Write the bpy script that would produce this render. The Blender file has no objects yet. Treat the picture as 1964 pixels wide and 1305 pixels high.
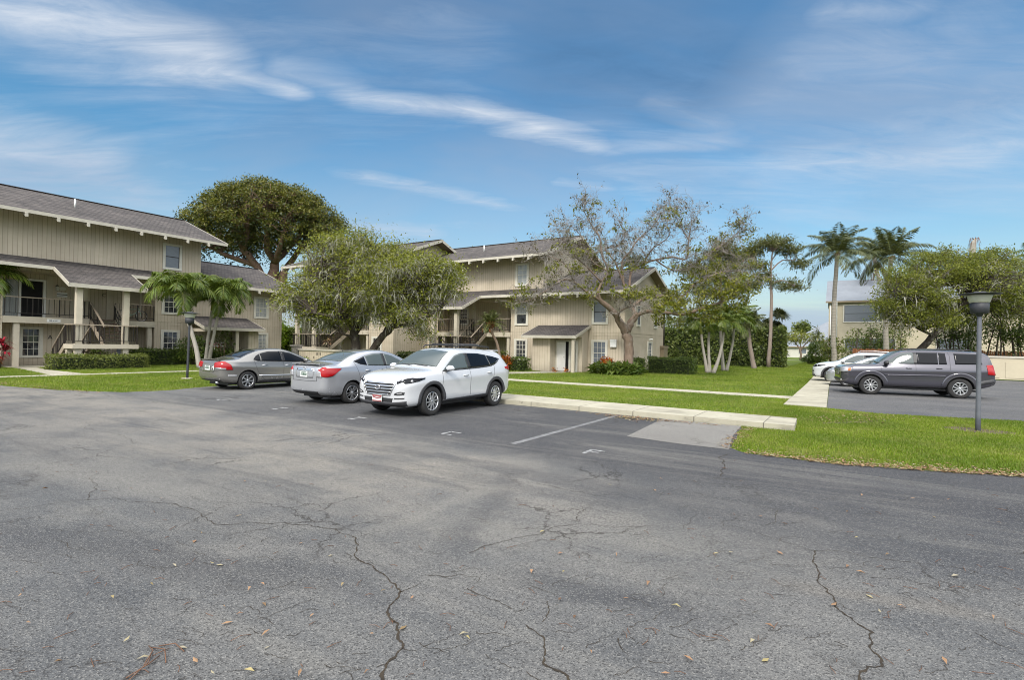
import bpy, bmesh, math, random
import numpy as np
from mathutils import Vector, Matrix
from mathutils.bvhtree import BVHTree
random.seed(7); NR = np.random.default_rng(11)
SC = bpy.context.scene; COL = SC.collection; R = math.radians
# ------------------------------------------------------------------ camera model (also turns a sight line into a world point)
F, CX, CY, H = 1000.0, 982.0, 652.5, 1.75
YAW, PITCH, ROLL = R(32.5), math.atan(.0085), .02
def _basis():
    cp, sp = math.cos(PITCH), math.sin(PITCH)
    fw = Vector((-math.sin(YAW)*cp, math.cos(YAW)*cp, sp)); r0 = Vector((math.cos(YAW), math.sin(YAW), 0))
    u0 = r0.cross(fw); c, s = math.cos(ROLL), math.sin(ROLL)
    return fw, c*r0 + s*u0, -s*r0 + c*u0
FW, RT, UPV = _basis()
def ray(px, py): return FW + (px-CX)/F*RT + (CY-py)/F*UPV
def G(px, py, z=0.0):
    d = ray(px, py); t = (z-H)/d.z; return Vector((d.x*t, d.y*t, z))
def AT(px, py, depth): return ray(px, py)*depth + Vector((0, 0, H))
def ONX(px, py, X): d = ray(px, py); return d*(X/d.x) + Vector((0, 0, H))
def ONY(px, py, Y): d = ray(px, py); return d*(Y/d.y) + Vector((0, 0, H))
# ------------------------------------------------------------------ mesh builder
class MB:
    def __init__(s): s.v = []; s.f = []; s.m = []; s.sm = []
    def add(s, vs, fs, m=0, smooth=False):
        o = len(s.v); s.v.extend([tuple(v) for v in vs])
        for f in fs: s.f.append(tuple(i+o for i in f)); s.m.append(m); s.sm.append(smooth)
        return s
    def box(s, x0, x1, y0, y1, z0, z1, m=0):
        vs = [(x0,y0,z0),(x1,y0,z0),(x1,y1,z0),(x0,y1,z0),(x0,y0,z1),(x1,y0,z1),(x1,y1,z1),(x0,y1,z1)]
        return s.add(vs, [(0,3,2,1),(4,5,6,7),(0,1,5,4),(1,2,6,5),(2,3,7,6),(3,0,4,7)], m)
    def beam(s, a, b, w, h, m=0, up=(0,0,1)):
        a = Vector(a); b = Vector(b); d = (b-a).normalized(); up = Vector(up)
        if abs(d.dot(up)) > .98: up = Vector((1,0,0))
        x = d.cross(up).normalized()*w/2; z = x.cross(d).normalized()*h/2
        vs = [a-x-z, a+x-z, a+x+z, a-x+z, b-x-z, b+x-z, b+x+z, b-x+z]
        return s.add(vs, [(0,1,2,3),(7,6,5,4),(0,4,5,1),(1,5,6,2),(2,6,7,3),(3,7,4,0)], m)
    def tube(s, pts, rad, n=6, m=0, cap=True):
        pts = [Vector(p) for p in pts]; k = len(pts)
        rad = [float(q) for q in rad] if hasattr(rad, '__len__') else [float(rad)]*k
        vs = []; ref = Vector((.31,.87,.13))
        for i, p in enumerate(pts):
            d = pts[min(i+1,k-1)] - pts[max(i-1,0)]
            if d.length < 1e-9: d = Vector((0,0,1))
            d.normalize()
            if abs(d.dot(ref)) > .95: ref = Vector((.87,-.2,.4))
            x = d.cross(ref).normalized(); y = d.cross(x)
            ref = -x.cross(d) if False else ref
            for j in range(n):
                t = 2*math.pi*j/n; vs.append(p + rad[i]*(math.cos(t)*x + math.sin(t)*y))
        fs = [(i*n+j, i*n+(j+1)%n, (i+1)*n+(j+1)%n, (i+1)*n+j) for i in range(k-1) for j in range(n)]
        if cap: fs += [tuple(range(n-1,-1,-1)), tuple((k-1)*n+j for j in range(n))]
        return s.add(vs, fs, m, True)
    def lathe(s, prof, n=16, m=0, axis='z', c=(0,0,0), smooth=True, cap=True):
        vs = []; c = Vector(c)
        for r, h in prof:
            for j in range(n):
                t = 2*math.pi*j/n; a, b = r*math.cos(t), r*math.sin(t)
                vs.append(c + Vector({'z':(a,b,h),'y':(a,h,-b),'x':(h,a,b)}[axis]))
        k = len(prof)
        fs = [(i*n+j, i*n+(j+1)%n, (i+1)*n+(j+1)%n, (i+1)*n+j) for i in range(k-1) for j in range(n)]
        if cap and prof[0][0] > 1e-6: fs.append(tuple(range(n-1,-1,-1)))
        if cap and prof[-1][0] > 1e-6: fs.append(tuple((k-1)*n+j for j in range(n)))
        return s.add(vs, fs, m, smooth)
    def prism(s, poly, z0, z1, m=0):
        n = len(poly); vs = [(x,y,z0) for x,y in poly] + [(x,y,z1) for x,y in poly]
        return s.add(vs, [tuple(range(n-1,-1,-1)), tuple(range(n,2*n))] + [(i,(i+1)%n,n+(i+1)%n,n+i) for i in range(n)], m)
    def slab(s, quad, t, m=0):
        """a plate: the quad (any planar polygon) is its top face, t its thickness downwards"""
        n = len(quad); vs = [Vector(q) for q in quad]; vs += [q - Vector((0,0,t)) for q in vs]
        return s.add(vs, [tuple(range(n)), tuple(range(2*n-1,n-1,-1))] + [(i,n+i,n+(i+1)%n,(i+1)%n) for i in range(n)], m)
    def poly(s, pts, m=0): return s.add(pts, [tuple(range(len(pts)))], m)
    def build(s, name, mats, parent=None, loc=None, rz=None):
        me = bpy.data.meshes.new(name); me.from_pydata(s.v, [], s.f)
        if not isinstance(mats, (list, tuple)): mats = [mats]
        for m in mats: me.materials.append(m)
        me.polygons.foreach_set('material_index', s.m); me.polygons.foreach_set('use_smooth', s.sm); me.update()
        return link(name, me, parent, loc, rz)
def link(name, me, parent=None, loc=None, rz=None):
    o = bpy.data.objects.new(name, me); COL.objects.link(o)
    if parent is not None: o.parent = parent
    if loc is not None: o.location = loc
    if rz is not None: o.rotation_euler = (0,0,rz)
    return o
def tag(o, label=None, cat=None, group=None, kind=None):
    if label: o['label'] = label
    if cat: o['category'] = cat
    if group: o['group'] = group
    if kind: o['kind'] = kind
    return o
def thing(name, label, cat, loc=(0,0,0), rz=0, group=None):
    o = bpy.data.objects.new(name, None); COL.objects.link(o); o.location = loc; o.rotation_euler = (0,0,rz); o.empty_display_size = .2
    return tag(o, label, cat, group)
def kids(o): return [c for c in COL.objects if c.parent == o]
def dup(o, parent=None, loc=None, rz=None, label=None):
    c = o.copy(); COL.objects.link(c)
    if parent is not None: c.parent = parent
    if loc is not None: c.location = loc
    if rz is not None: c.rotation_euler = (0,0,rz)
    if label: c['label'] = label
    for ch in kids(o): dup(ch, c)
    return c
def mesh_np(name, V, Fq, mats, parent=None, smooth=False, midx=None):
    """V (n,3) float, Fq (m,k) int: fast mesh of equal-sided faces"""
    me = bpy.data.meshes.new(name); k = Fq.shape[1]; m = len(Fq)
    me.vertices.add(len(V)); me.vertices.foreach_set('co', np.ascontiguousarray(V, dtype=np.float32).ravel())
    me.loops.add(m*k); me.loops.foreach_set('vertex_index', np.ascontiguousarray(Fq, dtype=np.int32).ravel())
    me.polygons.add(m); me.polygons.foreach_set('loop_start', np.arange(0, m*k, k, dtype=np.int32))
    for t in (mats if isinstance(mats, (list,tuple)) else [mats]): me.materials.append(t)
    if midx is not None: me.polygons.foreach_set('material_index', np.ascontiguousarray(midx, dtype=np.int32))
    me.polygons.foreach_set('use_smooth', np.full(m, smooth)); me.update(calc_edges=True); me.validate()
    return link(name, me, parent)
# ------------------------------------------------------------------ node helpers
class NT:
    def __init__(s, tree): s.t = tree; s.n = tree.nodes; s.l = tree.links
    def new(s, typ, **kw):
        n = s.n.new(typ)
        for k, v in kw.items():
            if k == 'inp':
                for kk, vv in v.items(): s.set(n.inputs[kk], vv)
            else: setattr(n, k, v)
        return n
    def set(s, sock, v):
        if hasattr(v, 'links') or hasattr(v, 'is_output'): s.l.new(v, sock)
        else: sock.default_value = v
    def math(s, op, a, b=0.0, c=0.0, clamp=False):
        n = s.n.new('ShaderNodeMath'); n.operation = op; n.use_clamp = clamp
        s.set(n.inputs[0], a); s.set(n.inputs[1], b); s.set(n.inputs[2], c); return n.outputs[0]
    def mix(s, f, a, b, typ='MIX'):
        n = s.n.new('ShaderNodeMix'); n.data_type = 'RGBA'; n.blend_type = typ
        s.set(n.inputs[0], f); s.set(n.inputs[6], a); s.set(n.inputs[7], b); return n.outputs[2]
    def ramp(s, f, stops, interp='LINEAR'):
        n = s.n.new('ShaderNodeValToRGB'); e = n.color_ramp; e.interpolation = interp
        while len(e.elements) < len(stops): e.elements.new(.5)
        for el, (p, c) in zip(e.elements, stops):
            el.position = p; el.color = c if len(c) == 4 else (*c, 1)
        s.set(n.inputs[0], f); return n.outputs[0]
    def noise(s, vec, scale, detail=4, rough=.5, dist=0.0):
        n = s.n.new('ShaderNodeTexNoise'); s.set(n.inputs['Vector'], vec); n.inputs['Scale'].default_value = scale
        n.inputs['Detail'].default_value = detail; n.inputs['Roughness'].default_value = rough; n.inputs['Distortion'].default_value = dist
        return n.outputs['Fac']
    def remap(s, f, a, b, c=0.0, d=1.0):
        n = s.n.new('ShaderNodeMapRange'); n.clamp = True; s.set(n.inputs[0], f)
        for i, v in enumerate((a,b,c,d)): n.inputs[i+1].default_value = v
        return n.outputs[0]
    def mapping(s, vec, scale=(1,1,1), rot=(0,0,0), loc=(0,0,0)):
        n = s.n.new('ShaderNodeMapping'); s.set(n.inputs[0], vec); n.inputs['Scale'].default_value = scale
        n.inputs['Rotation'].default_value = rot; n.inputs['Location'].default_value = loc; return n.outputs[0]
    def bump(s, h, strength=.3, dist=.02, normal=None):
        n = s.n.new('ShaderNodeBump'); s.set(n.inputs['Height'], h); n.inputs['Strength'].default_value = strength; n.inputs['Distance'].default_value = dist
        if normal is not None: s.set(n.inputs['Normal'], normal)
        return n.outputs[0]
def c4(c): return (*c, 1.0) if len(c) == 3 else c
def material(name, color=(.5,.5,.5), rough=.6, metal=0.0, spec=.5, coat=0.0, fn=None):
    m = bpy.data.materials.new(name); m.use_nodes = True; t = NT(m.node_tree); b = m.node_tree.nodes['Principled BSDF']
    b.inputs['Base Color'].default_value = c4(color); b.inputs['Roughness'].default_value = rough; b.inputs['Metallic'].default_value = metal
    b.inputs['Specular IOR Level'].default_value = spec; b.inputs['Coat Weight'].default_value = coat; b.inputs['Coat Roughness'].default_value = .04
    if fn: fn(t, b)
    return m
def tc(t, which='Object'): return t.new('ShaderNodeTexCoord').outputs[which]
def geo(t, which='Position'): return t.new('ShaderNodeNewGeometry').outputs[which]
def mottled(name, c1, c2, scale=6, rough=.7, metal=0, spec=.4, bump=.15, bscale=60, coat=0):
    def fn(t, b):
        p = tc(t); n = t.noise(p, scale, 5, .6)
        t.set(b.inputs['Base Color'], t.mix(t.remap(n, .3, .7), c4(c1), c4(c2)))
        if bump: t.set(b.inputs['Normal'], t.bump(t.noise(p, bscale, 3), bump, .01))
    return material(name, c1, rough, metal, spec, coat, fn)
# ------------------------------------------------------------------ materials
M = {}
def _siding(t, b):
    p = tc(t); s = t.new('ShaderNodeSeparateXYZ', inp={0: p})
    u = t.math('ADD', s.outputs[0], s.outputs[1])
    fr = t.math('FRACT', t.math('DIVIDE', u, .205))
    g = t.math('LESS_THAN', fr, .10)
    st = t.noise(t.mapping(p, (9, 9, .35)), 1.0, 5, .65)
    big = t.noise(t.mapping(p, (.5, .5, .9)), 1.0, 4, .6)
    pid = t.new('ShaderNodeTexWhiteNoise', noise_dimensions='1D', inp={'W': t.math('FLOOR', t.math('DIVIDE', u, .205))}).outputs['Value']
    c = t.mix(t.remap(st, .3, .75), (.50,.435,.335,1), (.58,.51,.395,1))
    c = t.mix(t.math('MULTIPLY', t.remap(big, .35, .66), .7), c, (.41,.35,.262,1))
    c = t.mix(t.math('MULTIPLY', pid, .30), c, (.38,.33,.26,1))
    c = t.mix(t.math('MULTIPLY', g, .55), c, (.12,.10,.07,1))
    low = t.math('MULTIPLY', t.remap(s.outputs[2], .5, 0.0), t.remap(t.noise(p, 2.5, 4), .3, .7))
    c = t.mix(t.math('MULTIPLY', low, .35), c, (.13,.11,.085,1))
    t.set(b.inputs['Base Color'], c)
    t.set(b.inputs['Normal'], t.bump(t.math('SUBTRACT', t.math('MULTIPLY', st, .15), g), .5, .012))
M['siding'] = material('siding', rough=.78, spec=.25, fn=_siding)
def _shingle(c1, c2, c3):
    def fn(t, b):
        p = tc(t); s = t.new('ShaderNodeSeparateXYZ', inp={0: p})
        v = t.new('ShaderNodeCombineXYZ', inp={0: t.math('ADD', s.outputs[0], t.math('MULTIPLY', s.outputs[1], .43)), 1: t.math('MULTIPLY', s.outputs[2], 2.9)}).outputs[0]
        br = t.new('ShaderNodeTexBrick', offset=.5, inp={'Vector': v, 'Color1': (0,0,0,1), 'Color2': (1,1,1,1), 'Mortar': (.5,.5,.5,1), 'Scale': 1.0, 'Mortar Size': .016, 'Brick Width': .26, 'Row Height': .15, 'Bias': 0.0})
        n1 = t.noise(p, 14, 4, .7); n2 = t.noise(t.mapping(p, (.35,.35,.6)), 1, 5, .65)
        c = t.mix(br.outputs['Color'], c4(c1), c4(c2))
        c = t.mix(t.remap(n1, .35, .7), c, c4(c3), 'MIX')
        n3 = t.noise(t.mapping(p, (1.3,1.3,7)), 1, 6, .7)
        c = t.mix(t.math('MULTIPLY', t.remap(n2, .4, .7), .55), c, (.04,.037,.036,1)); c = t.mix(t.remap(n3, .5, .72, 0, .6), c, (.17,.15,.135,1)); c = t.mix(t.remap(n3, .5, .3, 0, .6), c, (.035,.032,.031,1))
        c = t.mix(t.math('MULTIPLY', br.outputs['Fac'], .75), c, (.02,.018,.018,1))
        t.set(b.inputs['Base Color'], c)
        t.set(b.inputs['Normal'], t.bump(t.math('ADD', t.math('MULTIPLY', n1, .4), t.math('SUBTRACT', 1.0, br.outputs['Fac'])), .5, .015))
    return fn
M['shingle'] = material('shingle', rough=.92, spec=.2, fn=_shingle((.06,.054,.052), (.15,.128,.115), (.105,.098,.096)))
M['trim'] = mottled('trim_white', (.62,.60,.52), (.52,.50,.43), 3, .6, bump=.05)
M['fascia'] = mottled('fascia_cream', (.47,.44,.37), (.38,.355,.295), 2.5, .6, bump=.05)
M['tan'] = mottled('tan_paint', (.50,.45,.36), (.43,.385,.30), 2, .7, bump=.08)
M['soffit'] = mottled('soffit_shade_tan', (.25,.20,.13), (.20,.16,.105), 2, .75, bump=.05)  # tan darkened in the colour for eave shade; vents and gutters share it
M['iron'] = mottled('dark_iron', (.016,.013,.012), (.03,.024,.02), 12, .5, spec=.4, bump=.05)
M['tread'] = mottled('stair_tread', (.12,.075,.055), (.07,.045,.035), 5, .8)
M['handrail'] = mottled('handrail_paint', (.36,.30,.23), (.28,.235,.18), 4, .6)
M['void'] = material('dark_inside', (.008,.008,.009), .9)
def _glass(c, c2, sc):
    def fn(t, b):
        p = tc(t); n = t.noise(t.mapping(p, (1.1,1.1,.7)), sc, 3, .5)
        t.set(b.inputs['Base Color'], t.mix(t.remap(n, .35, .65), c4(c), c4(c2)))  # lighter noise patches are painted-in reflections over the dark interior tone
        t.set(b.inputs['Normal'], t.bump(t.noise(p, 2.2, 2), .05, .05))
    return fn
M['glass'] = material('window_glass', rough=.04, spec=.9, fn=_glass((.010,.012,.015), (.075,.08,.085), 2.2))
def _blind(t, b):
    p = tc(t); s = t.new('ShaderNodeSeparateXYZ', inp={0: p})
    f = t.math('FRACT', t.math('DIVIDE', s.outputs[2], .055))
    t.set(b.inputs['Base Color'], t.mix(t.remap(f, .0, .9), (.085,.10,.125,1), (.19,.21,.235,1)))
M['blind'] = material('window_blind', rough=.12, spec=.8, fn=_blind)
def _curt(t, b):
    p = tc(t); w = t.noise(t.mapping(p, (14,14,.5)), 1, 3)
    t.set(b.inputs['Base Color'], t.mix(t.remap(w, .3, .7), (.22,.24,.24,1), (.42,.43,.41,1)))
M['curtain'] = material('window_curtain', rough=.2, spec=.7, fn=_curt)
M['door'] = mottled('door_tan', (.30,.26,.19), (.26,.22,.16), 3, .55, bump=.03)
M['door_white'] = mottled('door_white', (.78,.77,.74), (.70,.69,.66), 3, .45, bump=.02)
M['white'] = mottled('white_paint', (.74,.74,.71), (.66,.66,.63), 4, .5, bump=.03)
M['black'] = material('black_plastic', (.015,.015,.017), .45)
M['stone'] = mottled('rough_stone', (.30,.28,.25), (.15,.135,.12), 5, .9, bump=.8, bscale=9)
# ---- asphalt: broad wear by position on the lot, fine aggregate, hairline cracking
def _asphalt(dark, light, dusty, sealed=False):
    def fn(t, b):
        p = geo(t); s = t.new('ShaderNodeSeparateXYZ', inp={0: p}); X, Y = s.outputs[0], s.outputs[1]
        warp = t.noise(p, .35, 4, .6)
        big = t.noise(t.mapping(p, (.16, .30, 1), (0,0,R(-24))), 1.0, 6, .62, .35)
        mid = t.noise(t.mapping(p, (.7, 1.1, 1), (0,0,R(-24))), 1.0, 6, .65)
        fine = t.noise(p, 38, 4, .75); grit = t.noise(p, 150, 3, .8)
        stone = t.new('ShaderNodeTexVoronoi', inp={'Vector': p, 'Scale': 120.0}); sr = t.new('ShaderNodeSeparateColor', inp={0: stone.outputs['Color']}).outputs[0]
        c = t.mix(t.remap(big, .34, .62), c4(dark), c4(light))
        c = t.mix(t.math('MULTIPLY', t.remap(mid, .42, .68), .55), c, c4(dusty))
        if not sealed:
            # wheel-worn pale drive lane that curves towards the left building; dark sealed stalls north of it
            l1 = t.math('SUBTRACT', Y, t.math('ADD', t.math('MULTIPLY', X, .0), 6.3)); w = t.math('MULTIPLY', t.math('SUBTRACT', warp, .5), 2.2)
            lane = t.math('MULTIPLY', t.remap(t.math('ADD', l1, w), -4.2, -1.3), t.remap(t.math('ADD', l1, w), 1.3, -.2))
            lane = t.math('MULTIPLY', lane, t.remap(X, 0.5, -5.0))
            c = t.mix(t.math('MULTIPLY', lane, t.math('MULTIPLY', t.remap(mid, .28, .6), .8)), c, (.255,.235,.20,1))
            stall = t.math('MULTIPLY', t.remap(t.math('ADD', l1, t.math('MULTIPLY', w, .5)), .5, 1.3), t.remap(t.math('ADD', X, w), -17.5, -7.0))
            c = t.mix(t.math('MULTIPLY', stall, t.remap(mid, .3, .62, .92, .62)), c, (.036,.037,.043,1))
            right = t.math('MULTIPLY', t.remap(t.math('ADD', t.math('ADD', X, t.math('MULTIPLY', Y, .25)), w), -1.6, .8), t.remap(t.math('ADD', Y, w), 4.2, 6.5))
            c = t.mix(t.math('MULTIPLY', right, t.remap(mid, .3, .62, .85, .5)), c, (.045,.046,.052,1))
            tyre = t.noise(t.mapping(p, (.22, 2.6, 1), (0,0,R(-20))), 1.0, 4, .55)
            c = t.mix(t.math('MULTIPLY', t.remap(tyre, .56, .74), .45), c, (.045,.045,.049,1))
        strk = t.noise(t.mapping(p, (.10, .95, 1), (0,0,R(-3))), 1.0, 6, .68, .8)
        c = t.mix(t.remap(strk, .54, .66, 0, .45), c, (.22,.21,.187,1)); c = t.mix(t.remap(strk, .46, .36, 0, .45), c, (.055,.057,.062,1))
        if not sealed:
            def band(a, b, wd, col, amt):
                nonlocal c
                (ax, ay, _), (bx, by, _) = G(*a), G(*b); L = math.hypot(bx-ax, by-ay); ux, uy = (bx-ax)/L, (by-ay)/L
                dx = t.math('SUBTRACT', X, ax); dy = t.math('SUBTRACT', Y, ay)
                al = t.math('ADD', t.math('MULTIPLY', dx, ux), t.math('MULTIPLY', dy, uy)); ac = t.math('SUBTRACT', t.math('MULTIPLY', dy, ux), t.math('MULTIPLY', dx, uy))
                ac = t.math('ABSOLUTE', t.math('ADD', ac, t.math('MULTIPLY', t.math('SUBTRACT', mid, .5), wd*2.5)))
                f = t.math('MULTIPLY', t.remap(ac, wd, wd*.25), t.math('MULTIPLY', t.remap(al, -wd, wd), t.remap(al, L+wd, L-wd)))
                c = t.mix(t.math('MULTIPLY', f, amt), c, col)
            DK = (.050,.052,.057,1); PL = (.215,.205,.183,1)
            for qa, qb, wd, col, amt in (((985,905),(860,1065),.24,DK,.42),((1000,1105),(1350,1195),.22,DK,.5),((1080,1150),(1330,1160),.10,DK,.5),((-80,1010),(620,1110),.42,DK,.6),((1240,940),(1720,990),.20,DK,.5),((1650,905),(2000,960),.22,DK,.5),
                    ((690,1035),(960,930),.18,PL,.5),((380,1170),(650,1290),.12,PL,.35),((1500,1120),(1900,1180),.16,(.17,.155,.135,1),.5),((900,1000),(1300,1060),.2,PL,.35),((0,880),(420,960),.5,PL,.45)): band(qa, qb, wd, col, amt)
        c = t.mix(t.remap(fine, .34, .74, 0, .55), c, (.028,.027,.027,1))
        c = t.mix(t.math('MULTIPLY', t.math('GREATER_THAN', sr, .86), t.remap(grit, .35, .6, .08, .45)), c, (.30,.29,.265,1))
        c = t.mix(t.math('MULTIPLY', t.math('LESS_THAN', sr, .16), .55), c, (.015,.014,.014,1))
        v = t.new('ShaderNodeTexVoronoi', feature='DISTANCE_TO_EDGE', inp={'Scale': 1.15, 'Vector': t.new('ShaderNodeVectorMath', operation='ADD', inp={0: p, 1: t.new('ShaderNodeVectorMath', operation='SCALE', inp={0: t.new('ShaderNodeTexNoise', inp={'Vector': p, 'Scale': 2.2, 'Detail': 6.0, 'Roughness': .7}).outputs['Color'], 3: .55}).outputs[0]}).outputs[0]})
        cr = t.math('MULTIPLY', t.remap(v.outputs['Distance'], .014, .004), t.remap(t.noise(p, .55, 4), .50, .63))
        c = t.mix(t.math('MULTIPLY', cr, .75), c, (.02,.016,.012,1))
        t.set(b.inputs['Base Color'], c)
        h = t.math('ADD', t.math('MULTIPLY', fine, .6), t.math('SUBTRACT', t.math('MULTIPLY', stone.outputs['Distance'], .7), cr))
        t.set(b.inputs['Normal'], t.bump(h, .55, .012))
        t.set(b.inputs['Roughness'], t.remap(mid, .3, .7, .72, .95))
    return fn
M['asphalt'] = material('asphalt', rough=.88, spec=.3, fn=_asphalt((.068,.072,.077), (.130,.131,.129), (.20,.194,.18)))
M['asphalt_new'] = material('asphalt_sealed', rough=.85, spec=.3, fn=_asphalt((.075,.076,.082), (.115,.115,.118), (.16,.155,.148), True))
M['patch'] = material('asphalt_patch', rough=.9, spec=.3, fn=_asphalt((.19,.18,.165), (.235,.225,.205), (.27,.26,.235), True))
M['crack'] = mottled('crack_dirt', (.018,.014,.010), (.045,.033,.02), 9, .95, bump=.4)
def _paint(t, b):
    p = geo(t); n = t.noise(p, 9, 5, .7); k = t.noise(p, 60, 3, .7)
    f = t.math('MULTIPLY', t.remap(n, .40, .60), t.remap(k, .36, .56))
    t.set(b.inputs['Base Color'], t.mix(f, (.10,.10,.10,1), (.46,.46,.45,1)))
M['paint'] = material('road_paint', rough=.75, fn=_paint)
def _paintw(t, b):
    p = geo(t); f = t.math('MULTIPLY', t.remap(t.noise(p, 5, 5, .7), .40, .62), t.remap(t.noise(p, 45, 3, .7), .36, .58))
    t.set(b.inputs['Base Color'], t.mix(f, (.10,.10,.102,1), (.22,.22,.215,1)))
M['paint_worn'] = material('road_paint_worn', rough=.8, fn=_paintw)
def _conc(c1, c2, joint, axis, ph=0.0):
    def fn(t, b):
        p = geo(t); s = t.new('ShaderNodeSeparateXYZ', inp={0: p})
        n = t.noise(p, 1.3, 6, .65); f = t.noise(p, 45, 3, .7)
        c = t.mix(t.remap(n, .3, .7), c4(c1), c4(c2)); c = t.mix(t.remap(f, .5, .8, 0, .3), c, (.2,.18,.14,1)); c = t.mix(t.remap(t.noise(t.mapping(p, (.5,1.6,1)), 1, 6, .72, .6), .52, .68, 0, .55), c, (.13,.12,.098,1)); c = t.mix(t.remap(t.noise(p, 5, 5, .75), .60, .70, 0, .5), c, (.09,.085,.07,1))
        j = t.math('LESS_THAN', t.math('FRACT', t.math('DIVIDE', t.math('ADD', s.outputs[axis], ph), joint)), .022/joint)
        c = t.mix(t.math('MULTIPLY', j, .8), c, (.07,.06,.05,1))
        t.set(b.inputs['Base Color'], c); t.set(b.inputs['Normal'], t.bump(f, .2, .01))
    return fn
M['conc_x'] = material('concrete_walk', rough=.85, spec=.25, fn=_conc((.40,.375,.29), (.31,.29,.225), 1.5, 0))
M['conc_y'] = material('concrete_path', rough=.85, spec=.25, fn=_conc((.39,.365,.285), (.30,.28,.215), 1.5, 1))
def _lawn(t, b):
    p = geo(t); n1 = t.noise(p, .22, 5, .6); n2 = t.noise(p, 1.9, 5, .65); n3 = t.noise(p, 26, 4, .75)
    c = t.mix(t.remap(n1, .35, .65), (.075,.125,.014,1), (.14,.185,.026,1))
    c = t.mix(t.remap(n2, .45, .75, 0, .55), c, (.22,.205,.055,1))
    c = t.mix(t.remap(n3, .3, .65, .75, 0), c, (.018,.035,.006,1))
    t.set(b.inputs['Base Color'], c); t.set(b.inputs['Normal'], t.bump(t.math('ADD', n3, n2), .6, .05))
M['lawn'] = material('lawn_turf', rough=.9, spec=.15, fn=_lawn)
M['soil'] = mottled('soil', (.06,.042,.026), (.10,.075,.05), 6, .95, bump=.6, bscale=30)
# ---- leaves: colour per leaf (random per island), thin translucent
def leaf_mat(name, stops, trans=.35, rough=.5, spec=.35):
    m = bpy.data.materials.new(name); m.use_nodes = True; t = NT(m.node_tree); b = m.node_tree.nodes['Principled BSDF']
    g = t.new('ShaderNodeNewGeometry')
    col = t.ramp(g.outputs['Random Per Island'], [(i/(len(stops)-1), c4(c)) for i, c in enumerate(stops)])
    if name == 'grass_blade':
        q = g.outputs['Position']; col = t.mix(t.math('MULTIPLY', t.remap(t.noise(q, .9, 6, .7), .50, .70), .62), col, (.30,.27,.115,1)); col = t.mix(t.remap(t.noise(q, .35, 4), .56, .40, 0, .45), col, (.06,.12,.012,1))
    t.set(b.inputs['Base Color'], col); b.inputs['Roughness'].default_value = rough; b.inputs['Specular IOR Level'].default_value = spec
    tr = t.new('ShaderNodeBsdfTranslucent', inp={0: t.mix(1.0, col, (1.0,1.0,.55,1), 'MULTIPLY')})
    mx = t.new('ShaderNodeMixShader', inp={0: trans, 1: b.outputs[0], 2: tr.outputs[0]})
    t.l.new(mx.outputs[0], m.node_tree.nodes['Material Output'].inputs[0]); return m
M['l_oak'] = leaf_mat('leaf_live_oak', [(.06,.08,.010), (.18,.205,.020), (.27,.275,.035), (.11,.14,.014), (.22,.22,.05)])
M['l_oak_deep'] = leaf_mat('leaf_oak_olive', [(.055,.078,.010), (.15,.175,.018), (.24,.25,.034), (.09,.12,.014), (.19,.20,.045)])
M['l_moss'] = leaf_mat('hanging_moss', [(.20,.20,.15), (.30,.295,.24), (.36,.355,.30), (.24,.24,.16)], .2, .9, .1)
M['l_ficus'] = leaf_mat('leaf_ficus', [(.040,.060,.010), (.105,.118,.016), (.175,.162,.022), (.065,.085,.012), (.215,.195,.035)], .2)
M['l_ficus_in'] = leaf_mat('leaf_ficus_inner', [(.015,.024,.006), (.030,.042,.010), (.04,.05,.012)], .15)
M['l_bare'] = leaf_mat('leaf_sparse', [(.085,.105,.012), (.155,.175,.018), (.22,.21,.025), (.11,.13,.014)], .4)
M['l_brown'] = leaf_mat('leaf_withered', [(.07,.058,.035), (.12,.085,.05), (.05,.055,.025), (.10,.095,.03)], .2)
M['l_palm'] = leaf_mat('leaf_palm_fresh', [(.055,.095,.012), (.10,.15,.02), (.15,.19,.03), (.045,.08,.012)], .35, .4)
M['l_palm_dark'] = leaf_mat('leaf_palm_grey', [(.03,.042,.016), (.07,.085,.03), (.14,.15,.055), (.05,.065,.022)], .3, .4)
M['l_palm_dry'] = leaf_mat('leaf_palm_dry', [(.06,.045,.025), (.10,.075,.045), (.03,.025,.016)], .2, .7)
M['l_hedge'] = leaf_mat('leaf_hedge', [(.028,.055,.008), (.065,.105,.014), (.11,.145,.024), (.045,.078,.01)], .25, .4)
M['l_hedge_lt'] = leaf_mat('leaf_hedge_light', [(.06,.085,.014), (.12,.15,.028), (.18,.20,.05), (.085,.11,.018)], .3, .45)
M['l_tall'] = leaf_mat('leaf_screen_hedge', [(.045,.072,.016), (.10,.135,.030), (.155,.18,.05), (.065,.095,.02)], .3, .4)
M['l_croton'] = leaf_mat('leaf_croton', [(.20,.035,.008), (.42,.09,.012), (.50,.19,.02), (.10,.06,.012), (.30,.05,.01)], .3, .35)
M['l_red'] = leaf_mat('leaf_cordyline', [(.22,.01,.022), (.45,.03,.06), (.09,.012,.016), (.32,.018,.04)], .3, .35)
M['l_bright'] = leaf_mat('leaf_bright_bush', [(.10,.17,.010), (.17,.25,.015), (.22,.29,.03), (.06,.11,.008)], .35, .45)
M['l_grass'] = leaf_mat('grass_blade', [(.105,.175,.012), (.175,.25,.02), (.24,.315,.035), (.125,.19,.014), (.34,.32,.11)], .4, .55, .2)
M['l_pine'] = leaf_mat('leaf_pine', [(.06,.075,.020), (.105,.115,.03), (.14,.14,.045)], .25, .5)
M['litter'] = leaf_mat('fallen_leaf', [(.22,.12,.065), (.30,.185,.10), (.13,.07,.04), (.30,.25,.11), (.27,.24,.18)], .05, .6)
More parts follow.
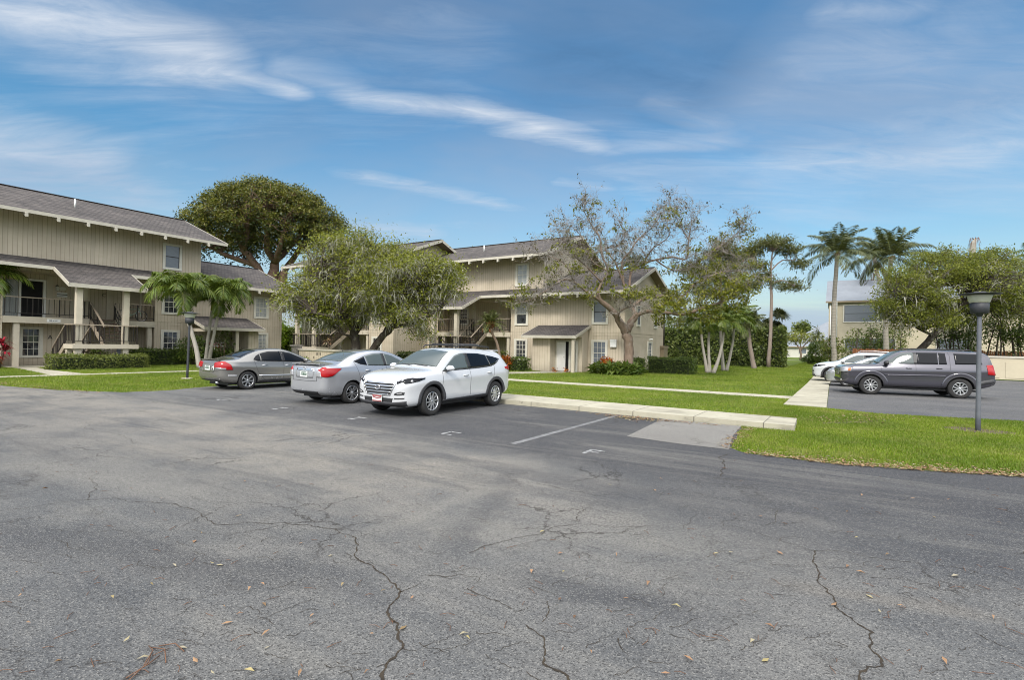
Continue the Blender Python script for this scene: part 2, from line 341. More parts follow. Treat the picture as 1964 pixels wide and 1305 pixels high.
def bark(name, c1, c2, ring=0):
    def fn(t, b):
        p = tc(t); n = t.noise(t.mapping(p, (9,9,2.2)), 1, 5, .7); f = n
        c = t.mix(t.remap(n, .3, .7), c4(c1), c4(c2))
        if ring:
            s = t.new('ShaderNodeSeparateXYZ', inp={0: p}); r = t.math('FRACT', t.math('DIVIDE', t.math('ADD', s.outputs[2], t.math('MULTIPLY', n, .05)), ring))
            c = t.mix(t.math('MULTIPLY', t.math('LESS_THAN', r, .18), .5), c, (.05,.045,.04,1))
        lich = t.noise(p, 2.6, 4, .6)
        c = t.mix(t.remap(lich, .55, .75, 0, .5), c, (.30,.29,.25,1))
        t.set(b.inputs['Base Color'], c); t.set(b.inputs['Normal'], t.bump(f, .7, .03))
    return material(name, c1, .9, 0, .2, 0, fn)
M['bark_dark'] = bark('bark_dark', (.035,.028,.022), (.075,.062,.05))
M['bark_red'] = bark('bark_red', (.10,.060,.042), (.19,.125,.09))
M['bark_grey'] = bark('bark_grey', (.12,.085,.062), (.22,.165,.125))
M['bark_pale'] = bark('bark_pale', (.24,.22,.19), (.36,.335,.29))
M['twig_grey'] = bark('twig_grey', (.20,.18,.16), (.30,.275,.25))
M['bark_palm'] = bark('bark_palm', (.22,.20,.165), (.33,.305,.255), .16)
M['bark_pine'] = bark('bark_pine', (.16,.125,.105), (.26,.215,.18))
M['crownshaft'] = mottled('palm_crownshaft', (.15,.19,.035), (.24,.25,.06), 4, .45, bump=.05)
M['husk'] = mottled('palm_husk', (.22,.085,.03), (.12,.06,.03), 6, .8, bump=.4)
# ------------------------------------------------------------------ apartment buildings (local: x along the front, y into the house, z up)
SL = .38; OV3 = 1.6; OV2 = 1.4; EZ3 = 8.40; EZ2 = 5.54; C3 = 19.07; C2 = 25.42; DEP = 9.1
def window(parent, x0, x1, z0, z1, kind='grid', cols=3, rows=4, tr=.16, side=None, label=None):
    """white trim round a sash; side = x of a wall facing +x (then x0..x1 run along y)"""
    f = MB(); g = MB(); mt = MB()
    def bx(mb, a0, a1, d0, d1, c0, c1, m=0):
        if side is None: mb.box(a0, a1, d0, d1, c0, c1, m)
        else: mb.box(side-d1, side-d0, a0, a1, c0, c1, m)
    bx(f, x0, x0+tr, -.07, .0, z0, z1); bx(f, x1-tr, x1, -.07, .0, z0, z1)
    bx(f, x0+tr, x1-tr, -.065, .0, z1-tr*.9, z1); bx(f, x0+tr, x1-tr, -.08, .0, z0, z0+tr*.9)
    a0, a1, c0, c1 = x0+tr, x1-tr, z0+tr*.9, z1-tr*.9
    zm = (c0+c1)/2
    bx(g, a0, a1, -.018, .0, zm, c1); bx(g, a0, a1, -.010, .0, c0, zm)
    if kind == 'curtain_dark': g2 = 'blind'
    o = f.build('window', M['trim'], parent)
    gm = {'grid': M['glass'], 'blind': M['blind'], 'curtain': M['curtain'], 'half': M['glass'], 'gridblind': M['blind']}[kind]
    p = g.build('pane', gm, o)
    if kind == 'half':
        c = MB(); bx(c, a0, a1, -.024, -.019, zm, c1); c.build('curtain', M['curtain'], o)
    s = MB(); bx(s, a0, a1, -.034, -.012, zm-.022, zm+.022)
    for e in (a0, a1-.03): bx(s, e, e+.03, -.032, -.012, c0, c1)
    if kind in ('grid', 'curtain', 'gridblind'):
        for i in range(1, cols): xx = a0+(a1-a0)*i/cols; bx(s, xx-.011, xx+.011, -.028, -.012, c0, c1)
        for j in range(1, rows):
            zz = c0+(c1-c0)*j/rows
            if abs(zz-zm) > .03: bx(s, a0, a1, -.029, -.012, zz-.011, zz+.011)
    s.build('sash', M['trim'] if kind != 'blind' else M['iron'], o)
    if label: o['label'] = label
    return o
def rail_run(parent, a, b, zt0, zt1, drop=.88, step=.235, name='railing', end_posts=True):
    """railing from a to b (x,y), top-rail heights zt0..zt1"""
    a = Vector(a); b = Vector(b); L = (b-a).length; m = MB(); t = MB()
    P = lambda s, dz: Vector((a.x+(b.x-a.x)*s, a.y+(b.y-a.y)*s, zt0+(zt1-zt0)*s+dz))
    t.beam(P(0,0), P(1,0), .085, .05)
    m.beam(P(0,-drop), P(1,-drop), .03, .035)
    n = max(2, round(L/step))
    for i in range(n+1):
        s = i/n; w = .05 if (i in (0, n) and end_posts) or i % 5 == 0 else .022
        s = min(max(s, w/2/L), 1-w/2/L); lo = -1.02 if w == .05 else -drop
        q = P(s, lo); m.box(q.x-w/2, q.x+w/2, q.y-w/2, q.y+w/2, q.z, P(s, -.025).z)
    o = m.build(name, M['iron'], parent); t.build('handrail', M['handrail'], o); return o
def door(parent, x0, x1, z0, z1, y, mat, panels=True, handle=True, name='door', frame=True, label=None):
    d = MB(); d.box(x0, x1, y-.03, y, z0, z1)
    if panels:
        w = (x1-x0); h = (z1-z0)
        for (a, b, c, e) in ((.12,.46,.06,.42),(.54,.88,.06,.42),(.12,.46,.50,.78),(.54,.88,.50,.78),(.12,.46,.83,.95),(.54,.88,.83,.95)):
            d.box(x0+a*w, x0+b*w, y-.042, y-.031, z0+c*h, z0+e*h)
    o = d.build(name, mat, parent)
    if frame:
        f = MB(); f.box(x0-.12, x0, y-.06, y, z0, z1+.12); f.box(x1, x1+.12, y-.06, y, z0, z1+.12); f.box(x0, x1, y-.058, y, z1, z1+.12)
        f.build('door_frame', M['tan'], o)
    if handle: MB().lathe([(0,0),(.035,.005),(.035,.03),(.02,.05),(0,.055)], 8, 0, 'y', (x1-.09, y-.09, z0+.95)).build('handle', M['iron'], o)
    if label: o['label'] = label
    return o
def roof_plane(mb, so, x0, x1, ya, za, yb, zb, t=.13):
    """shingled slope from eave (ya,za) to ridge (yb,zb)"""
    mb.slab([(x0,ya,za),(x1,ya,za),(x1,yb,zb),(x0,yb,zb)] if yb > ya else [(x1,ya,za),(x0,ya,za),(x0,yb,zb),(x1,yb,zb)], t)
    so.slab([(x0+.03,ya+.03*(1 if yb>ya else -1),za-t-.004),(x1-.03,ya+.03*(1 if yb>ya else -1),za-t-.004),(x1-.03,yb,zb-t-.004),(x0+.03,yb,zb-t-.004)] if yb > ya else
            [(x1-.03,ya-.03,za-t-.004),(x0+.03,ya-.03,za-t-.004),(x0+.03,yb,zb-t-.004),(x1-.03,yb,zb-t-.004)], .03)
def building(label, loc, rz, scale, A=6.1, right2=True, left2=False, style='a'):
    b = thing('apartment_building', label, 'apartment building', loc, rz); b.scale = (scale,)*3
    RX0, RX1, RD = 8.9, 16.25, 1.5
    w = MB(); zt = EZ3 + OV3*SL - .17
    w.box(A, RX0, 0, DEP, 0, 5.3); w.box(RX1, C3, 0, DEP, 0, 5.3); w.box(A, C3, 0, DEP, 5.3, zt)
    w.box(RX0, RX1, RD, DEP, 0, 5.3)
    def attic(x0, x1, zb, zr):
        vs = [(x,y,z) for x in (x0,x1) for y,z in ((0,zb),(DEP,zb),(DEP/2,zr))]
        w.add(vs, [(0,2,1),(3,4,5),(0,3,5,2),(1,2,5,4),(0,1,4,3)])
    zr3 = EZ3 + (OV3+DEP/2)*SL; zr2 = EZ2 + (OV2+DEP/2)*SL; e2 = EZ2+OV2*SL-.17
    attic(A, C3, zt, zr3-.17)
    if right2: w.box(C3, C2, 0, DEP, 0, e2); attic(C3, C2, e2, zr2-.17)
    if left2: w.box(A-6.3, A, 0, DEP, 0, e2); attic(A-6.3, A, e2, zr2-.17)
    w.build('wall', M['siding'], b)
    # roofs
    r = MB(); so = MB(); fa = MB()
    xa, xb = A-.9, C3+.95
    roof_plane(r, so, xa, xb, -OV3, EZ3, DEP/2, zr3); roof_plane(r, so, xa, xb, DEP+OV3, EZ3, DEP/2, zr3)
    r.beam((xa,DEP/2,zr3+.012), (xb,DEP/2,zr3+.012), .34, .03)
    r.tube([(12.4,1.6,EZ3+3.4*SL-.1),(12.4,1.6,EZ3+3.4*SL+.42)], .05, 8, 1)
    ro = r.build('roof', [M['shingle'], M['white']], b)
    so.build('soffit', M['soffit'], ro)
    fa.box(xa, xb, -OV3-.035, -OV3-.002, EZ3-.175, EZ3+.005)
    for xx in (xa, xb):
        s = -1 if xx == xa else 1; x0 = xx + s*.018
        for y0, y1 in ((-OV3-.035, DEP/2-.002), (DEP+OV3+.035, DEP/2+.002)): fa.beam((x0,y0,EZ3-.10), (x0,y1,zr3-.10), .03, .22)
    fa.build('fascia', M['fascia'], ro)
    def tails(x0, n, step, ez, parent, OV=OV3):
        for i in range(n):
            t = MB(); x = x0+i*step; t.beam((x, .25, ez+(OV+.25)*SL-.28), (x, -OV-.10, ez-.10*SL-.25), .10, .17)
            t.beam((x, -OV-.09, ez-.30), (x, -OV-.125, ez-.30), .13, .2, 0)
            t.build('rafter_tail', M['fascia'], parent)
    tails(C3-.35-1.34*9, 10, 1.34, EZ3, ro)
    # skirt roof with the stair porch, and the two storey roofs
    r = MB(); so = MB(); fa = MB(); px0, px1, py = 10.62, 14.3, -3.6
    xl = A-6.9 if left2 else A-.1
    xr = C2+.62 if right2 else C3-.0
    pz = EZ2 - 2.2*.45
    roof_plane(r, so, (A if left2 else xl), C3, -OV2, EZ2, -.002, EZ2+(OV2-.002)*SL)
    roof_plane(r, so, px0, px1, py, pz, -OV2-.004, EZ2-.002)
    if right2: roof_plane(r, so, C3+.002, xr, -OV2, EZ2, DEP/2, zr2); roof_plane(r, so, C3+.002, xr, DEP+OV2, EZ2, DEP/2, zr2); r.beam((C3+.01,DEP/2,zr2+.012), (xr,DEP/2,zr2+.012), .34, .03)
    if left2: roof_plane(r, so, xl, A-.002, -OV2, EZ2, DEP/2, zr2); roof_plane(r, so, xl, A-.002, DEP+OV2, EZ2, DEP/2, zr2)
    sk = r.build('roof', M['shingle'], b); sk['label'] = 'lower shingled roof with the stair porch'
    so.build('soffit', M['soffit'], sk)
    fa.box(xl, px0-.035, -OV2-.035, -OV2-.004, EZ2-.175, EZ2+.004); fa.box(px1+.035, xr, -OV2-.035, -OV2-.004, EZ2-.19, EZ2+.004)
    fa.box(px0-.03, px1+.03, py-.035, py-.003, pz-.2, pz+.004)
    for xx in (px0-.017, px1+.017): fa.beam((xx, py-.03, pz-.09), (xx, -OV2, EZ2-.09), .03, .2)
    if right2:
        for y0, y1 in ((-OV2-.035, DEP/2-.002), (DEP+OV2+.035, DEP/2+.002)): fa.beam((xr+.018,y0,EZ2-.10), (xr+.018,y1,zr2-.10), .03, .22)
    fa.build('fascia', M['fascia'], sk)
    if right2: tails(C3+.9, 5, 1.3, EZ2, sk, OV2)
    # belt course and battens
    spans = [(RX1+.01, C2 if right2 else C3)] + ([(A, RX0-.01)] if not left2 else [(A-6.3, RX0-.01)])
    for x0, x1 in spans:
        t = MB(); t.box(x0, x1, -.022, 0, 2.78, 2.84); t.build('belt', M['siding'], b); t = MB(); t.box(x0, x1, -.014, 0, 2.55, 2.57); t.build('belt', M['siding'], b)
    for x in (RX1+.06, 17.95, C3-.02) + ((22.85, 24.4, C2-.05) if right2 else ()): t = MB(); t.box(x-.02, x+.02, -.018, 0, .05, 2.54); t.build('batten', M['siding'], b); t = MB(); t.box(x-.02, x+.02, -.018, 0, 2.86, 5.5); t.build('batten', M['siding'], b)
    if right2:
        for z0, z1, q in ((2.78,2.84,.022),(2.55,2.60,.016)): t = MB(); t.box(C2, C2+q, 0, DEP, z0, z1); t.build('belt', M['siding'], b)
    # windows
    k = style
    window(b, 16.62, 17.80, .52 if k != 'b' else .66, 2.26, 'grid')
    window(b, 16.62, 17.80, 3.30, 4.98, 'grid' if k != 'b' else 'half')
    window(b, 16.62, 17.80, 6.30, 8.05, 'blind' if k != 'b' else 'curtain', 2, 4)
    if right2:
        window(b, 23.02, 24.24, .45 if k == 'b' else .90, 2.26, 'gridblind' if k == 'b' else 'curtain')
        window(b, 23.02, 24.24, 3.36, 5.06, 'blind' if k == 'b' else 'curtain')
    # balcony
    ba = MB(); ba.box(RX0, RX1, 0, RD, 2.44, 2.75)
    ba.box(RX0, 12.72, -.07, -.002, 2.40, 2.76); ba.box(14.02, RX1, -.07, -.002, 2.40, 2.76)
    bo = ba.build('balcony', M['tan'], b)
    rail_run(bo, (RX0+.05, -.035), (12.72, -.035), 3.82, 3.82); rail_run(bo, (14.02, -.035), (RX1-.05, -.035), 3.82, 3.82)
    for x0, y0, z1, s in ((9.5,.16,2.44,.25),(12.55,.16,2.44,.25),(16.0,.16,2.44,.25),(12.55,.16,5.3,.2)):
        c = MB(); z0 = 0 if z1 < 3 else 2.755; c.box(x0-s/2, x0+s/2, y0-s/2, y0+s/2, z0, z1); c.build('column', M['tan'], b)
    # stair: landing, two flights, rails, posts
    st = MB(); st.box(10.9, 14.0, -3.4, -2.1, 1.05, 1.29); so_ = st.build('stair_landing', M['tan'], b)
    rail_run(so_, (10.95, -3.36), (13.95, -3.36), 2.36, 2.36); rail_run(so_, (10.95, -3.3), (10.95, -2.15), 2.36, 2.36); rail_run(so_, (13.95, -3.3), (13.95, -2.15), 2.36, 2.36)
    def flight(x0, x1, ya, za, yb, zb, n):
        f = MB()
        for s in (x0+.03, x1-.03): f.beam((s,ya,za-.14),(s,yb,zb-.14), .06, .26, 1)
        for i in range(n):
            q = (i+.5)/n; y = ya+(yb-ya)*q; z = za+(zb-za)*(i+1 if zb > za else i)/n
            if zb < za: z = za-(za-zb)*(i+1)/n
            f.box(x0+.061, x1-.061, y-.14, y+.14, z-.05, z)
        o = f.build('stair_flight', [M['tread'], M['handrail']], b)
        for s in (x0+.03, x1-.03): rail_run(o, (s, ya), (s, yb), za+1.0, zb+1.0, .8, .2)
    flight(12.74, 14.0, -2.1, 1.29, -.07, 2.75, 7); flight(10.92, 12.15, -2.1, 1.29, -.35, .02, 6)
    for x in (11.2, 13.4): c = MB(); c.box(x-.14, x+.14, -3.28, -3.0, 0, 1.05); c.box(x-.14, x+.14, -3.28, -3.0, 1.291, pz+.3*.37-.12); c.build('column', M['tan'], b)
    for x in (11.1, 13.8): c = MB(); c.box(x-.11, x+.11, -2.34, -2.12, 0, 1.05); c.build('column', M['tan'], b)
    # recess: windows and doors on both storeys
    if k == 'a':
        window(b, 9.95, 11.02, .42, 2.22, 'grid')
        for o in kids(b)[-1:]: o.location.y = RD
        g = MB(); g.box(10.02, 10.95, RD-.03, RD, 2.78, 4.86); d = g.build('sliding_door', M['void'], b)
        f = MB(); f.box(9.9, 10.0, RD-.08, RD, 2.76, 4.98); f.box(10.97, 11.1, RD-.08, RD, 2.76, 4.98); f.box(10.0, 10.97, RD-.078, RD, 4.88, 4.98); f.build('door_frame', M['white'], d)
        g = MB(); g.box(9.0, 9.88, RD-.025, RD, 2.78, 4.86); g.build('sliding_door', M['curtain'], b)
        f = MB(); f.box(11.12, 11.42, RD-.07, RD, 2.76, 5.25); f.box(12.25, 12.5, RD-.07, RD, 2.76, 5.25); f.build('pilaster', M['tan'], b)
    else:
        window(b, 9.95, 11.02, 3.4, 4.9, 'grid'); kids(b)[-1].location.y = RD
    door(b, 15.05, 15.95, 2.76, 4.85, RD, M['door'])
    f = MB(); f.box(14.1, 14.3, RD-.07, RD, 2.76, 5.25); f.build('pilaster', M['tan'], b)
    door(b, 13.0, 13.9, .03, 2.1, RD, M['door'])
    for (vx, vz) in ((18.6, 2.62), (22.4, 5.25)) if right2 else ((17.0, 5.3),):
        m = MB(); m.box(vx-.13, vx+.13, -.05, -.001, vz-.1, vz+.1)
        for q in (-.06, 0, .06): m.box(vx-.15, vx+.15, -.075, -.051, vz+q-.012, vz+q+.012)
        m.build('wall_vent', M['soffit'], b)
    if not right2: return b
    # entrance porch of the two storey wing
    if k == 'b': ex0, ex1 = 18.75, 22.95
    else: ex0, ex1 = 18.2, 22.45
    ey, ez, tz = -2.45, 2.50, 3.30
    r = MB(); so = MB(); fa = MB()
    roof_plane(r, so, ex0, ex1, ey, ez, -.024, tz, .1)
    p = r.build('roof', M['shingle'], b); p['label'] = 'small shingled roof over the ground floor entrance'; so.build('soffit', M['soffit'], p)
    fa.box(ex0-.03, ex1+.03, ey-.035, ey-.003, ez-.19, ez+.004)
    for xx in (ex0-.016, ex1+.016): fa.beam((xx, ey-.03, ez-.09), (xx, -.03, tz-.09), .028, .2)
    fa.build('fascia', M['fascia'], p)
    e = MB()
    if k == 'b':
        e.box(19.3, 20.72, -1.85, -.001, 0, 2.52); e.box(20.72, 22.75, -.95, -.001, 0, 2.7)
        # triangular cheek under the right rake
        e.add([(22.62,-2.2,2.425),(22.62,-.03,2.425),(22.62,-.03,3.12),(22.765,-2.2,2.425),(22.765,-.03,2.425),(22.765,-.03,3.12)], [(0,1,2),(3,5,4),(0,3,4,1),(0,2,5,3),(1,4,5,2)])
        e.build('porch_wall', M['siding'], b)
        e = MB(); e.box(20.83, 21.75, -.966, -.952, .02, 2.10); dv = e.build('doorway', M['void'], b)
        f = MB(); f.box(20.73, 20.83, -1.02, -.951, 0, 2.2); f.box(21.75, 21.9, -1.02, -.951, 0, 2.2); f.box(20.83, 21.75, -1.018, -.951, 2.1, 2.2); f.box(22.3, 22.42, -1.02, -.951, 0, 2.2); f.build('door_frame', M['trim'], dv)
        e = MB(); e.box(21.98, 22.29, -.966, -.952, .1, 2.1); e.build('sidelight', M['glass'], b)
        # white door leaf standing open
        d = MB(); d.box(0, .80, -.02, .02, .03, 2.08)
        for (a,c,z0,z1) in ((.1,.36,.2,.85),(.46,.72,.2,.85),(.1,.36,.98,1.6),(.46,.72,.98,1.6),(.1,.36,1.7,1.95),(.46,.72,1.7,1.95)): d.box(a,c,-.032,-.021,z0,z1)
        dl = d.build('door', M['door_white'], b, (20.83,-1.0,0), R(-16)); dl['label'] = 'white panelled door standing open'
        MB().lathe([(0,0),(.03,.01),(.03,.03),(0,.06)], 8, 0, 'y', (.73,-.085,1.0)).build('handle', M['iron'], dl)
        c = MB(); c.box(22.58, 22.78, -2.3, -2.1, 0, 2.42); c.build('column', M['tan'], b)
        # meter cabinet, lamp, windows and downspout on the gable side
        window(b, 4.9, 6.0, .45, 2.27, 'gridblind', 2, 6, .14, side=C2+.001)
        window(b, 2.3, 3.2, 3.3, 4.9, 'blind', side=C2+.001); window(b, 6.3, 7.2, 3.3, 4.9, 'blind', side=C2+.001)
        m = MB(); m.box(C2+.005, C2+.3, 8.2, 9.3, .7, 1.75); m.box(C2+.005, C2+.34, 8.1, 9.4, 1.76, 1.95); m.build('meter_cabinet', M['soffit'], b)
        m = MB(); m.box(C2+.025, C2+.09, 5.3, 5.5, 2.36, 2.5); m.lathe([(0,0),(.09,.0),(.06,.16),(0,.18)], 8, 0, 'x', (C2+.09,5.4,2.42)); m.build('wall_lamp', M['white'], b)
        m = MB(); m.tube([(C2+.06,DEP-.08,.1),(C2+.06,DEP-.08,5.4)], .045, 8); m.build('downspout', M['iron'], b)
    else:
        e.box(21.55, 22.3, -1.9, -.023, 0, 2.55); e.build('porch_wall', M['siding'], b)
        c = MB(); c.box(20.45, 20.65, -2.25, -2.05, 0, 2.42); c.build('column', M['tan'], b)
        c = MB(); c.box(18.4, 18.55, -2.25, -.023, 2.2, 2.42); c.build('porch_beam', M['tan'], b)
        door(b, 20.55, 21.4, .03, 2.1, -.001, M['door'])
    return b
LB = building('long tan three-storey apartment building at the left with a bicycle on its balcony', (-38.2,0,0), R(90), 1.0, left2=True, style='a')
RB = building('tan apartment building with an open white front door behind the bare tree', (-36.38,32.5,0), 0, .957, style='b')
# ------------------------------------------------------------------ mid block, neighbour houses, fence, walls
MBL = building('tan three-storey apartment block half hidden behind the mossy oak', (-47.25,28.7,0), 0, .957, A=7.4, right2=False, style='m')
def _tileroof(t, b):
    p = tc(t); s = t.new('ShaderNodeSeparateXYZ', inp={0: p})
    f = t.math('FRACT', t.math('DIVIDE', s.outputs[2], .17)); n = t.noise(p, 1.2, 4, .6)
    c = t.mix(t.remap(n, .3, .7), (.215,.235,.26,1), (.175,.195,.22,1)); c = t.mix(t.math('LESS_THAN', f, .16), c, (.12,.13,.15,1))
    t.set(b.inputs['Base Color'], c); t.set(b.inputs['Normal'], t.bump(f, .5, .03))
M['tile'] = material('white_roof_tile', rough=.7, spec=.3, fn=_tileroof)
M['stucco'] = mottled('cream_stucco', (.46,.41,.30), (.40,.355,.26), 1.2, .85, bump=.2)
M['stucco_w'] = mottled('pale_stucco', (.52,.50,.44), (.44,.43,.38), 1.2, .85, bump=.2)
def house(label, x0, x1, y0, y1, ez, rz, mat, hip=0, over=.5, wins=()):
    h = thing('house', label, 'house', (x0,y0,0)); w, d = x1-x0, y1-y0
    m = MB(); m.box(0, w, 0, d, 0, ez)
    if not hip:
        vs = [(x,y,z) for x in (0,w) for y,z in ((0,ez),(d,ez),(d/2,rz-.15))]
        m.add(vs, [(0,2,1),(3,4,5),(0,3,5,2),(1,2,5,4)])
    m.build('wall', mat, h); r = MB(); s = (rz-ez)/(d/2); e = ez-over*s+.08; o = over
    A_, B_, C_, D_ = (-o,-o,e), (w+o,-o,e), (w+o,d+o,e), (-o,d+o,e)
    if hip: P, Q = (hip,d/2,rz), (w-hip,d/2,rz); fs = [[A_,B_,Q,P],[B_,C_,Q],[C_,D_,P,Q],[D_,A_,P]]
    else: P, Q = (-o,d/2,rz), (w+o,d/2,rz); fs = [[A_,B_,Q,P],[C_,D_,P,Q]]
    for f in fs: r.slab(f, .14)
    ro = r.build('roof', M['tile'], h)
    g = MB(); g.box(-o,w+o,-o-.09,-o-.005,e-.24,e-.02); g.build('gutter', M['soffit'], ro)
    for (a,b,c,f,kind) in wins: window(h, a, b, c, f, kind, 2, 2, .12)
    return h
H1 = house('cream two-storey house with white tiled roof behind the wooden fence', -1.75, 22, 80, 92, 8.35, 11.6, M['stucco'], 0, .35, ((1.6,7.0,5.45,7.75,'blind'),(1.7,7.2,1.7,3.5,'blind'),(10.2,15,5.45,7.75,'blind'),(11,15,1.7,3.5,'blind')))
m = MB(); m.tube([(.9,-.1,.1),(.9,-.1,7.6),(.9,-.42,8.1)], .07, 8); m.tube([(.2,-.06,.1),(.2,-.06,7.9)], .05, 6); m.build('downspout', M['white'], H1)
m = MB(); m.box(5.2,5.35,-.11,-.05,5.5,7.7); m.build('mullion', M['white'], H1)
house('low white-roofed house showing just above the tall hedge', -34, -13, 84, 96, 3.9, 5.9, M['stucco_w'], 5)
house('distant pale house with a tall white hipped roof beyond the lawn', -10.5, 6, 150, 166, 4.6, 9.4, M['stucco_w'], 7, .6, ((3,5.4,1,2.6,'blind'),(8,10,1,2.6,'blind')))
house('distant small white-roofed house in front of the hipped one', -13.6, -6.2, 138, 146, 2.9, 6.0, M['stucco_w'], 3, .5, ((4.6,6.4,.9,2.2,'blind'),))
# wooden fence: boards, rails
def _fence(t, b):
    p = tc(t); s = t.new('ShaderNodeSeparateXYZ', inp={0: p}); q = t.math('DIVIDE', s.outputs[0], .145)
    r = t.new('ShaderNodeTexWhiteNoise', noise_dimensions='1D', inp={'W': t.math('FLOOR', q)}).outputs['Value']
    c = t.mix(r, (.15,.06,.027,1), (.25,.11,.05,1)); c = t.mix(t.remap(t.noise(t.mapping(p, (8,8,.8)), 1, 4), .4, .7, 0, .6), c, (.11,.05,.028,1))
    c = t.mix(t.math('LESS_THAN', t.math('FRACT', q), .1), c, (.02,.01,.006,1)); t.set(b.inputs['Base Color'], c)
M['fence'] = material('fence_wood', rough=.85, spec=.2, fn=_fence)
fe = thing('wooden_fence', 'reddish brown wooden board fence behind the parked cars', 'fence', (.75,66,0))
m = MB(); N = 235
for i in range(N):
    x = i*.145; hh = 2.02 + .05*math.sin(i*1.7) + random.uniform(-.03,.03); m.box(x+.006, x+.139, -.012 + random.uniform(-.006,.006), .012, .03, hh)
m.build('board_panel', M['fence'], fe)
for z in (.4, 1.6): m = MB(); m.box(0, N*.145, .016, .07, z, z+.1); m.build('rail', M['fence'], fe)
for i in range(0, 16): m = MB(); m.box(i*2.5, i*2.5+.1, .072, .17, 0, 2.0); m.build('post', M['fence'], fe)
# beige enclosure wall at the right
wl = thing('enclosure_wall', 'low beige panelled wall with a cap behind the dark grey SUV', 'wall', (5.2,47,0))
m = MB(); m.box(0, 16, 0, .2, 0.06, 1.5); m.build('wall_face', M['stucco'], wl)
m = MB(); m.box(-.05, 16.05, -.06, .26, 1.5, 1.62); m.build('cap', M['fascia'], wl)
m = MB()
for x0 in (.5, 3.9, 7.4, 10.9): m.box(x0, x0+3.1, -.025, -.001, .16, 1.22)
m.build('panel', M['stucco'], wl)
# ------------------------------------------------------------------ cars (local: +x forward, +y its left side, z up)
def paintm(name, c, metal, rough=.28, coat=1.0):
    def fn(t, b):
        p = tc(t); t.set(b.inputs['Base Color'], t.mix(t.remap(t.noise(p, 3, 3), .3, .7, 0, .12), c4(c), (c[0]*.8,c[1]*.8,c[2]*.8,1)))
        s = t.new('ShaderNodeSeparateXYZ', inp={0: p})
        d = t.math('MULTIPLY', t.remap(s.outputs[2], .75, .25), t.remap(t.noise(p, 5, 3), .3, .7, 0, .12))
        t.set(b.inputs['Roughness'], t.math('ADD', rough*.7, d))
    return material(name, c, rough, metal, .5, coat, fn)
CM = dict(glass=material('car_glass', (.075,.09,.088), .04, 0, .5), tint=material('car_tinted_glass', (.006,.007,.009), .03, 0, .22),
    black=material('car_black_trim', (.02,.02,.022), .5), clad=mottled('car_cladding', (.035,.036,.04), (.05,.05,.054), 8, .6, bump=.15),
    rubber=mottled('tyre_rubber', (.016,.016,.017), (.03,.029,.028), 5, .85, bump=.2, bscale=40), chrome=material('chrome', (.75,.75,.77), .12, 1.0),
    alloy=material('alloy', (.55,.56,.58), .28, .9), red=material('tail_lamp_red', (.30,.004,.006), .2, 0, .4, .2), clear=material('lamp_clear', (.34,.34,.35), .1, .35, .6, .6),
    amber=material('lamp_amber', (.45,.12,.02), .15, 0, .6), plate=mottled('plate_white', (.62,.64,.62), (.5,.54,.5), 18, .5, bump=0), platered=material('plate_red', (.26,.05,.055), .5), line=material('shut_line', (.012,.012,.013), .8), ink=material('plate_ink', (.03,.08,.05), .6))
def kf(keys):
    xs = [k[0] for k in keys]; ys = [k[1] for k in keys]
    def f(x):
        if x <= xs[0]: return ys[0]
        if x >= xs[-1]: return ys[-1]
        i = max(j for j in range(len(xs)) if xs[j] <= x); 
        if i == len(xs)-1: return ys[-1]
        h = xs[i+1]-xs[i]; t = (x-xs[i])/h; d = lambda a, b: (ys[b]-ys[a])/(xs[b]-xs[a])
        s = d(i, i+1)
        def slope(j):
            if j == 0 or j == len(xs)-1: return s
            a, b = d(j-1,j), d(j,j+1)
            return 0 if a*b <= 0 else 2*a*b/(a+b)
        m0, m1 = slope(i), slope(i+1)
        return (2*t**3-3*t**2+1)*ys[i] + (t**3-2*t**2+t)*h*m0 + (-2*t**3+3*t**2)*ys[i+1] + (t**3-t**2)*h*m1
    return f
def evalmesh(o):
    dg = bpy.context.evaluated_depsgraph_get(); dg.update(); return bpy.data.meshes.new_from_object(o.evaluated_get(dg))
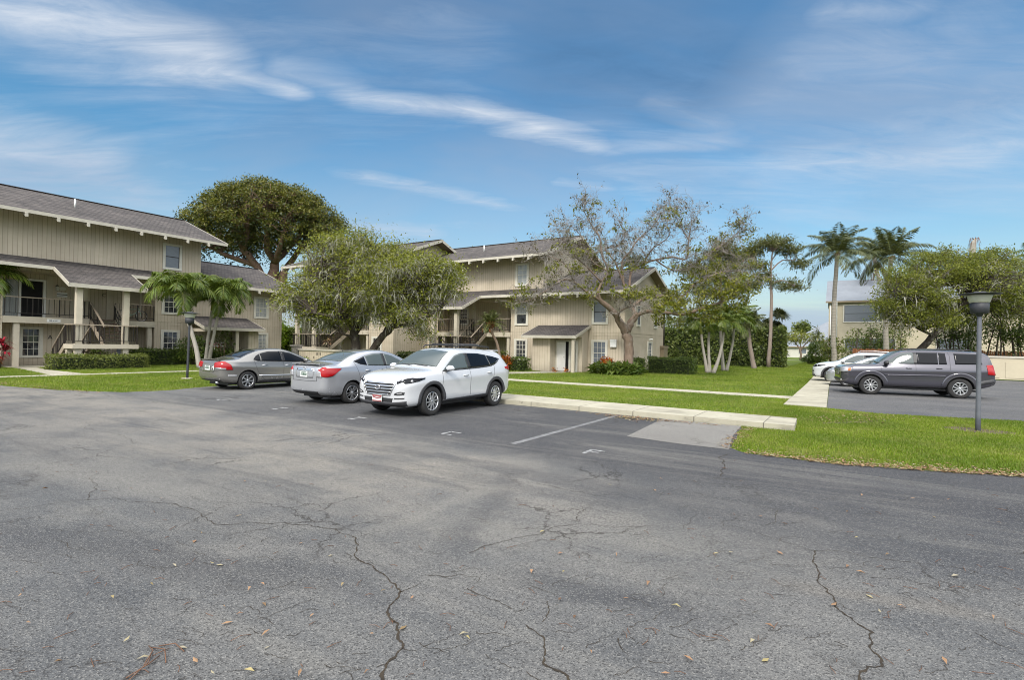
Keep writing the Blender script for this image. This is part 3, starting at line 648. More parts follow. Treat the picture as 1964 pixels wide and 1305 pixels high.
class Car:
    def __init__(s, spec, paint, name, label, cat, loc, rz, scale=1.0, group=None):
        s.sp = spec; s.root = thing(name, label, cat, loc, rz, group); s.root.scale = (scale,)*3; s.paint = paint
        g = {k: kf(v) for k, v in spec['k'].items()}; s.g = g
        x0, x1 = spec['x']; xs = sorted(set([x0, x0+.02, x0+.06, x0+.13, x1-.13, x1-.06, x1-.02, x1] + list(np.linspace(x0+.2, x1-.2, 38))))
        bm = bmesh.new(); rings = []
        for x in xs:
            zb, w, zs, zt, wr = (g[k](x) for k in ('zb','w','zs','zt','wr'))
            zt = max(zt, zs+.02); cr = min(.05, (zt-zs)*.35); ze = zt-cr; wr = min(wr, w*.97); gh = ze-zs
            half = [(0,zb),(w*.55,zb),(w*.86,zb+.01),(w*.955,zb+.07),(w*.99,zb+.22*(zs-zb)),(w*.974,zb+.50*(zs-zb)),(w*1.0,zb+.76*(zs-zb)),(w*.992,zb+.83*(zs-zb)),(w*.955,zs-.02)]
            ws = w*.935
            half += [(ws,zs+min(.02,gh*.2))] + [(ws+(wr-ws)*t+.018*math.sin(math.pi*t)*min(1,gh/.3), zs+gh*t) for t in (.35,.7,.93)]
            half += [(wr*.93,ze+cr*.42),(wr*.6,zt-cr*.18),(0,zt)]
            rings.append([bm.verts.new((x,y,z)) for y,z in half] + [bm.verts.new((x,-y,z)) for y,z in half[-2:0:-1]])
        n = len(rings[0])
        for a, b in zip(rings, rings[1:]):
            for j in range(n): bm.faces.new((a[j], b[j], b[(j+1)%n], a[(j+1)%n]))
        bm.faces.new(rings[0]); bm.faces.new(rings[-1][::-1]); bmesh.ops.recalc_face_normals(bm, faces=bm.faces[:])
        me = bpy.data.meshes.new('body'); bm.to_mesh(me); bm.free(); me.materials.append(paint)
        o = bpy.data.objects.new('tmp', me); COL.objects.link(o); sm = o.modifiers.new('s', 'SUBSURF'); sm.levels = sm.render_levels = 1
        smooth = evalmesh(o); s.bvh = BVHTree.FromPolygons([v.co.copy() for v in smooth.vertices], [tuple(p.vertices) for p in smooth.polygons])
        # wheel wells
        m = MB(); r = spec['r']+.045
        for wx in spec['wx']:
            for sd in (1, -1):
                y0, y1 = spec['hw']-.30, spec['hw']+.15
                m.lathe([(r,y0),(r,y1)] if sd > 0 else [(r,-y1),(r,-y0)], 40, 0, 'y', (wx,0,spec['r']+.01))
        co = m.build('cut', CM['black']); o.modifiers.clear(); o.data = smooth
        bo = o.modifiers.new('b', 'BOOLEAN'); bo.operation = 'DIFFERENCE'; bo.solver = 'EXACT'; bo.object = co; bo.material_mode = 'TRANSFER'
        body = evalmesh(o); bpy.data.objects.remove(o); bpy.data.objects.remove(co)
        body.polygons.foreach_set('use_smooth', [True]*len(body.polygons))
        if hasattr(body, 'set_sharp_from_angle'): body.set_sharp_from_angle(angle=R(38))
        s.body = link('body', body, s.root); s.lathe_wheels()
    def snap(s, p, d=None, off=.004):
        if d is not None:
            d = Vector(d).normalized(); h = s.bvh.ray_cast(Vector(p) - d*4, d)
            if h[0] is not None: return h[0] - d*off
        q = s.bvh.find_nearest(Vector(p)); return q[0] + q[1]*off
    def grid(s, lo, hi, mode, off, nu, nv, mb, m=0, depth=.02):
        def res(pl, n):
            pl = [Vector(p) for p in pl]; L = [0]
            for a, b in zip(pl, pl[1:]): L.append(L[-1]+(b-a).length)
            out = []
            for i in range(n+1):
                t = L[-1]*i/n; j = max(k for k in range(len(L)) if L[k] <= t+1e-9); j = min(j, len(pl)-2)
                f = (t-L[j])/max(1e-9, L[j+1]-L[j]); out.append(pl[j].lerp(pl[j+1], f))
            return out
        a, b = res(lo, nu), res(hi, nu); P = []
        for i in range(nu+1):
            for j in range(nv+1):
                q = a[i].lerp(b[i], j/nv)
                if mode == 'L': q = s.snap((q[0], 0, q[1]), (0,-1,0), off)
                elif mode == 'R': q = s.snap((q[0], 0, q[1]), (0,1,0), off)
                elif mode == 'F': q = s.snap((0, q[0], q[1]), (-1,0,0), off)
                elif mode == 'B': q = s.snap((0, q[0], q[1]), (1,0,0), off)
                elif mode == 'T': q = s.snap((q[0], q[1], 0), (0,0,-1), off)
                else: q = s.snap(q, None, off)
                P.append(q)
        k = nv+1; fs = [(i*k+j,(i+1)*k+j,(i+1)*k+j+1,i*k+j+1) for i in range(nu) for j in range(nv)]
        # skirt so a panel has thickness
        rim = [i*k for i in range(nu+1)] + [nu*k+j for j in range(1,k)] + [i*k+nv for i in range(nu-1,-1,-1)] + [j for j in range(nv-1,0,-1)]
        back = {'L':(0,-1,0),'R':(0,1,0),'F':(-1,0,0),'B':(1,0,0),'T':(0,0,-1)}.get(mode)
        o = len(P)
        for i in rim:
            q = P[i]
            P.append(q + Vector(back)*depth if back else s.bvh.find_nearest(q)[0] - s.bvh.find_nearest(q)[1]*.01)
        nr = len(rim); fs += [(rim[i], o+i, o+(i+1)%nr, rim[(i+1)%nr]) for i in range(nr)]
        mb.add(P, fs, m, True)
    def patch(s, name, mat, lo, hi, mode, off=.004, nu=10, nv=4, parent=None, both=False):
        out = []; off = off+.006 if mode == 'N' else off+.003; nu = max(nu, 12)+(8 if mode == 'N' else 4); nv = nv+(4 if mode == 'N' else 2)
        modes = [mode]
        if both: modes = ['L','R'] if mode in 'LR' else [mode, mode+'m']
        for md in modes:
            mb = MB(); l, h = lo, hi
            if md.endswith('m'):
                l = [((-p[0], p[1]) if md[0] in 'FB' else (p[0], -p[1]) if md[0] == 'T' else (p[0], -p[1], p[2])) for p in lo]
                h = [((-p[0], p[1]) if md[0] in 'FB' else (p[0], -p[1]) if md[0] == 'T' else (p[0], -p[1], p[2])) for p in hi]
            s.grid(l, h, md[0], off, nu, nv, mb); out.append(mb.build(name, mat, parent or s.root))
        return out
    def line(s, pts, mode, w=.009, name='door_gap', mat=None, parent=None, off=.002):
        """a thin dark shut line on the body side"""
        for md in (['L','R'] if mode == 'LR' else [mode]):
            a = []; b = []
            for i, p in enumerate(pts):
                d = Vector(pts[min(i+1,len(pts)-1)])-Vector(pts[max(i-1,0)]); d.normalize(); nrm = Vector((-d.y,d.x))*w/2
                a.append(Vector(p)-nrm); b.append(Vector(p)+nrm)
            mb = MB(); s.grid(a, b, md, off, 14, 1, mb, depth=.01); mb.build(name, mat or CM['line'], parent or s.body)
    def lathe_wheels(s):
        sp = s.sp; r = sp['r']; tw = sp.get('tw', .215); rr = r*sp.get('rim', .66); n = sp['spokes']
        ty = MB(); h = tw/2
        ty.lathe([(rr*.98,-h*.92),(rr+.02,-h),(r-.035,-h),(r-.012,-h*.86),(r,-h*.6),(r,h*.6),(r-.012,h*.86),(r-.035,h),(rr+.02,h),(rr*.98,h*.92)], 40, 0, 'y', cap=False)
        rm = MB(); rm.lathe([(rr*1.0,-h*.9),(rr*1.0,h*.93),(rr*.955,h*.97),(rr*.93,h*.9),(rr*.90,h*.45),(rr*.86,-h*.2)], 40, 0, 'y', cap=False)
        rm.lathe([(rr*.9,-h*.35),(0,-h*.35)], 28, 1, 'y'); rm.lathe([(0,h*.90),(rr*.17,h*.86),(rr*.21,h*.66),(rr*.21,h*.2)], 20, 0, 'y')
        for i in range(n):
            t = 2*math.pi*i/n; tw2 = sp.get('twist', 0); ww = sp.get('sw', .05)
            forks = ((-ww*.62,),(ww*.62,)) if sp.get('fork') else ((0,),)
            for (dx,) in forks:
                c, q = math.cos(t), math.sin(t); c2, q2 = math.cos(t+tw2), math.sin(t+tw2)
                a = Vector((c*rr*.14-q*dx*.6, h*.74, q*rr*.14+c*dx*.6)); b = Vector((c2*rr*.95-q2*dx*1.9, h*.80, q2*rr*.95+c2*dx*1.9))
                d = (b-a).normalized(); x = d.cross(Vector((0,1,0))).normalized()
                w1, w2 = sp.get('sw1', ww*.8)/2, ww/2; y = Vector((0,1,0))*.014
                vs = [a-x*w1-y, a+x*w1-y, a+x*w1*.7+y, a-x*w1*.7+y, b-x*w2-y, b+x*w2-y, b+x*w2*.7+y, b-x*w2*.7+y]
                rm.add(vs, [(0,1,2,3),(7,6,5,4),(0,4,5,1),(1,5,6,2),(2,6,7,3),(3,7,4,0)], 0)
        rm.lathe([(0,h*.95),(rr*.10,h*.93),(rr*.12,h*.86)], 12, 0, 'y')
        tmesh = ty.build('tyre', CM['rubber']); rmesh = rm.build('rim', [sp.get('rimmat', CM['alloy']), CM['black']])
        td, rd = tmesh.data, rmesh.data; bpy.data.objects.remove(tmesh); bpy.data.objects.remove(rmesh)
        for i, wx in enumerate(sp['wx']):
            for sd in (1, -1):
                w = bpy.data.objects.new('wheel', None); COL.objects.link(w); w.parent = s.root; w.location = (wx, sd*(sp['hw']-h-.025), r)
                w.rotation_euler = (0, R(17*i+23*(sd>0)), 0 if sd > 0 else math.pi)
                link('tyre', td, w); link('rim', rd, w)
    def under(s, z0=.16, w=.62):
        m = MB(); m.box(s.sp['wx'][1]-.55, s.sp['wx'][0]+.5, -w, w, z0, .32); m.build('underbody', CM['black'], s.root)
    def mirror(s, x, z, mat, y=None, size=(.10,.115,.075)):
        for sd in (1, -1):
            yb = s.snap((x,0,z), (0,-sd,0), 0).y; m = MB(); c = Vector((x, yb+sd*.13, z+.06)); n, k = 10, 8; vs = []
            for i in range(k+1):
                f = math.pi*i/k
                for j in range(n):
                    t = 2*math.pi*j/n; q = Vector((math.cos(t)*math.sin(f)*size[0]*(1.25 if math.cos(t)>0 else .62), math.cos(f)*size[1], math.sin(t)*math.sin(f)*size[2]*(1.15 if math.sin(t) > 0 else .8))); vs.append(c+q)
            m.add(vs, [(i*n+j,i*n+(j+1)%n,(i+1)*n+(j+1)%n,(i+1)*n+j) for i in range(k) for j in range(n)], 0, True)
            o = m.build('wing_mirror', mat, s.root); m = MB(); m.beam((x+.03,yb-sd*.02,z-.005), (x,yb+sd*.12,z+.015), .09, .035); m.build('bracket', CM['black'], o)
    def handles(s, pts, mat):
        for x, z in pts:
            for md, sd in (('L',1),('R',-1)):
                p = s.snap((x,0,z), (0,-sd,0), 0); m = MB(); m.tube([(p.x-.10,p.y-sd*.004,z-.004),(p.x-.08,p.y+sd*.028,z),(p.x+.06,p.y+sd*.03,z+.002),(p.x+.09,p.y-sd*.004,z)], [.012,.016,.016,.012], 8); m.build('door_handle', mat, s.root)
    def arch(s, w=.075, mat=None, name='arch_trim', z0=None, off=.012):
        r = s.sp['r']+.045
        for wx in s.sp['wx']:
            a0 = math.asin(max(-.9, ((z0 if z0 else s.g['zb'](wx)+.02)-s.sp['r']-.01)/r)); ts = np.linspace(a0, math.pi-a0, 25)
            lo = [(wx+math.cos(t)*r, s.sp['r']+.01+math.sin(t)*r) for t in ts]; hi = [(wx+math.cos(t)*(r+w), s.sp['r']+.01+math.sin(t)*(r+w)) for t in ts]
            s.patch(name, mat, lo, hi, 'L', off, 28, 2, None, True)
    def plate(s, mode, z, y=0, tilt=0, w=.31, h=.155, mats=None, off=.016):
        m = MB(); sx = 1 if mode == 'F' else -1
        p = s.snap((0, y, z), (-sx,0,0), off); x = p.x; 
        bx = lambda a, b, c, d, k, t: m.box(min(x,x+sx*t), max(x,x+sx*t), y+a, y+b, z+c, z+d, k)
        bx(-w/2, w/2, -h/2, h/2, 0, .012); mats = mats or [CM['plate'], CM['ink']]
        if mats[1] is CM['platered']:
            bx(-w/2+.004, w/2-.004, h/2-.04, h/2-.004, 1, .0145); bx(-w/2+.004, w/2-.004, -h/2+.004, -h/2+.028, 1, .0145)
            for i in range(7): a = (i-3)/3; bx(a*.11-.02, a*.11+.02, -.012+abs(a)*.02, .012+abs(a)*.022, 1, .0145)
        else:
            for i in range(7):
                if i != 3: bx(-w/2+.03+i*.037, -w/2+.054+i*.037, -.032, .028, 1, .0145)
            bx(-.018, .018, -.03, .03, 1, .0145); bx(-.1, .1, h/2-.03, h/2-.016, 1, .0145)
        m.build('licence_plate', mats, s.root)
# ------------------------------------------------------------------ the six parked cars
def crossover(label, loc, rz, scale, paint, group=None, full=True):
    hl = 2.2375
    sp = dict(x=(-hl,hl), hw=.925, wx=(1.345,-1.325), r=.352, spokes=10, twist=.32, sw=.042, sw1=.05, rim=.64, k=dict(
        zb=[(-hl,.46),(-2.1,.36),(-1.6,.27),(1.5,.25),(2.0,.23),(hl,.30)],
        w=[(-hl,.64),(-2.2,.76),(-2.05,.86),(-1.8,.91),(-1.2,.925),(1.2,.925),(1.7,.905),(1.95,.865),(2.1,.80),(2.19,.70),(hl,.55)],
        zs=[(-hl,.80),(-2.2,1.0),(-2.05,1.12),(-1.7,1.12),(-.6,1.06),(.7,1.0),(1.2,.975),(1.7,.94),(2.05,.87),(2.2,.77),(hl,.64)],
        zt=[(-hl,.84),(-2.22,1.03),(-2.12,1.22),(-1.92,1.46),(-1.78,1.55),(-1.5,1.585),(-.6,1.63),(0,1.625),(.3,1.575),(.6,1.44),(1.05,1.17),(1.2,1.115),(1.6,1.075),(1.95,1.0),(2.12,.92),(2.2,.82),(hl,.67)],
        wr=[(-hl,.5),(-2.15,.68),(-1.9,.64),(-1.5,.62),(-.4,.625),(.2,.615),(.55,.66),(1.0,.76),(1.3,.80),(1.8,.75),(2.1,.66),(hl,.45)]))
    c = Car(sp, paint, 'parked_car', label, 'car', loc, rz, scale, group); g = CM['glass']; t = CM['tint']
    c.under(.2)
    c.patch('windscreen', g, [(-.70,1.155),(-.35,1.185),(0,1.195),(.35,1.185),(.70,1.155)], [(-.53,1.53),(0,1.575),(.53,1.53)], 'F', .006, 16, 8)
    c.patch('rear_window', t, [(-.60,1.20),(0,1.22),(.60,1.20)], [(-.50,1.46),(0,1.50),(.50,1.46)], 'B', .006, 12, 5)
    c.patch('side_window', g, [(.90,1.075),(.40,1.09),(-.10,1.10)], [(.86,1.10),(.55,1.29),(.30,1.43),(.05,1.49),(-.10,1.495)], 'L', .006, 14, 6, None, True)
    c.patch('side_window', t, [(-.18,1.105),(-.7,1.125),(-1.1,1.15)], [(-.18,1.495),(-.7,1.485),(-1.05,1.44)], 'L', .006, 12, 6, None, True)
    c.patch('side_window', t, [(-1.12,1.152),(-1.35,1.20),(-1.62,1.33)], [(-1.07,1.435),(-1.35,1.40),(-1.62,1.345)], 'L', .006, 10, 4, None, True)
    c.patch('window_pillar', CM['black'], [(-.105,1.10),(-.175,1.105)], [(-.105,1.495),(-.175,1.495)], 'L', .005, 3, 5, None, True)
    c.line([(.93,1.06),(.3,1.078),(-.5,1.10),(-1.1,1.135),(-1.4,1.195),(-1.66,1.33)], 'LR', .018, 'belt_trim', CM['chrome'] if not full else CM['black'], None, .007)
    c.arch(.085, CM['clad']); c.patch('sill_cladding', CM['clad'], [(-.90,.27),(.95,.27)], [(-.90,.40),(.95,.36)], 'L', .012, 10, 3, None, True)
    c.patch('bumper_cladding', CM['clad'], [(-.76,.26),(0,.245),(.76,.26)], [(-.78,.40),(-.45,.36),(.45,.36),(.78,.40)], 'F', .012, 16, 3)
    c.patch('bumper_cladding', CM['clad'], [(-.78,.40),(.78,.40)], [(-.80,.58),(.80,.58)], 'B', .012, 16, 3)
    # front: hexagonal grille with bars, lamps, intakes
    gr = c.patch('grille', CM['black'], [(-.36,.52),(-.2,.50),(.2,.50),(.36,.52)], [(-.50,.775),(-.3,.805),(.3,.805),(.50,.775)], 'F', .006, 14, 5)[0]
    for z, w in ((.53,.34),(.595,.40),(.665,.45),(.735,.49),(.80,.42)): c.patch('grille_bar', CM['chrome'], [(-w,z-.013),(0,z-.016),(w,z-.013)], [(-w,z+.013),(0,z+.012),(w,z+.013)], 'F', .022, 12, 1, gr)
    for sgn in (-1, 1): c.patch('grille_frame', CM['chrome'], [(sgn*.36,.51),(sgn*.42,.62),(sgn*.51,.79)], [(sgn*.385,.51),(sgn*.45,.62),(sgn*.54,.80)], 'F', .016, 8, 1, gr)
    p = c.snap((0,0,.685), (-1,0,0), .036); m = MB(); ring = [(p.x+.004, .082*math.cos(a), .69+.046*math.sin(a)) for a in np.linspace(0, 2*math.pi, 25)]; m.tube(ring, .0085, 6)
    for dy in (-.028, .028): m.beam((p.x+.004, dy+.012, .69+.034), (p.x+.004, dy-.012, .69-.034), .008, .016)
    m.beam((p.x+.004,-.03,.684), (p.x+.004,.03,.696), .008, .014); m.build('emblem', CM['chrome'], gr)
    hd = c.patch('headlight', CM['tint'], [(2.13,.55,.755),(2.02,.72,.775),(1.82,.85,.835),(1.62,.90,.90)], [(2.14,.53,.81),(2.02,.70,.88),(1.82,.83,.915),(1.60,.895,.925)], 'N', .008, 14, 3, None, True)
    for o, sd in zip(hd, (1,-1)):
        for (x, y, z, r_) in ((2.06,.64,.80,.028),(1.96,.755,.825,.036)):
            q = c.snap((x, sd*y, z), None, .017); m = MB(); d = (q-Vector((1.5,0,.8))).normalized(); m.lathe([(r_,0),(r_*.8,.008),(r_*.3,.014),(0,.015)], 12, 0, 'x'); b = m.build('lens', CM['clear'], o); b.location = q; b.rotation_euler = d.to_track_quat('X','Z').to_euler()
        mb = MB(); lo = [(2.13,sd*.56,.80),(2.0,sd*.73,.868),(1.82,sd*.84,.905),(1.64,sd*.895,.918)]; hi = [(2.13,sd*.555,.812),(2.0,sd*.725,.882),(1.82,sd*.835,.918),(1.62,sd*.893,.926)]; c.grid(lo, hi, 'N', .022, 16, 1, mb); mb.build('lamp_strip', CM['clear'], o)
    for sgn in (1,-1):
        fl = c.patch('fog_lamp', CM['black'], [(sgn*.50,.535),(sgn*.62,.53),(sgn*.74,.545)], [(sgn*.53,.575),(sgn*.66,.615),(sgn*.75,.60)], 'F', .006, 8, 3)[0]
        c.patch('lens', CM['clear'], [(sgn*.58,.548),(sgn*.70,.556)], [(sgn*.60,.578),(sgn*.70,.588)], 'F', .012, 4, 2, fl)
        c.patch('intake', CM['black'], [(sgn*.50,.435),(sgn*.74,.445)], [(sgn*.52,.463),(sgn*.75,.475)], 'F', .005, 8, 2)
    c.patch('lower_grille', CM['black'], [(-.44,.365),(.44,.365)], [(-.47,.455),(.47,.455)], 'F', .006, 14, 2)
    c.patch('taillight', CM['red'], [(-2.16,.66,.97),(-2.03,.84,1.0),(-1.82,.895,1.05)], [(-2.13,.64,1.10),(-2.0,.82,1.115),(-1.80,.885,1.10)], 'N', .008, 10, 4, None, True)
    c.line([(.98,.42),(1.0,.75),(.95,1.05)], 'LR'); c.line([(-.14,.41),(-.14,.8),(-.14,1.09)], 'LR'); c.line([(-1.05,.66),(-1.2,.85),(-1.28,1.14)], 'LR')
    c.line([(-1.2,.94),(-.4,.90),(.9,.82)], 'LR', .010, 'crease', CM['line'] if not full else None) if False else None
    c.mirror(.78, 1.06, paint); c.handles([(.08,.93),(-.98,.965)], paint)
    for sd in (1,-1):
        m = MB(); m.tube([(-1.42,sd*.56,1.60),(-1.38,sd*.565,1.66),(-.6,sd*.575,1.70),(.02,sd*.57,1.685),(.1,sd*.56,1.63)], .016, 8)
        m.build('roof_rail', CM['black'] if full else CM['alloy'], s_root(c))
    if full:
        for x in (-.95,-.25): m = MB(); m.tube([(x,-.575,1.69),(x,-.5,1.725),(x,.5,1.725),(x,.575,1.69)], .016, 8); m.build('roof_bar', CM['black'], s_root(c))
    m = MB(); m.box(-1.93,-1.68,-.55,.55,1.545,1.572); m.build('spoiler', paint, c.root)
    c.plate('F', .435, .0, mats=[CM['plate'], CM['platered']], off=.03) if full else None
    # wipers
    for y0, y1 in ((.45,-.05),(-.05,-.5)):
        a = c.snap((0,y0,1.165),(-1,0,0),.012); b = c.snap((0,y1,1.20),(-1,0,0),.014); m = MB(); m.tube([a,a.lerp(b,.5)+Vector((.012,0,.004)),b], .008, 5); m.build('wiper', CM['black'], c.root)
    return c
def s_root(c): return c.root
def sedan(label, loc, rz, scale, paint, style):
    A = style == 'grey'
    hl = 2.25 if A else 2.23
    if A:
        k = dict(zb=[(-hl,.42),(-2.1,.30),(-1.7,.22),(1.6,.20),(2.0,.19),(hl,.26)],
            w=[(-hl,.56),(-2.21,.70),(-2.05,.80),(-1.7,.865),(-1.0,.877),(1.1,.877),(1.7,.855),(2.0,.77),(2.15,.66),(hl,.45)],
            zs=[(-hl,.74),(-2.2,.93),(-1.9,.965),(-1.2,.945),(0,.90),(1.0,.875),(1.7,.80),(2.05,.70),(hl,.55)],
            zt=[(-hl,.80),(-2.21,.985),(-2.1,1.03),(-1.85,1.055),(-1.62,1.085),(-1.1,1.28),(-.7,1.395),(-.3,1.432),(0,1.435),(.3,1.40),(.7,1.27),(1.35,.985),(1.5,.94),(1.85,.845),(2.1,.74),(hl,.60)],
            wr=[(-hl,.45),(-2.1,.66),(-1.6,.70),(-1.2,.63),(-.6,.56),(0,.555),(.4,.57),(.9,.65),(1.4,.72),(1.8,.66),(hl,.35)])
        sp = dict(x=(-hl,hl), hw=.877, wx=(1.37,-1.33), r=.318, spokes=7, sw=.075, sw1=.045, rim=.68, k=k)
    else:
        k = dict(zb=[(-hl,.36),(-2.1,.27),(-1.7,.22),(1.6,.20),(2.0,.19),(hl,.28)],
            w=[(-hl,.58),(-2.19,.70),(-2.03,.79),(-1.7,.838),(-1.0,.848),(1.1,.848),(1.7,.82),(1.95,.75),(2.12,.65),(hl,.45)],
            zs=[(-hl,.80),(-2.18,1.0),(-1.9,1.03),(-1.2,1.01),(0,.965),(1.0,.935),(1.6,.87),(2.0,.77),(hl,.58)],
            zt=[(-hl,.86),(-2.2,1.05),(-2.1,1.085),(-1.85,1.11),(-1.66,1.14),(-1.1,1.36),(-.7,1.47),(-.3,1.508),(0,1.512),(.35,1.47),(.75,1.33),(1.3,1.07),(1.45,1.02),(1.8,.93),(2.08,.81),(hl,.64)],
            wr=[(-hl,.46),(-2.1,.64),(-1.6,.66),(-1.2,.60),(-.6,.55),(0,.545),(.4,.56),(.9,.64),(1.4,.70),(1.8,.63),(hl,.35)])
        sp = dict(x=(-hl,hl), hw=.848, wx=(1.33,-1.27), r=.306, spokes=10, sw=.032, sw1=.034, fork=False, rim=.68, k=k)
        if True: sp['spokes'] = 5; sp['fork'] = True; sp['sw'] = .038
    c = Car(sp, paint, 'parked_car', label, 'car', loc, rz, scale); g = CM['tint'] if A else CM['glass']; rt = c.root
    c.under(.17, .58)
    dz = 0 if A else .075
    c.patch('windscreen', CM['glass'], [(-.66,.985+dz),(0,1.03+dz),(.66,.985+dz)], [(-.48,1.36+dz),(0,1.395+dz),(.48,1.36+dz)], 'F', .006, 14, 7)
    c.patch('rear_window', g, [(-.56,1.115+dz*.9),(0,1.125+dz*.9),(.56,1.115+dz*.9)], [(-.46,1.34+dz),(0,1.375+dz),(.46,1.34+dz)], 'B', .006, 14, 6)
    wb = lambda x: c.g['zs'](x)+.045
    if A:
        c.patch('side_window', g, [(1.08,.955),(.5,.955),(.07,.965)], [(1.02,.985),(.7,1.14),(.4,1.265),(.07,1.325)], 'L', .006, 14, 6, None, True)
        c.patch('side_window', g, [(-.02,.967),(-.5,.985),(-.82,1.0)], [(-.02,1.33),(-.45,1.325),(-.80,1.25)], 'L', .006, 12, 6, None, True)
        c.patch('side_window', g, [(-.85,1.002),(-.98,1.01),(-1.08,1.04)], [(-.83,1.235),(-.97,1.17),(-1.09,1.06)], 'L', .006, 8, 4, None, True)
        c.patch('window_pillar', CM['black'], [(.065,.965),(-.015,.968)], [(.065,1.33),(-.015,1.333)], 'L', .005, 3, 4, None, True)
        c.line([(1.12,.945),(.5,.94),(-.3,.965),(-.95,.99),(-1.1,1.03)], 'LR', .014, 'belt_trim', CM['black'], None, .006)
    else:
        c.patch('side_window', g, [(1.0,1.02),(.5,1.03),(.05,1.04)], [(.95,1.05),(.65,1.2),(.38,1.33),(.05,1.40)], 'L', .006, 14, 6, None, True)
        c.patch('side_window', g, [(-.05,1.042),(-.45,1.055),(-.68,1.065)], [(-.05,1.405),(-.35,1.40),(-.70,1.33)], 'L', .006, 12, 6, None, True)
        c.patch('side_window', CM['tint'], [(-.72,1.067),(-.95,1.10),(-1.14,1.175)], [(-.74,1.315),(-.95,1.245),(-1.15,1.185)], 'L', .006, 8, 4, None, True)
        c.patch('window_pillar', CM['black'], [(.045,1.04),(-.045,1.042)], [(.045,1.405),(-.045,1.408)], 'L', .005, 3, 4, None, True)
    # shut lines, handles, mirrors
    zz = .92 if A else .99
    c.line([(1.02,.32),(1.05,.6),(1.0,zz)], 'LR'); c.line([(.03,.32),(.02,.6),(.02,zz+.02)], 'LR'); c.line([(-.72,.34),(-.8,.42),(-.97,.62),(-1.05,.8),(-1.1 if A else -1.16,1.03 if A else 1.17)], 'LR')
    c.handles([(.18,.83 if A else .90),(-.72,.85 if A else .92)], CM['chrome'] if A else paint); c.mirror(.88, .935 if A else 1.0, paint, size=(.085,.10,.065))
    c.line([(1.0,.30),(-.9,.30)], 'LR', .05, 'sill_trim', CM['black'] if A else paint, rt, .008)
    if A: c.line([(.98,.455),(-.93,.475)], 'LR', .035, 'rub_strip', CM['chrome'], rt, .008); c.line([(-1.72,.50),(-2.0,.51)], 'LR', .03, 'rub_strip', CM['chrome'], rt, .006)
    # tail
    if A:
        tl = c.patch('taillight', CM['red'], [(-2.225,.40,.78),(-2.15,.62,.74),(-2.02,.79,.70),(-1.86,.845,.70)], [(-2.21,.37,.935),(-2.14,.60,.945),(-2.0,.775,.93),(-1.92,.83,.87)], 'N', .009, 12, 5, None, True)
        for o, sd in zip(tl, (1,-1)):
            mb = MB(); c.grid([(-2.2,sd*.50,.735),(-2.05,sd*.75,.715)], [(-2.2,sd*.50,.78),(-2.05,sd*.75,.765)], 'N', .024, 14, 4, mb); mb.build('reverse_lamp', CM['clear'], o)
        c.patch('plate_recess', paint, [(-.36,.62),(.36,.62)], [(-.36,.83),(.36,.83)], 'B', .003, 8, 3)
        c.plate('B', .755); p = c.snap((0,.33,.73),(1,0,0),.012)
        m = MB(); m.lathe([(.075,0),(.075,-.006),(0,-.007)], 20, 0, 'x', (p.x,-.33,.73)); m.box(p.x-.012,p.x-.0075,-.35,-.31,.69,.77,1); m.build('sticker', [CM['plate'], CM['line']], rt)
        c.line([(-.84+.84,.0)]*2, 'L') if False else None
        c.patch('bumper_gap', CM['line'], [(-.62,.655),(0,.64),(.62,.655)], [(-.62,.664),(0,.649),(.62,.664)], 'B', .002, 12, 1, c.body)
        c.patch('lower_valance', CM['black'], [(-.60,.30),(.60,.30)], [(-.64,.36),(.64,.36)], 'B', .004, 10, 2)
        m = MB(); m.lathe([(.035,-.06),(.035,.06)], 10, 0, 'x', (-2.2,-.52,.27)); m.build('exhaust_pipe', CM['chrome'], rt)
        sp_ = MB(); sp_.box(-2.19,-2.05,-.56,.56,1.028,1.045); sp_.build('boot_lip', paint, rt)
    else:
        tl = c.patch('taillight', CM['red'], [(-2.17,.52,.80),(-2.07,.69,.77),(-1.94,.80,.80),(-1.72,.838,.95)], [(-2.165,.54,.95),(-2.05,.70,.99),(-1.92,.785,1.01),(-1.66,.835,1.0)], 'N', .010, 12, 5, None, True)
        for o, sd in zip(tl, (1,-1)):
            mb = MB(); c.grid([(-2.18,sd*.50,.775),(-2.12,sd*.63,.765)], [(-2.18,sd*.535,.93),(-2.13,sd*.61,.90)], 'N', .026, 12, 6, mb); mb.build('reverse_lamp', CM['clear'], o)
        c.patch('boot_recess', paint, [(-.35,.74),(0,.73),(.35,.74)], [(-.40,.95),(0,.955),(.40,.95)], 'B', .012, 10, 3)
        c.patch('chrome_strip', CM['chrome'], [(-.32,.935),(0,.925),(.32,.935)], [(-.33,.985),(0,.99),(.33,.985)], 'B', .022, 12, 2)
        p = c.snap((0,0,.99),(1,0,0),.03); m = MB(); ring = [(p.x-.002,.045*math.cos(a),.99+.04*math.sin(a)) for a in np.linspace(0,2*math.pi,21)]; m.tube(ring,.006,6); m.box(p.x-.008,p.x+.002,-.06,.06,.981,.999); m.build('emblem', CM['chrome'], rt)
        c.plate('B', .83, off=.026)
        c.patch('boot_gap', CM['line'], [(-.5,.655),(0,.645),(.5,.655)], [(-.5,.663),(0,.653),(.5,.663)], 'B', .002, 12, 1, c.body)
        for sgn in (1,-1): c.patch('boot_gap', CM['line'], [(sgn*.50,.66),(sgn*.505,.80),(sgn*.54,.97)], [(sgn*.508,.66),(sgn*.513,.80),(sgn*.548,.97)], 'B', .002, 8, 1, c.body)
        c.patch('lower_valance', CM['black'], [(-.50,.27),(.50,.27)], [(-.56,.38),(.56,.38)], 'B', .005, 10, 2)
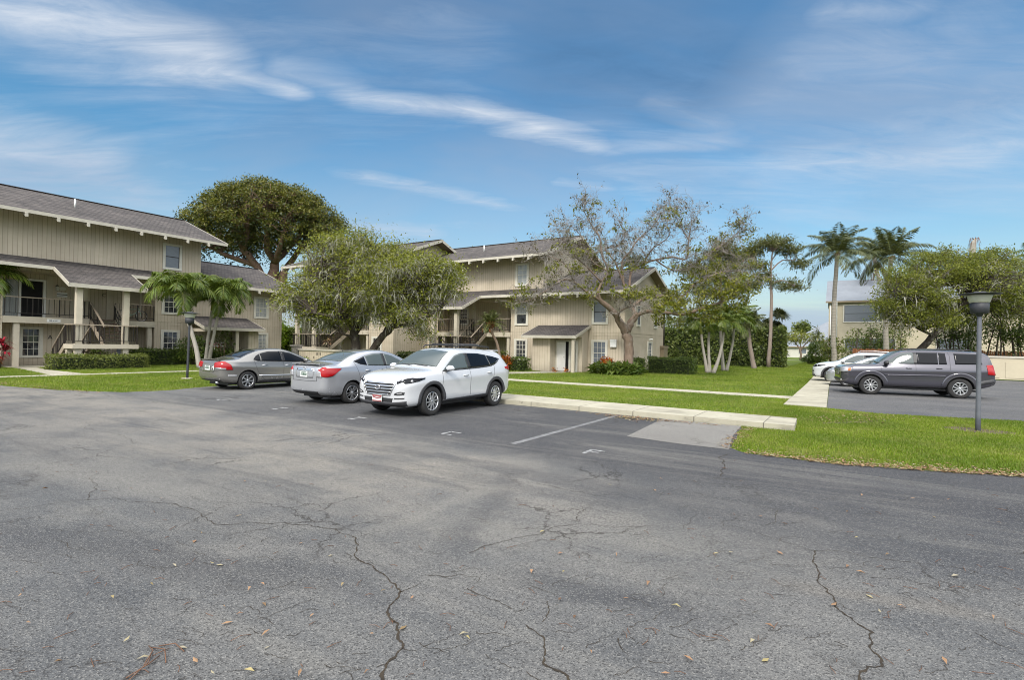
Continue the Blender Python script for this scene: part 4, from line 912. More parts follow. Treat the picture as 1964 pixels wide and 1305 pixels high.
        m = MB(); m.box(-2.21,-2.0,-.60,.60,1.10,1.122); m.box(-2.16,-2.06,-.58,-.5,1.06,1.099); m.box(-2.16,-2.06,.5,.58,1.06,1.099); m.build('boot_spoiler', paint, rt)
        m = MB(); m.tube([(-.95,0,1.43),(-1.02,0,1.52),(-1.06,0,1.60)], .008, 5); m.build('aerial', CM['black'], rt)
    # nose
    c.patch('headlight', CM['clear'], [(2.12,.45,.62),(1.95,.70,.66),(1.75,.82,.72)], [(2.10,.42,.72),(1.92,.68,.77),(1.68,.81,.80)], 'N', .008, 10, 3, None, True)
    c.patch('grille', CM['black'], [(-.38,.50),(.38,.50)], [(-.42,.60),(.42,.60)], 'F', .006, 10, 2); c.patch('lower_grille', CM['black'], [(-.5,.28),(.5,.28)], [(-.5,.40),(.5,.40)], 'F', .006, 10, 2)
    return c
def boxy_suv(label, loc, rz, scale, paint):
    hl = 2.43
    sp = dict(x=(-hl,hl), hw=.985, wx=(1.44,-1.36), r=.372, spokes=5, fork=True, sw=.055, sw1=.05, tw=.24, rim=.62, k=dict(
        zb=[(-hl,.56),(-2.3,.46),(-1.8,.34),(1.7,.32),(2.1,.34),(2.36,.42),(hl,.50)],
        w=[(-hl,.80),(-2.36,.90),(-2.2,.955),(-1.8,.985),(1.6,.985),(2.0,.975),(2.2,.95),(2.36,.87),(hl,.78)],
        zs=[(-hl,.92),(-2.36,1.10),(-2.2,1.19),(-1.5,1.185),(0,1.155),(1.0,1.13),(1.8,1.10),(2.2,1.06),(2.36,1.02),(hl,.94)],
        zt=[(-hl,.96),(-2.39,1.16),(-2.34,1.36),(-2.24,1.66),(-2.12,1.755),(-1.6,1.79),(-.6,1.815),(.15,1.80),(.46,1.74),(.78,1.55),(1.16,1.27),(1.30,1.215),(1.8,1.185),(2.15,1.15),(2.34,1.10),(2.40,1.04),(hl,.98)],
        wr=[(-hl,.70),(-2.3,.80),(-2.1,.73),(-1.5,.72),(-.2,.715),(.35,.70),(.8,.74),(1.2,.84),(1.5,.87),(2.0,.86),(2.3,.80),(hl,.70)]))
    c = Car(sp, paint, 'parked_car', label, 'car', loc, rz, scale); t = CM['tint']; g = CM['glass']; rt = c.root
    c.under(.25, .7)
    c.patch('windscreen', g, [(-.78,1.235),(0,1.275),(.78,1.235)], [(-.62,1.69),(0,1.735),(.62,1.69)], 'F', .006, 14, 7)
    c.patch('rear_window', t, [(-.70,1.24),(.70,1.24)], [(-.60,1.63),(.60,1.63)], 'B', .006, 12, 5)
    c.patch('side_window', g, [(1.02,1.235),(.5,1.24),(.05,1.245)], [(.98,1.27),(.66,1.49),(.42,1.655),(.05,1.685)], 'L', .006, 14, 6, None, True)
    c.patch('side_window', t, [(-.06,1.247),(-.7,1.26)], [(-.06,1.69),(-.7,1.695)], 'L', .006, 10, 6, None, True)
    c.patch('side_window', t, [(-.73,1.26),(-.97,1.265)], [(-.73,1.695),(-.94,1.685)], 'L', .006, 6, 6, None, True)
    c.patch('side_window', t, [(-1.22,1.275),(-2.02,1.29)], [(-1.20,1.68),(-1.93,1.665)], 'L', .006, 10, 6, None, True)
    c.patch('window_pillar', CM['black'], [(.045,1.245),(-.055,1.247)], [(.045,1.69),(-.055,1.692)], 'L', .005, 3, 4, None, True)
    # raised arches in body colour and dark rim, side moulding, sills
    c.arch(.16, paint, 'wheel_flare', off=.022); c.arch(.028, CM['black'], 'arch_lip', off=.026)
    c.line([(1.0,.80),(-.92,.83)], 'LR', .045, 'side_moulding', CM['alloy'] if False else paint, rt, .016)
    c.line([(.96,.36),(-.85,.36)], 'LR', .07, 'sill', CM['black'], rt, .008)
    c.line([(1.12,.42),(1.13,.8),(1.06,1.2)], 'LR'); c.line([(-.01,.42),(-.01,1.24)], 'LR'); c.line([(-.82,.46),(-.92,.7),(-1.06,1.0),(-1.07,1.6),(-1.02,1.70)], 'LR')
    c.handles([(.22,1.08),(-.72,1.10)], paint); c.mirror(.92, 1.2, CM['black'], size=(.10,.12,.09))
    hd = c.patch('headlight', CM['clear'], [(2.41,.55,.86),(2.33,.84,.87),(2.10,.965,.90)], [(2.40,.52,1.02),(2.31,.83,1.04),(2.08,.955,1.05)], 'N', .012, 10, 4, None, True)
    for o, sd in zip(hd, (1,-1)): mb = MB(); c.grid([(2.2,sd*.93,.91),(2.12,sd*.96,.92)], [(2.18,sd*.925,1.02),(2.10,sd*.955,1.03)], 'N', .026, 8, 5, mb); mb.build('turn_lamp', CM['amber'], o)
    gr = c.patch('grille', CM['black'], [(-.46,.72),(.46,.72)], [(-.48,1.02),(.48,1.02)], 'F', .008, 10, 4)[0]
    for z in (.80,.88,.96): c.patch('grille_bar', CM['chrome'], [(-.45,z-.02),(.45,z-.02)], [(-.45,z+.02),(.45,z+.02)], 'F', .02, 8, 1, gr)
    c.patch('lower_grille', CM['black'], [(-.7,.40),(.7,.40)], [(-.75,.60),(.75,.60)], 'F', .008, 12, 3)
    for sgn in (1,-1): c.patch('fog_lamp', CM['clear'], [(sgn*.70,.50),(sgn*.80,.50)], [(sgn*.70,.58),(sgn*.80,.58)], 'F', .014, 4, 2)
    c.patch('taillight', CM['red'], [(-2.36,.80,.90),(-2.26,.93,.91),(-2.16,.965,.92)], [(-2.34,.78,1.27),(-2.24,.90,1.28),(-2.14,.93,1.28)], 'N', .014, 6, 5, None, True)
    c.patch('bumper_cladding', CM['clad'], [(-.90,.52),(.90,.52)], [(-.92,.76),(.92,.76)], 'B', .02, 12, 3); c.line([(-2.42,.70),(-2.1,.64),(-1.86,.56)], 'LR', .15, 'bumper_cladding', CM['clad'], rt, .012)
    for sd in (1,-1): m = MB(); m.tube([(-1.75,sd*.66,1.77),(-1.7,sd*.665,1.815),(.1,sd*.66,1.835),(.2,sd*.655,1.80)], .018, 8); m.build('roof_rail', CM['black'], rt)
    m = MB(); m.tube([(-2.2,-.9,.5),(-2.47,-.55,.47)], .02, 6); m.box(-2.52,-2.2,-.05,.05,.42,.5); m.build('tow_hitch', CM['black'], rt)
    c.plate('B', .95)
    return c
P_white = paintm('paint_white', (.47,.48,.495), 0.0, .28); P_silver = paintm('paint_silver', (.40,.41,.43), .5, .30); P_grey = paintm('paint_warm_grey', (.205,.20,.188), .5, .3)
P_slate = paintm('paint_slate', (.055,.054,.070), .4, .25)
crossover('white crossover with black roof rails facing the camera', (-9.19,10.88,0), R(-90), 1.0, P_white)
sedan('silver sedan parked tail-out beside the white crossover', (-12.42,11.22,0), R(90), 1.0, P_silver, 'silver')
sedan('warm grey sedan with dark tinted windows next to the lamp post', (-18.22,11.66,0), R(90), 1.0, P_grey, 'grey')
boxy_suv('dark slate grey SUV seen side-on in the right-hand lot', (2.25,27.0,0), R(180+9), 1.035, P_slate)
crossover('white crossover with dark glass behind the dark grey SUV', (.80,35.2,0), R(180), 1.04, P_white, None, False)
sedan('silver sedan nosing out between the dark SUV and the white crossover', (1.45,31.4,0), R(180), 1.0, P_silver, 'silver')
# ------------------------------------------------------------------ vegetation
def leaf_quads(C, size, aspect=.55, up=.3, fold=0.0, jit=.35, seed=0, dirs=None):
    """one pointed four-cornered leaf per centre; returns verts and quads"""
    r = np.random.default_rng(seed); n = len(C)
    d = r.normal(size=(n,3)) if dirs is None else dirs + r.normal(size=(n,3))*jit
    d /= np.linalg.norm(d, axis=1)[:,None] + 1e-9
    nn = r.normal(size=(n,3)) + np.array([0,0,up*3]); s = np.cross(d, nn); s /= np.linalg.norm(s, axis=1)[:,None] + 1e-9
    L = size*(.45+1.25*r.random(n)**1.6)[:,None]; W = L*aspect*.5
    drop = np.array([0,0,-1.0])*L*fold
    V = np.stack([C, C+d*L*.5+s*W, C+d*L+drop, C+d*L*.5-s*W], 1).reshape(-1,3)
    return V, np.arange(4*n).reshape(n,4)
def blob_points(blobs, rnd, shell=.55):
    """cluster centres in ellipsoids (cx,cy,cz,rx,ry,rz,n[,shell,zmin])"""
    out = []
    for b in blobs:
        c = np.array(b[:3]); rr = np.array(b[3:6]); n = b[6]; sh = b[7] if len(b) > 7 else shell; zmin = b[8] if len(b) > 8 else -1
        k = 0
        while k < n:
            v = rnd.normal(size=3); v /= np.linalg.norm(v)
            if v[2] < zmin: continue
            q = sh + (1-sh)*rnd.random()**.6; out.append(c + v*rr*q); k += 1
    return np.array(out)
def leaves_at(P, per, spread, size, seed, **kw):
    r = np.random.default_rng(seed); n = len(P)
    C = np.repeat(P, per, 0) + r.normal(size=(n*per,3))*np.array(spread if hasattr(spread,'__len__') else (spread,)*3)
    return leaf_quads(C, size, seed=seed+1, **kw)
def branch_to(mb, limbs, P, rnd, r0=.05, r1=.012, n=5, sag=.1, m=0, bend=.25):
    """a curved branch from the nearest limb point to each cluster"""
    pts = []; 
    for L in limbs:
        for a, b in zip(L, L[1:]):
            for t in (0,.33,.66): pts.append([(a[i]*(1-t)+b[i]*t) for i in range(4)])
    A_ = np.array(pts)
    for p in P:
        d = np.linalg.norm(A_[:,:3]-p, axis=1) + np.maximum(0, A_[:,2]-p[2])*1.2; q = A_[np.argmin(d)]
        a = Vector(q[:3]); b = Vector(p); L = (b-a).length; rr = min(r0, q[3]*.7)
        j = Vector(rnd.normal(size=3))*L*bend*.4; c = a.lerp(b,.35) + j + Vector((0,0,L*sag)); e = a.lerp(b,.7) + j*.6 + Vector((0,0,L*sag*.7)) + Vector(rnd.normal(size=3))*L*.05
        mb.tube([a, c, e, b], [rr, rr*.72, rr*.45, r1], n, m, False)
def smooth_limb(L, n=3, seed=1, wob=.04):
    """(x,y,z,r) polyline -> a denser curve with a little wander"""
    r = random.Random(seed); out = []; k = len(L)
    for i in range(k-1):
        p0, p1, p2, p3 = (np.array(L[max(0,min(k-1,j))]) for j in (i-1,i,i+1,i+2))
        for s in range(n):
            t = s/n; q = .5*((2*p1)+(-p0+p2)*t+(2*p0-5*p1+4*p2-p3)*t*t+(-p0+3*p1-3*p2+p3)*t**3)
            q[3] = max(.006, q[3]); w = q[3]*wob*8
            if s or i: q[:3] += [r.uniform(-w,w) for _ in range(3)]
            out.append(tuple(q))
    out.append(tuple(L[-1])); return out
def limbs_mesh(name, limbs, mat, parent, n=8, extra=None):
    mb = MB()
    for L in limbs: mb.tube([p[:3] for p in L], [p[3] for p in L], n, 0, True)
    if extra: extra(mb)
    return mb.build(name, mat, parent)
def tree(name, label, cat, base, limbs, blobs, leafsets, barkm, seed, group=None, br=dict(), trunk_name='trunk', nb=8, shell=.55):
    """limbs in world metres; leafsets: (part name, material, share, per, spread, size, kw)"""
    rnd = np.random.default_rng(seed); o = thing(name, label, cat, base, 0, group); b = np.array(base)
    loc = [[(p[0]-b[0], p[1]-b[1], p[2]-b[2], p[3]) for p in smooth_limb(L, 3, seed+i)] for i, L in enumerate(limbs)]
    P = blob_points([(q[0]-b[0], q[1]-b[1], q[2]-b[2], *q[3:]) for q in blobs], rnd, shell)
    limbs_mesh(trunk_name, loc, barkm, o, nb, lambda mb: branch_to(mb, loc, P[::br.get('every',1)], rnd, br.get('r0',.05), br.get('r1',.012), 5, br.get('sag',.1)))
    for i, (nm, mat, share, per, spread, size, kw) in enumerate(leafsets):
        sel = P[rnd.random(len(P)) < share] + (np.array(kw.pop('off')) if 'off' in kw else 0)
        V, Q = leaves_at(sel, per, spread, size, seed*31+i, **kw); mesh_np(nm, V, Q, mat, o)
    return o
W = lambda px, py, d, r: (*AT(px, py, d), r)
def ground(v): return (v[0], v[1], 0)
# --- big ficus beyond the left building
D = 62
base = ground(AT(520, 620, D))
L = [[(*base,.9), W(522,560,D,.75), W(524,530,D,.6), W(527,505,D,.5)],
     [W(527,505,D,.42), W(512,470,D-2,.34), W(514,430,D-3,.2), W(510,395,D-4,.08)],
     [W(527,505,D,.42), W(550,480,D+1,.32), W(572,455,D,.22), W(600,430,D+2,.08)], [W(527,505,D,.36), W(538,470,D-3,.25), W(548,430,D-3,.12)],
     [W(521,570,D,.5), W(494,512,D-1,.42), W(468,480,D-2,.34), W(452,450,D-2,.22), W(436,415,D-3,.08)],
     [W(468,480,D-2,.3), W(476,440,D-3,.2), W(474,410,D-3,.08)], [W(494,512,D-1,.33), W(440,492,D-2,.26), W(412,480,D-2,.16), W(395,470,D-3,.08)],
     [W(521,560,D,.45), W(560,500,D+1,.34), W(580,470,D,.26), W(600,455,D-1,.12)], [W(545,520,D,.4), W(540,560,D,.5), W(538,600,D,.6)]]
def B(px, py, d, rx, ry, rz, *a): p = AT(px, py, d); return (p.x, p.y, p.z, rx, ry, rz, *a)
tree('ficus_tree', 'huge dark domed ficus tree rising behind the left apartment building', 'tree', base, L,
    [B(505,442,D,7.3,6.8,5.1,330,.86,-.12), B(420,450,D-2,3.6,4.5,3.6,120,.75,-.5), B(590,445,D,4.2,4.5,4.0,150,.78,-.5), B(500,400,D,5.2,5,3.1,130,.8,-.1), B(440,410,D,3.3,3.5,2.8,80,.8,-.2), B(560,400,D,3.6,3.5,2.4,80,.8,-.2), B(490,450,D,6.0,5,3.0,100,.2), B(620,440,D,1.9,2,2.2,40,.6)],
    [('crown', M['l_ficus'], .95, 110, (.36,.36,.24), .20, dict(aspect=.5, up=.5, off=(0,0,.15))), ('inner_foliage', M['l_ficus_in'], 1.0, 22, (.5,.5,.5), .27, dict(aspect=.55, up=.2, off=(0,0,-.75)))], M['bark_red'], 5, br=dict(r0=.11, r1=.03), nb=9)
# --- mossy live oak in front of the mid block
D = 34; base = ground(AT(685, 690, 31.5)); b2 = ground(AT(705, 690, 31.5)); D = 31.5
L = [[(*base,.34), W(683,660,D,.28), W(680,640,D,.24), W(668,610,D-.5,.17), W(640,570,D-1,.1), W(610,530,D-1.5,.05)], [W(680,640,D,.2), W(700,610,D+1,.15), W(712,560,D+1,.1), W(700,500,D+1,.05)],
     [W(668,610,D-.5,.13), W(650,610,D-2,.1), W(600,600,D-2.5,.05)], [(*b2,.26), W(715,672,D,.22), W(735,645,D-.3,.2), W(752,628,D-.5,.16), W(790,590,D-1,.1), W(840,540,D-1,.05)],
     [W(752,628,D-.5,.12), W(800,618,D-1,.09), W(850,590,D-1.5,.04)], [W(735,645,D-.3,.12), W(750,600,D+1,.1), W(745,540,D+1,.06), W(740,490,D+1,.03)], [W(680,655,D,.12), W(668,645,D-.5,.07), W(655,640,D-1,.04)]]
tree('live_oak_tree', 'broad live oak hung with grey moss between the cars and the middle block', 'tree', base, L,
    [B(700,540,D,4.3,3.2,2.3,230,.35), B(600,565,D-1,1.7,2,1.7,80,.4), B(640,490,D,1.7,2,1.3,70,.4), B(680,465,D,1.3,1.5,.8,45,.3), B(790,530,D-1,2.5,2.4,1.6,130,.4), B(850,545,D-1,1.3,1.6,1.2,60,.4), B(775,598,D-1,2.2,2.2,.9,62,.3), B(630,600,D-1,1.9,2,.8,60,.3), B(740,480,D,1.6,1.6,.7,45,.3), B(800,636,D-1.2,.9,1.1,.4,13,.3), B(690,560,D,3.4,3,1.4,80,.2), B(845,520,D-1,1.1,1.2,.8,35,.3), B(565,570,D-1,.8,1,1.1,24,.3)],
    [('crown', M['l_oak'], .96, 68, (.30,.30,.19), .115, dict(aspect=.5, up=.3)), ('crown', M['l_oak'], .8, 20, (.6,.6,.5), .12, dict(aspect=.4, up=.2)), ('hanging_moss', M['l_moss'], .42, 36, (.20,.20,.14), .34, dict(aspect=.10, up=0, dirs=None, fold=.55, off=(0,0,-.22)))], M['bark_dark'], 9, br=dict(r0=.05, r1=.01))
# --- sparse spreading tree in front of the right building (limbs follow the photograph's tree)
D = 32.6; Q = lambda x, y, dd, r: W(1000+x/3.728, 370+y/3.728, D+dd, r)
base = ground(Q(770,1285,0,0)[:3])
L = [[(*base,.36), Q(770,1200,0,.30), Q(768,1090,0,.285), Q(752,1010,0,.30)],
     [Q(748,1000,0,.26), Q(705,930,-.2,.23), Q(680,880,-.3,.2), Q(620,815,-.6,.17), Q(565,770,-.8,.14), Q(545,715,-1,.09)],
     [Q(755,990,0,.24), Q(785,930,.2,.22), Q(815,880,.4,.19), Q(790,820,.6,.10), Q(770,760,.8,.07), Q(740,700,1,.05)],
     [Q(565,770,-.8,.1), Q(480,720,-1.4,.07), Q(380,640,-2,.06), Q(290,625,-2.4,.05), Q(180,700,-2.8,.04), Q(70,765,-3,.028), Q(-30,790,-3.2,.012)],
     [Q(545,715,-1,.08), Q(575,640,-.8,.07), Q(620,560,-.6,.065), Q(575,440,-.6,.055), Q(560,320,-.4,.045), Q(500,230,-.2,.032), Q(440,110,0,.014), Q(445,60,0,.008)],
     [Q(575,640,-.8,.06), Q(470,530,-1.2,.05), Q(390,460,-1.5,.042), Q(340,380,-1.6,.032), Q(290,330,-1.7,.02), Q(250,250,-1.8,.01)],
     [Q(770,760,.8,.07), Q(690,540,1,.06), Q(645,460,1.1,.05), Q(600,400,1.2,.042), Q(690,380,1.4,.032), Q(740,300,1.6,.022), Q(690,190,1.7,.012)],
     [Q(740,700,1,.055), Q(720,500,.6,.05), Q(770,430,.5,.045), Q(830,340,.4,.036), Q(900,280,.3,.026), Q(970,200,.2,.015), Q(985,150,.2,.008)],
     [Q(815,880,.4,.15), Q(900,850,.0,.11), Q(1010,855,-.8,.10), Q(1150,870,-1.6,.09), Q(1270,835,-2.2,.085), Q(1390,795,-2.6,.07), Q(1500,750,-3,.045), Q(1560,690,-3.2,.02)],
     [Q(790,820,.6,.11), Q(870,760,.9,.1), Q(1010,740,1.2,.09), Q(1150,740,1.5,.085), Q(1225,665,1.8,.075), Q(1300,620,2,.06), Q(1420,570,2.3,.045), Q(1560,560,2.5,.03), Q(1690,600,2.6,.015)],
     [Q(770,700,.8,.08), Q(790,560,1.2,.075), Q(870,510,1.4,.07), Q(960,480,1.6,.062), Q(1080,460,1.8,.055), Q(1180,470,2,.048), Q(1195,340,2.1,.036), Q(1212,240,2.2,.022), Q(1225,120,2.2,.01)],
     [Q(960,480,1.6,.05), Q(1080,555,2,.044), Q(1190,535,2.2,.036), Q(1300,470,2.4,.03), Q(1390,400,2.6,.034), Q(1480,345,2.7,.028), Q(1560,270,2.8,.018), Q(1600,200,2.8,.008)],
     [Q(1195,340,2.1,.028), Q(1140,235,2.2,.024), Q(1085,140,2.2,.016), Q(1050,55,2.2,.008)], [Q(1390,400,2.6,.024), Q(1480,420,3,.02), Q(1570,490,3.2,.012)], [Q(700,930,-.2,.1), Q(700,860,-1,.05), Q(760,820,-1.8,.035), Q(860,800,-2.4,.02)],
     [Q(620,560,-.6,.04), Q(500,480,0,.032), Q(420,300,.4,.02), Q(310,210,.6,.008)], [Q(870,510,1.4,.05), Q(940,400,1.2,.035), Q(1060,300,1.0,.02), Q(1010,160,1,.008)], [Q(380,640,-2,.035), Q(300,500,-2.4,.024), Q(150,440,-2.6,.012), Q(90,430,-2.7,.006)]]
rnd = np.random.default_rng(21); o = thing('spreading_tree', 'wide half-bare tree with a thick forked trunk before the right building', 'tree', base); bb = np.array(base)
loc = [[(p[0]-bb[0],p[1]-bb[1],p[2]-bb[2],p[3]) for p in smooth_limb(l, 4, 40+i, .022)] for i, l in enumerate(L)]
tips = []
def twigs(mb):
    for li, l in enumerate(loc[3:]):
        for k in range(3, len(l), 1):
            for rep in range(5 if l[k][3] < .05 else 3):
                p = Vector(l[k][:3]); r = min(l[k][3]*.5, .02)
                if r < .004: r = .005
                tan = (Vector(l[min(k+1,len(l)-1)][:3])-Vector(l[k-1][:3])).normalized()
                d = (tan*.5 + Vector(rnd.normal(size=3))*.8 + Vector((0,0,.30))).normalized(); Ln = rnd.uniform(.45,1.35); pts = [p]; rr = [r]
                for s in range(4):
                    d = (d + Vector(rnd.normal(size=3))*.38 + Vector((0,0,.06))).normalized(); pts.append(pts[-1]+d*Ln/4); rr.append(max(.008, r*(1-.2*(s+1))))
                    if s >= 1:
                        e = (d + Vector(rnd.normal(size=3))*.9).normalized(); q = pts[-1]; l2 = Ln*rnd.uniform(.22,.5); mid = q+e*l2*.5+Vector(rnd.normal(size=3))*.05
                        mb.tube([q, mid, mid+(e+Vector(rnd.normal(size=3))*.4)*l2*.5], [max(.007,rr[-1]*.7),.0065,.005], 3, 0, False); tips.append(np.array(mid+e*l2*.5))
                mb.tube(pts, rr, 4, 0, False); tips.append(np.array(pts[-1]))
                for q in pts[2:]:
                    for _ in range(2):
                        e = (Vector(rnd.normal(size=3))+Vector((0,0,.15))).normalized(); l3 = rnd.uniform(.18,.5); mb.tube([q, q+e*l3*.5+Vector(rnd.normal(size=3))*.03, q+e*l3], [.007,.0055,.0045], 3, 0, False)
limbs_mesh('trunk', loc, M['bark_grey'], o, 10)
tm = MB(); twigs(tm); tm.build('twigs', M['twig_grey'], o)
T = np.array(tips); rel = T + bb
pxy = np.array([((v:=Vector(q)-Vector((0,0,H))).dot(RT)/v.dot(FW)*F+CX, CY-v.dot(UPV)/v.dot(FW)*F) for q in rel])
green = np.where((pxy[:,1] > 505) | ((pxy[:,0] > 1330) & (pxy[:,1] > 420)), np.clip(.13 + (pxy[:,1]-505)/420, .10, .36), .02); green[(pxy[:,0] < 1050)] *= .35; green[(pxy[:,0] > 1240) & (pxy[:,1] > 530)] *= 2.1; green[(abs(pxy[:,0]-1205) < 48) & (pxy[:,1] > 572)] = 0
pick = rnd.random(len(T)) < green
V, Qd = leaves_at(T[pick], 26, (.15,.15,.10), .15, 77, aspect=.55, up=.5, fold=.15); mesh_np('crown', V, Qd, M['l_bare'], o)
pk = rnd.random(len(T)) < np.where(pxy[:,1] < 520, .22, .14); V, Qd = leaves_at(T[pk], 6, (.06,.06,.08), .11, 78, aspect=.6, up=0, fold=.4); mesh_np('seed_pods', V, Qd, M['l_brown'], o)
# --- large oak over the fence at the right, with bare stems below
D = 42
base = ground(AT(1746, 700, D))
L = [[(*base,.3), W(1760,675,D,.26), W(1790,645,D,.24), W(1820,615,D,.2), W(1850,580,D-1,.14), W(1880,540,D-1,.07)], [W(1820,615,D,.16), W(1790,595,D-1,.1), W(1750,575,D-1.5,.06), W(1715,560,D-2,.03)], [W(1790,645,D,.12), W(1760,630,D-1,.08), W(1735,615,D-1.5,.04)],
     [W(1850,580,D-1,.12), W(1830,530,D+1,.08), W(1810,500,D+1,.04)], [W(1840,600,D,.12), W(1900,590,D+1,.1), W(1960,560,D+1,.06), W(2010,540,D+1,.03)]]
tree('live_oak_tree', 'leaning live oak spreading over the wooden fence behind the lamp post', 'tree', base, L,
    [B(1840,555,D,5.2,4,2.1,230,.4), B(1700,585,D-1,1.0,1,.8,22,.2), B(1770,497,D,.9,.9,.7,20,.2), B(1820,486,D,.9,.9,.7,18,.2), B(1905,492,D,1.1,1,.8,24,.2), B(1715,530,D-1,1.0,1,.8,24,.2), B(1760,545,D-2,1.3,1,1,34,.2), B(1850,520,D-2.5,1.3,1,.8,34,.2), B(1800,570,D-2.5,1.3,1,.8,30,.2), B(1930,570,D-2,1.3,1,.8,30,.2), B(1745,572,D-1,2.4,2.4,2.3,135,.4), B(1790,610,D-2,1.8,1.4,.9,44,.3), B(1790,515,D,2.2,2.2,1.2,75,.4), B(1880,515,D,2.6,2.5,1.3,90,.4), B(1940,545,D+1,3,3,2.2,130,.4), B(1730,605,D-1,1.8,1.8,1.1,55,.3), B(1990,560,D+1,3,3,2.6,100,.4), B(1870,500,D,1.0,1,1.0,22,.3), B(1900,600,D+1,3.4,3,1.3,90,.3)],
    [('crown', M['l_oak_deep'], .97, 84, (.33,.33,.17), .125, dict(aspect=.5, up=.3)), ('hanging_moss', M['l_moss'], .16, 24, (.22,.22,.2), .4, dict(aspect=.1, up=0, fold=.5, off=(0,0,-.2)))], M['bark_dark'], 15, br=dict(r0=.06, r1=.012))
rr = random.Random(5)
def thicket(label, pxs, D, ytop, seed, density=60):
    """dark multi-stemmed shrub with thin crossing stems"""
    r = random.Random(seed); o = None
    base = ground(AT(sum(pxs)/2, 690, D)); L = []
    for i in range(11):
        px = pxs[0]+(pxs[1]-pxs[0])*(i+.5)/11; p0 = ground(AT(px+r.uniform(-8,8), 690, D+r.uniform(-1,1))); q = AT(px+r.uniform(-22,22), ytop+r.uniform(0,25), D+r.uniform(-1,1)); mid = (Vector(p0)+q)/2+Vector((r.uniform(-.4,.4),r.uniform(-.3,.3),0))
        L.append([(*p0,.07), (*mid,.05), (*q,.02)])
    return tree('shrub', label, 'shrub', base, L, [B((pxs[0]+pxs[1])/2, (ytop+690)/2-8, D, (pxs[1]-pxs[0])/2*D/1000*1.05, 1.6, (690-ytop)/2*D/1000, density, .2)], [('foliage', M['l_hedge'], 1, 46, (.32,.32,.25), .17, dict(aspect=.55, up=.3))], M['bark_dark'], seed, br=dict(r0=.03, r1=.008))
thicket('dark stemmy shrub below the leaning oak, left of the lamp post', (1800,1872), 46, 598, 71, 90)
thicket('dark stemmy shrub right of the lamp post by the fence', (1890,1990), 46, 592, 72, 110)
thicket('thin stemmy shrub in front of the cream house window', (1640,1735), 60, 618, 73, 46)
# --- dead snag and neighbours
s = thing('dead_palm_trunk', 'grey dead palm trunk with a broken top above the oak', 'tree', ground(AT(1865, 690, 56)))
zt = AT(1865, 458, 56).z; m = MB(); m.tube([(0,0,0),(.05,0,zt*.5),(-.1,0,zt-1.4),(-.05,0,zt-.5),(.12,0,zt)], [.33,.27,.30,.27,.12], 10); m.build('trunk', M['bark_pale'], s)
m = MB(); 
for i in range(8): a = i*.8; m.tube([(.05,0,zt-.1),(.05+.35*math.cos(a),.35*math.sin(a),zt+.12),(.05+.55*math.cos(a),.55*math.sin(a),zt-.6-.1*i)], [.03,.025,.01], 4)
m.build('dead_frond', M['husk'], s)
# ------------------------------------------------------------------ palms
def frond(mb_l, r, base, az, el, length, droop, nl, leaf_len, leaf_w, vee=.5, hang=.35, mb_r=None, rad=.02):
    """one feather frond: rachis curve + leaflets"""
    pts = []; p = Vector(base); e = el; n = 12; dirh = Vector((math.cos(az), math.sin(az), 0))
    for i in range(n+1):
        pts.append(p.copy()); t = i/n; p = p + (dirh*math.cos(e) + Vector((0,0,math.sin(e))))*length/n; e -= droop/n*(0.5+1.1*t)
    if mb_r is not None: mb_r.tube(pts, [rad*(1-.8*i/n) for i in range(n+1)], 4, 0, False)
    side0 = Vector((-math.sin(az), math.cos(az), 0)); out = []
    for i in range(nl):
        t = .10 + .90*(i+.5)/nl; k = t*n; j = min(int(k), n-1); q = pts[j].lerp(pts[j+1], k-j); d = (pts[j+1]-pts[j]).normalized(); upn = side0.cross(d)*-1 if side0.cross(d).z < 0 else side0.cross(d)
        ll = leaf_len*(math.sin(math.pi*min(1,.18+t*.80)))**.7*(.85+.3*r.random())
        for sd in (1,-1):
            dd = (side0*sd*(.9+.2*r.random()) + d*(.55+.25*r.random()) + upn*vee*(r.random()*.8+.1) - Vector((0,0,hang*(.6+.8*r.random())))).normalized()
            w = d.cross(dd).cross(dd).normalized()*leaf_w*.5 if r.random() < .5 else d*leaf_w*.5
            mid = q + dd*ll*.5 + Vector((0,0,-.02*ll)); tip = q + dd*ll - Vector((0,0,ll*hang*.45))
            out += [q, mid+w, tip, mid-w]
    mb_l.append(np.array([tuple(v) for v in out]))
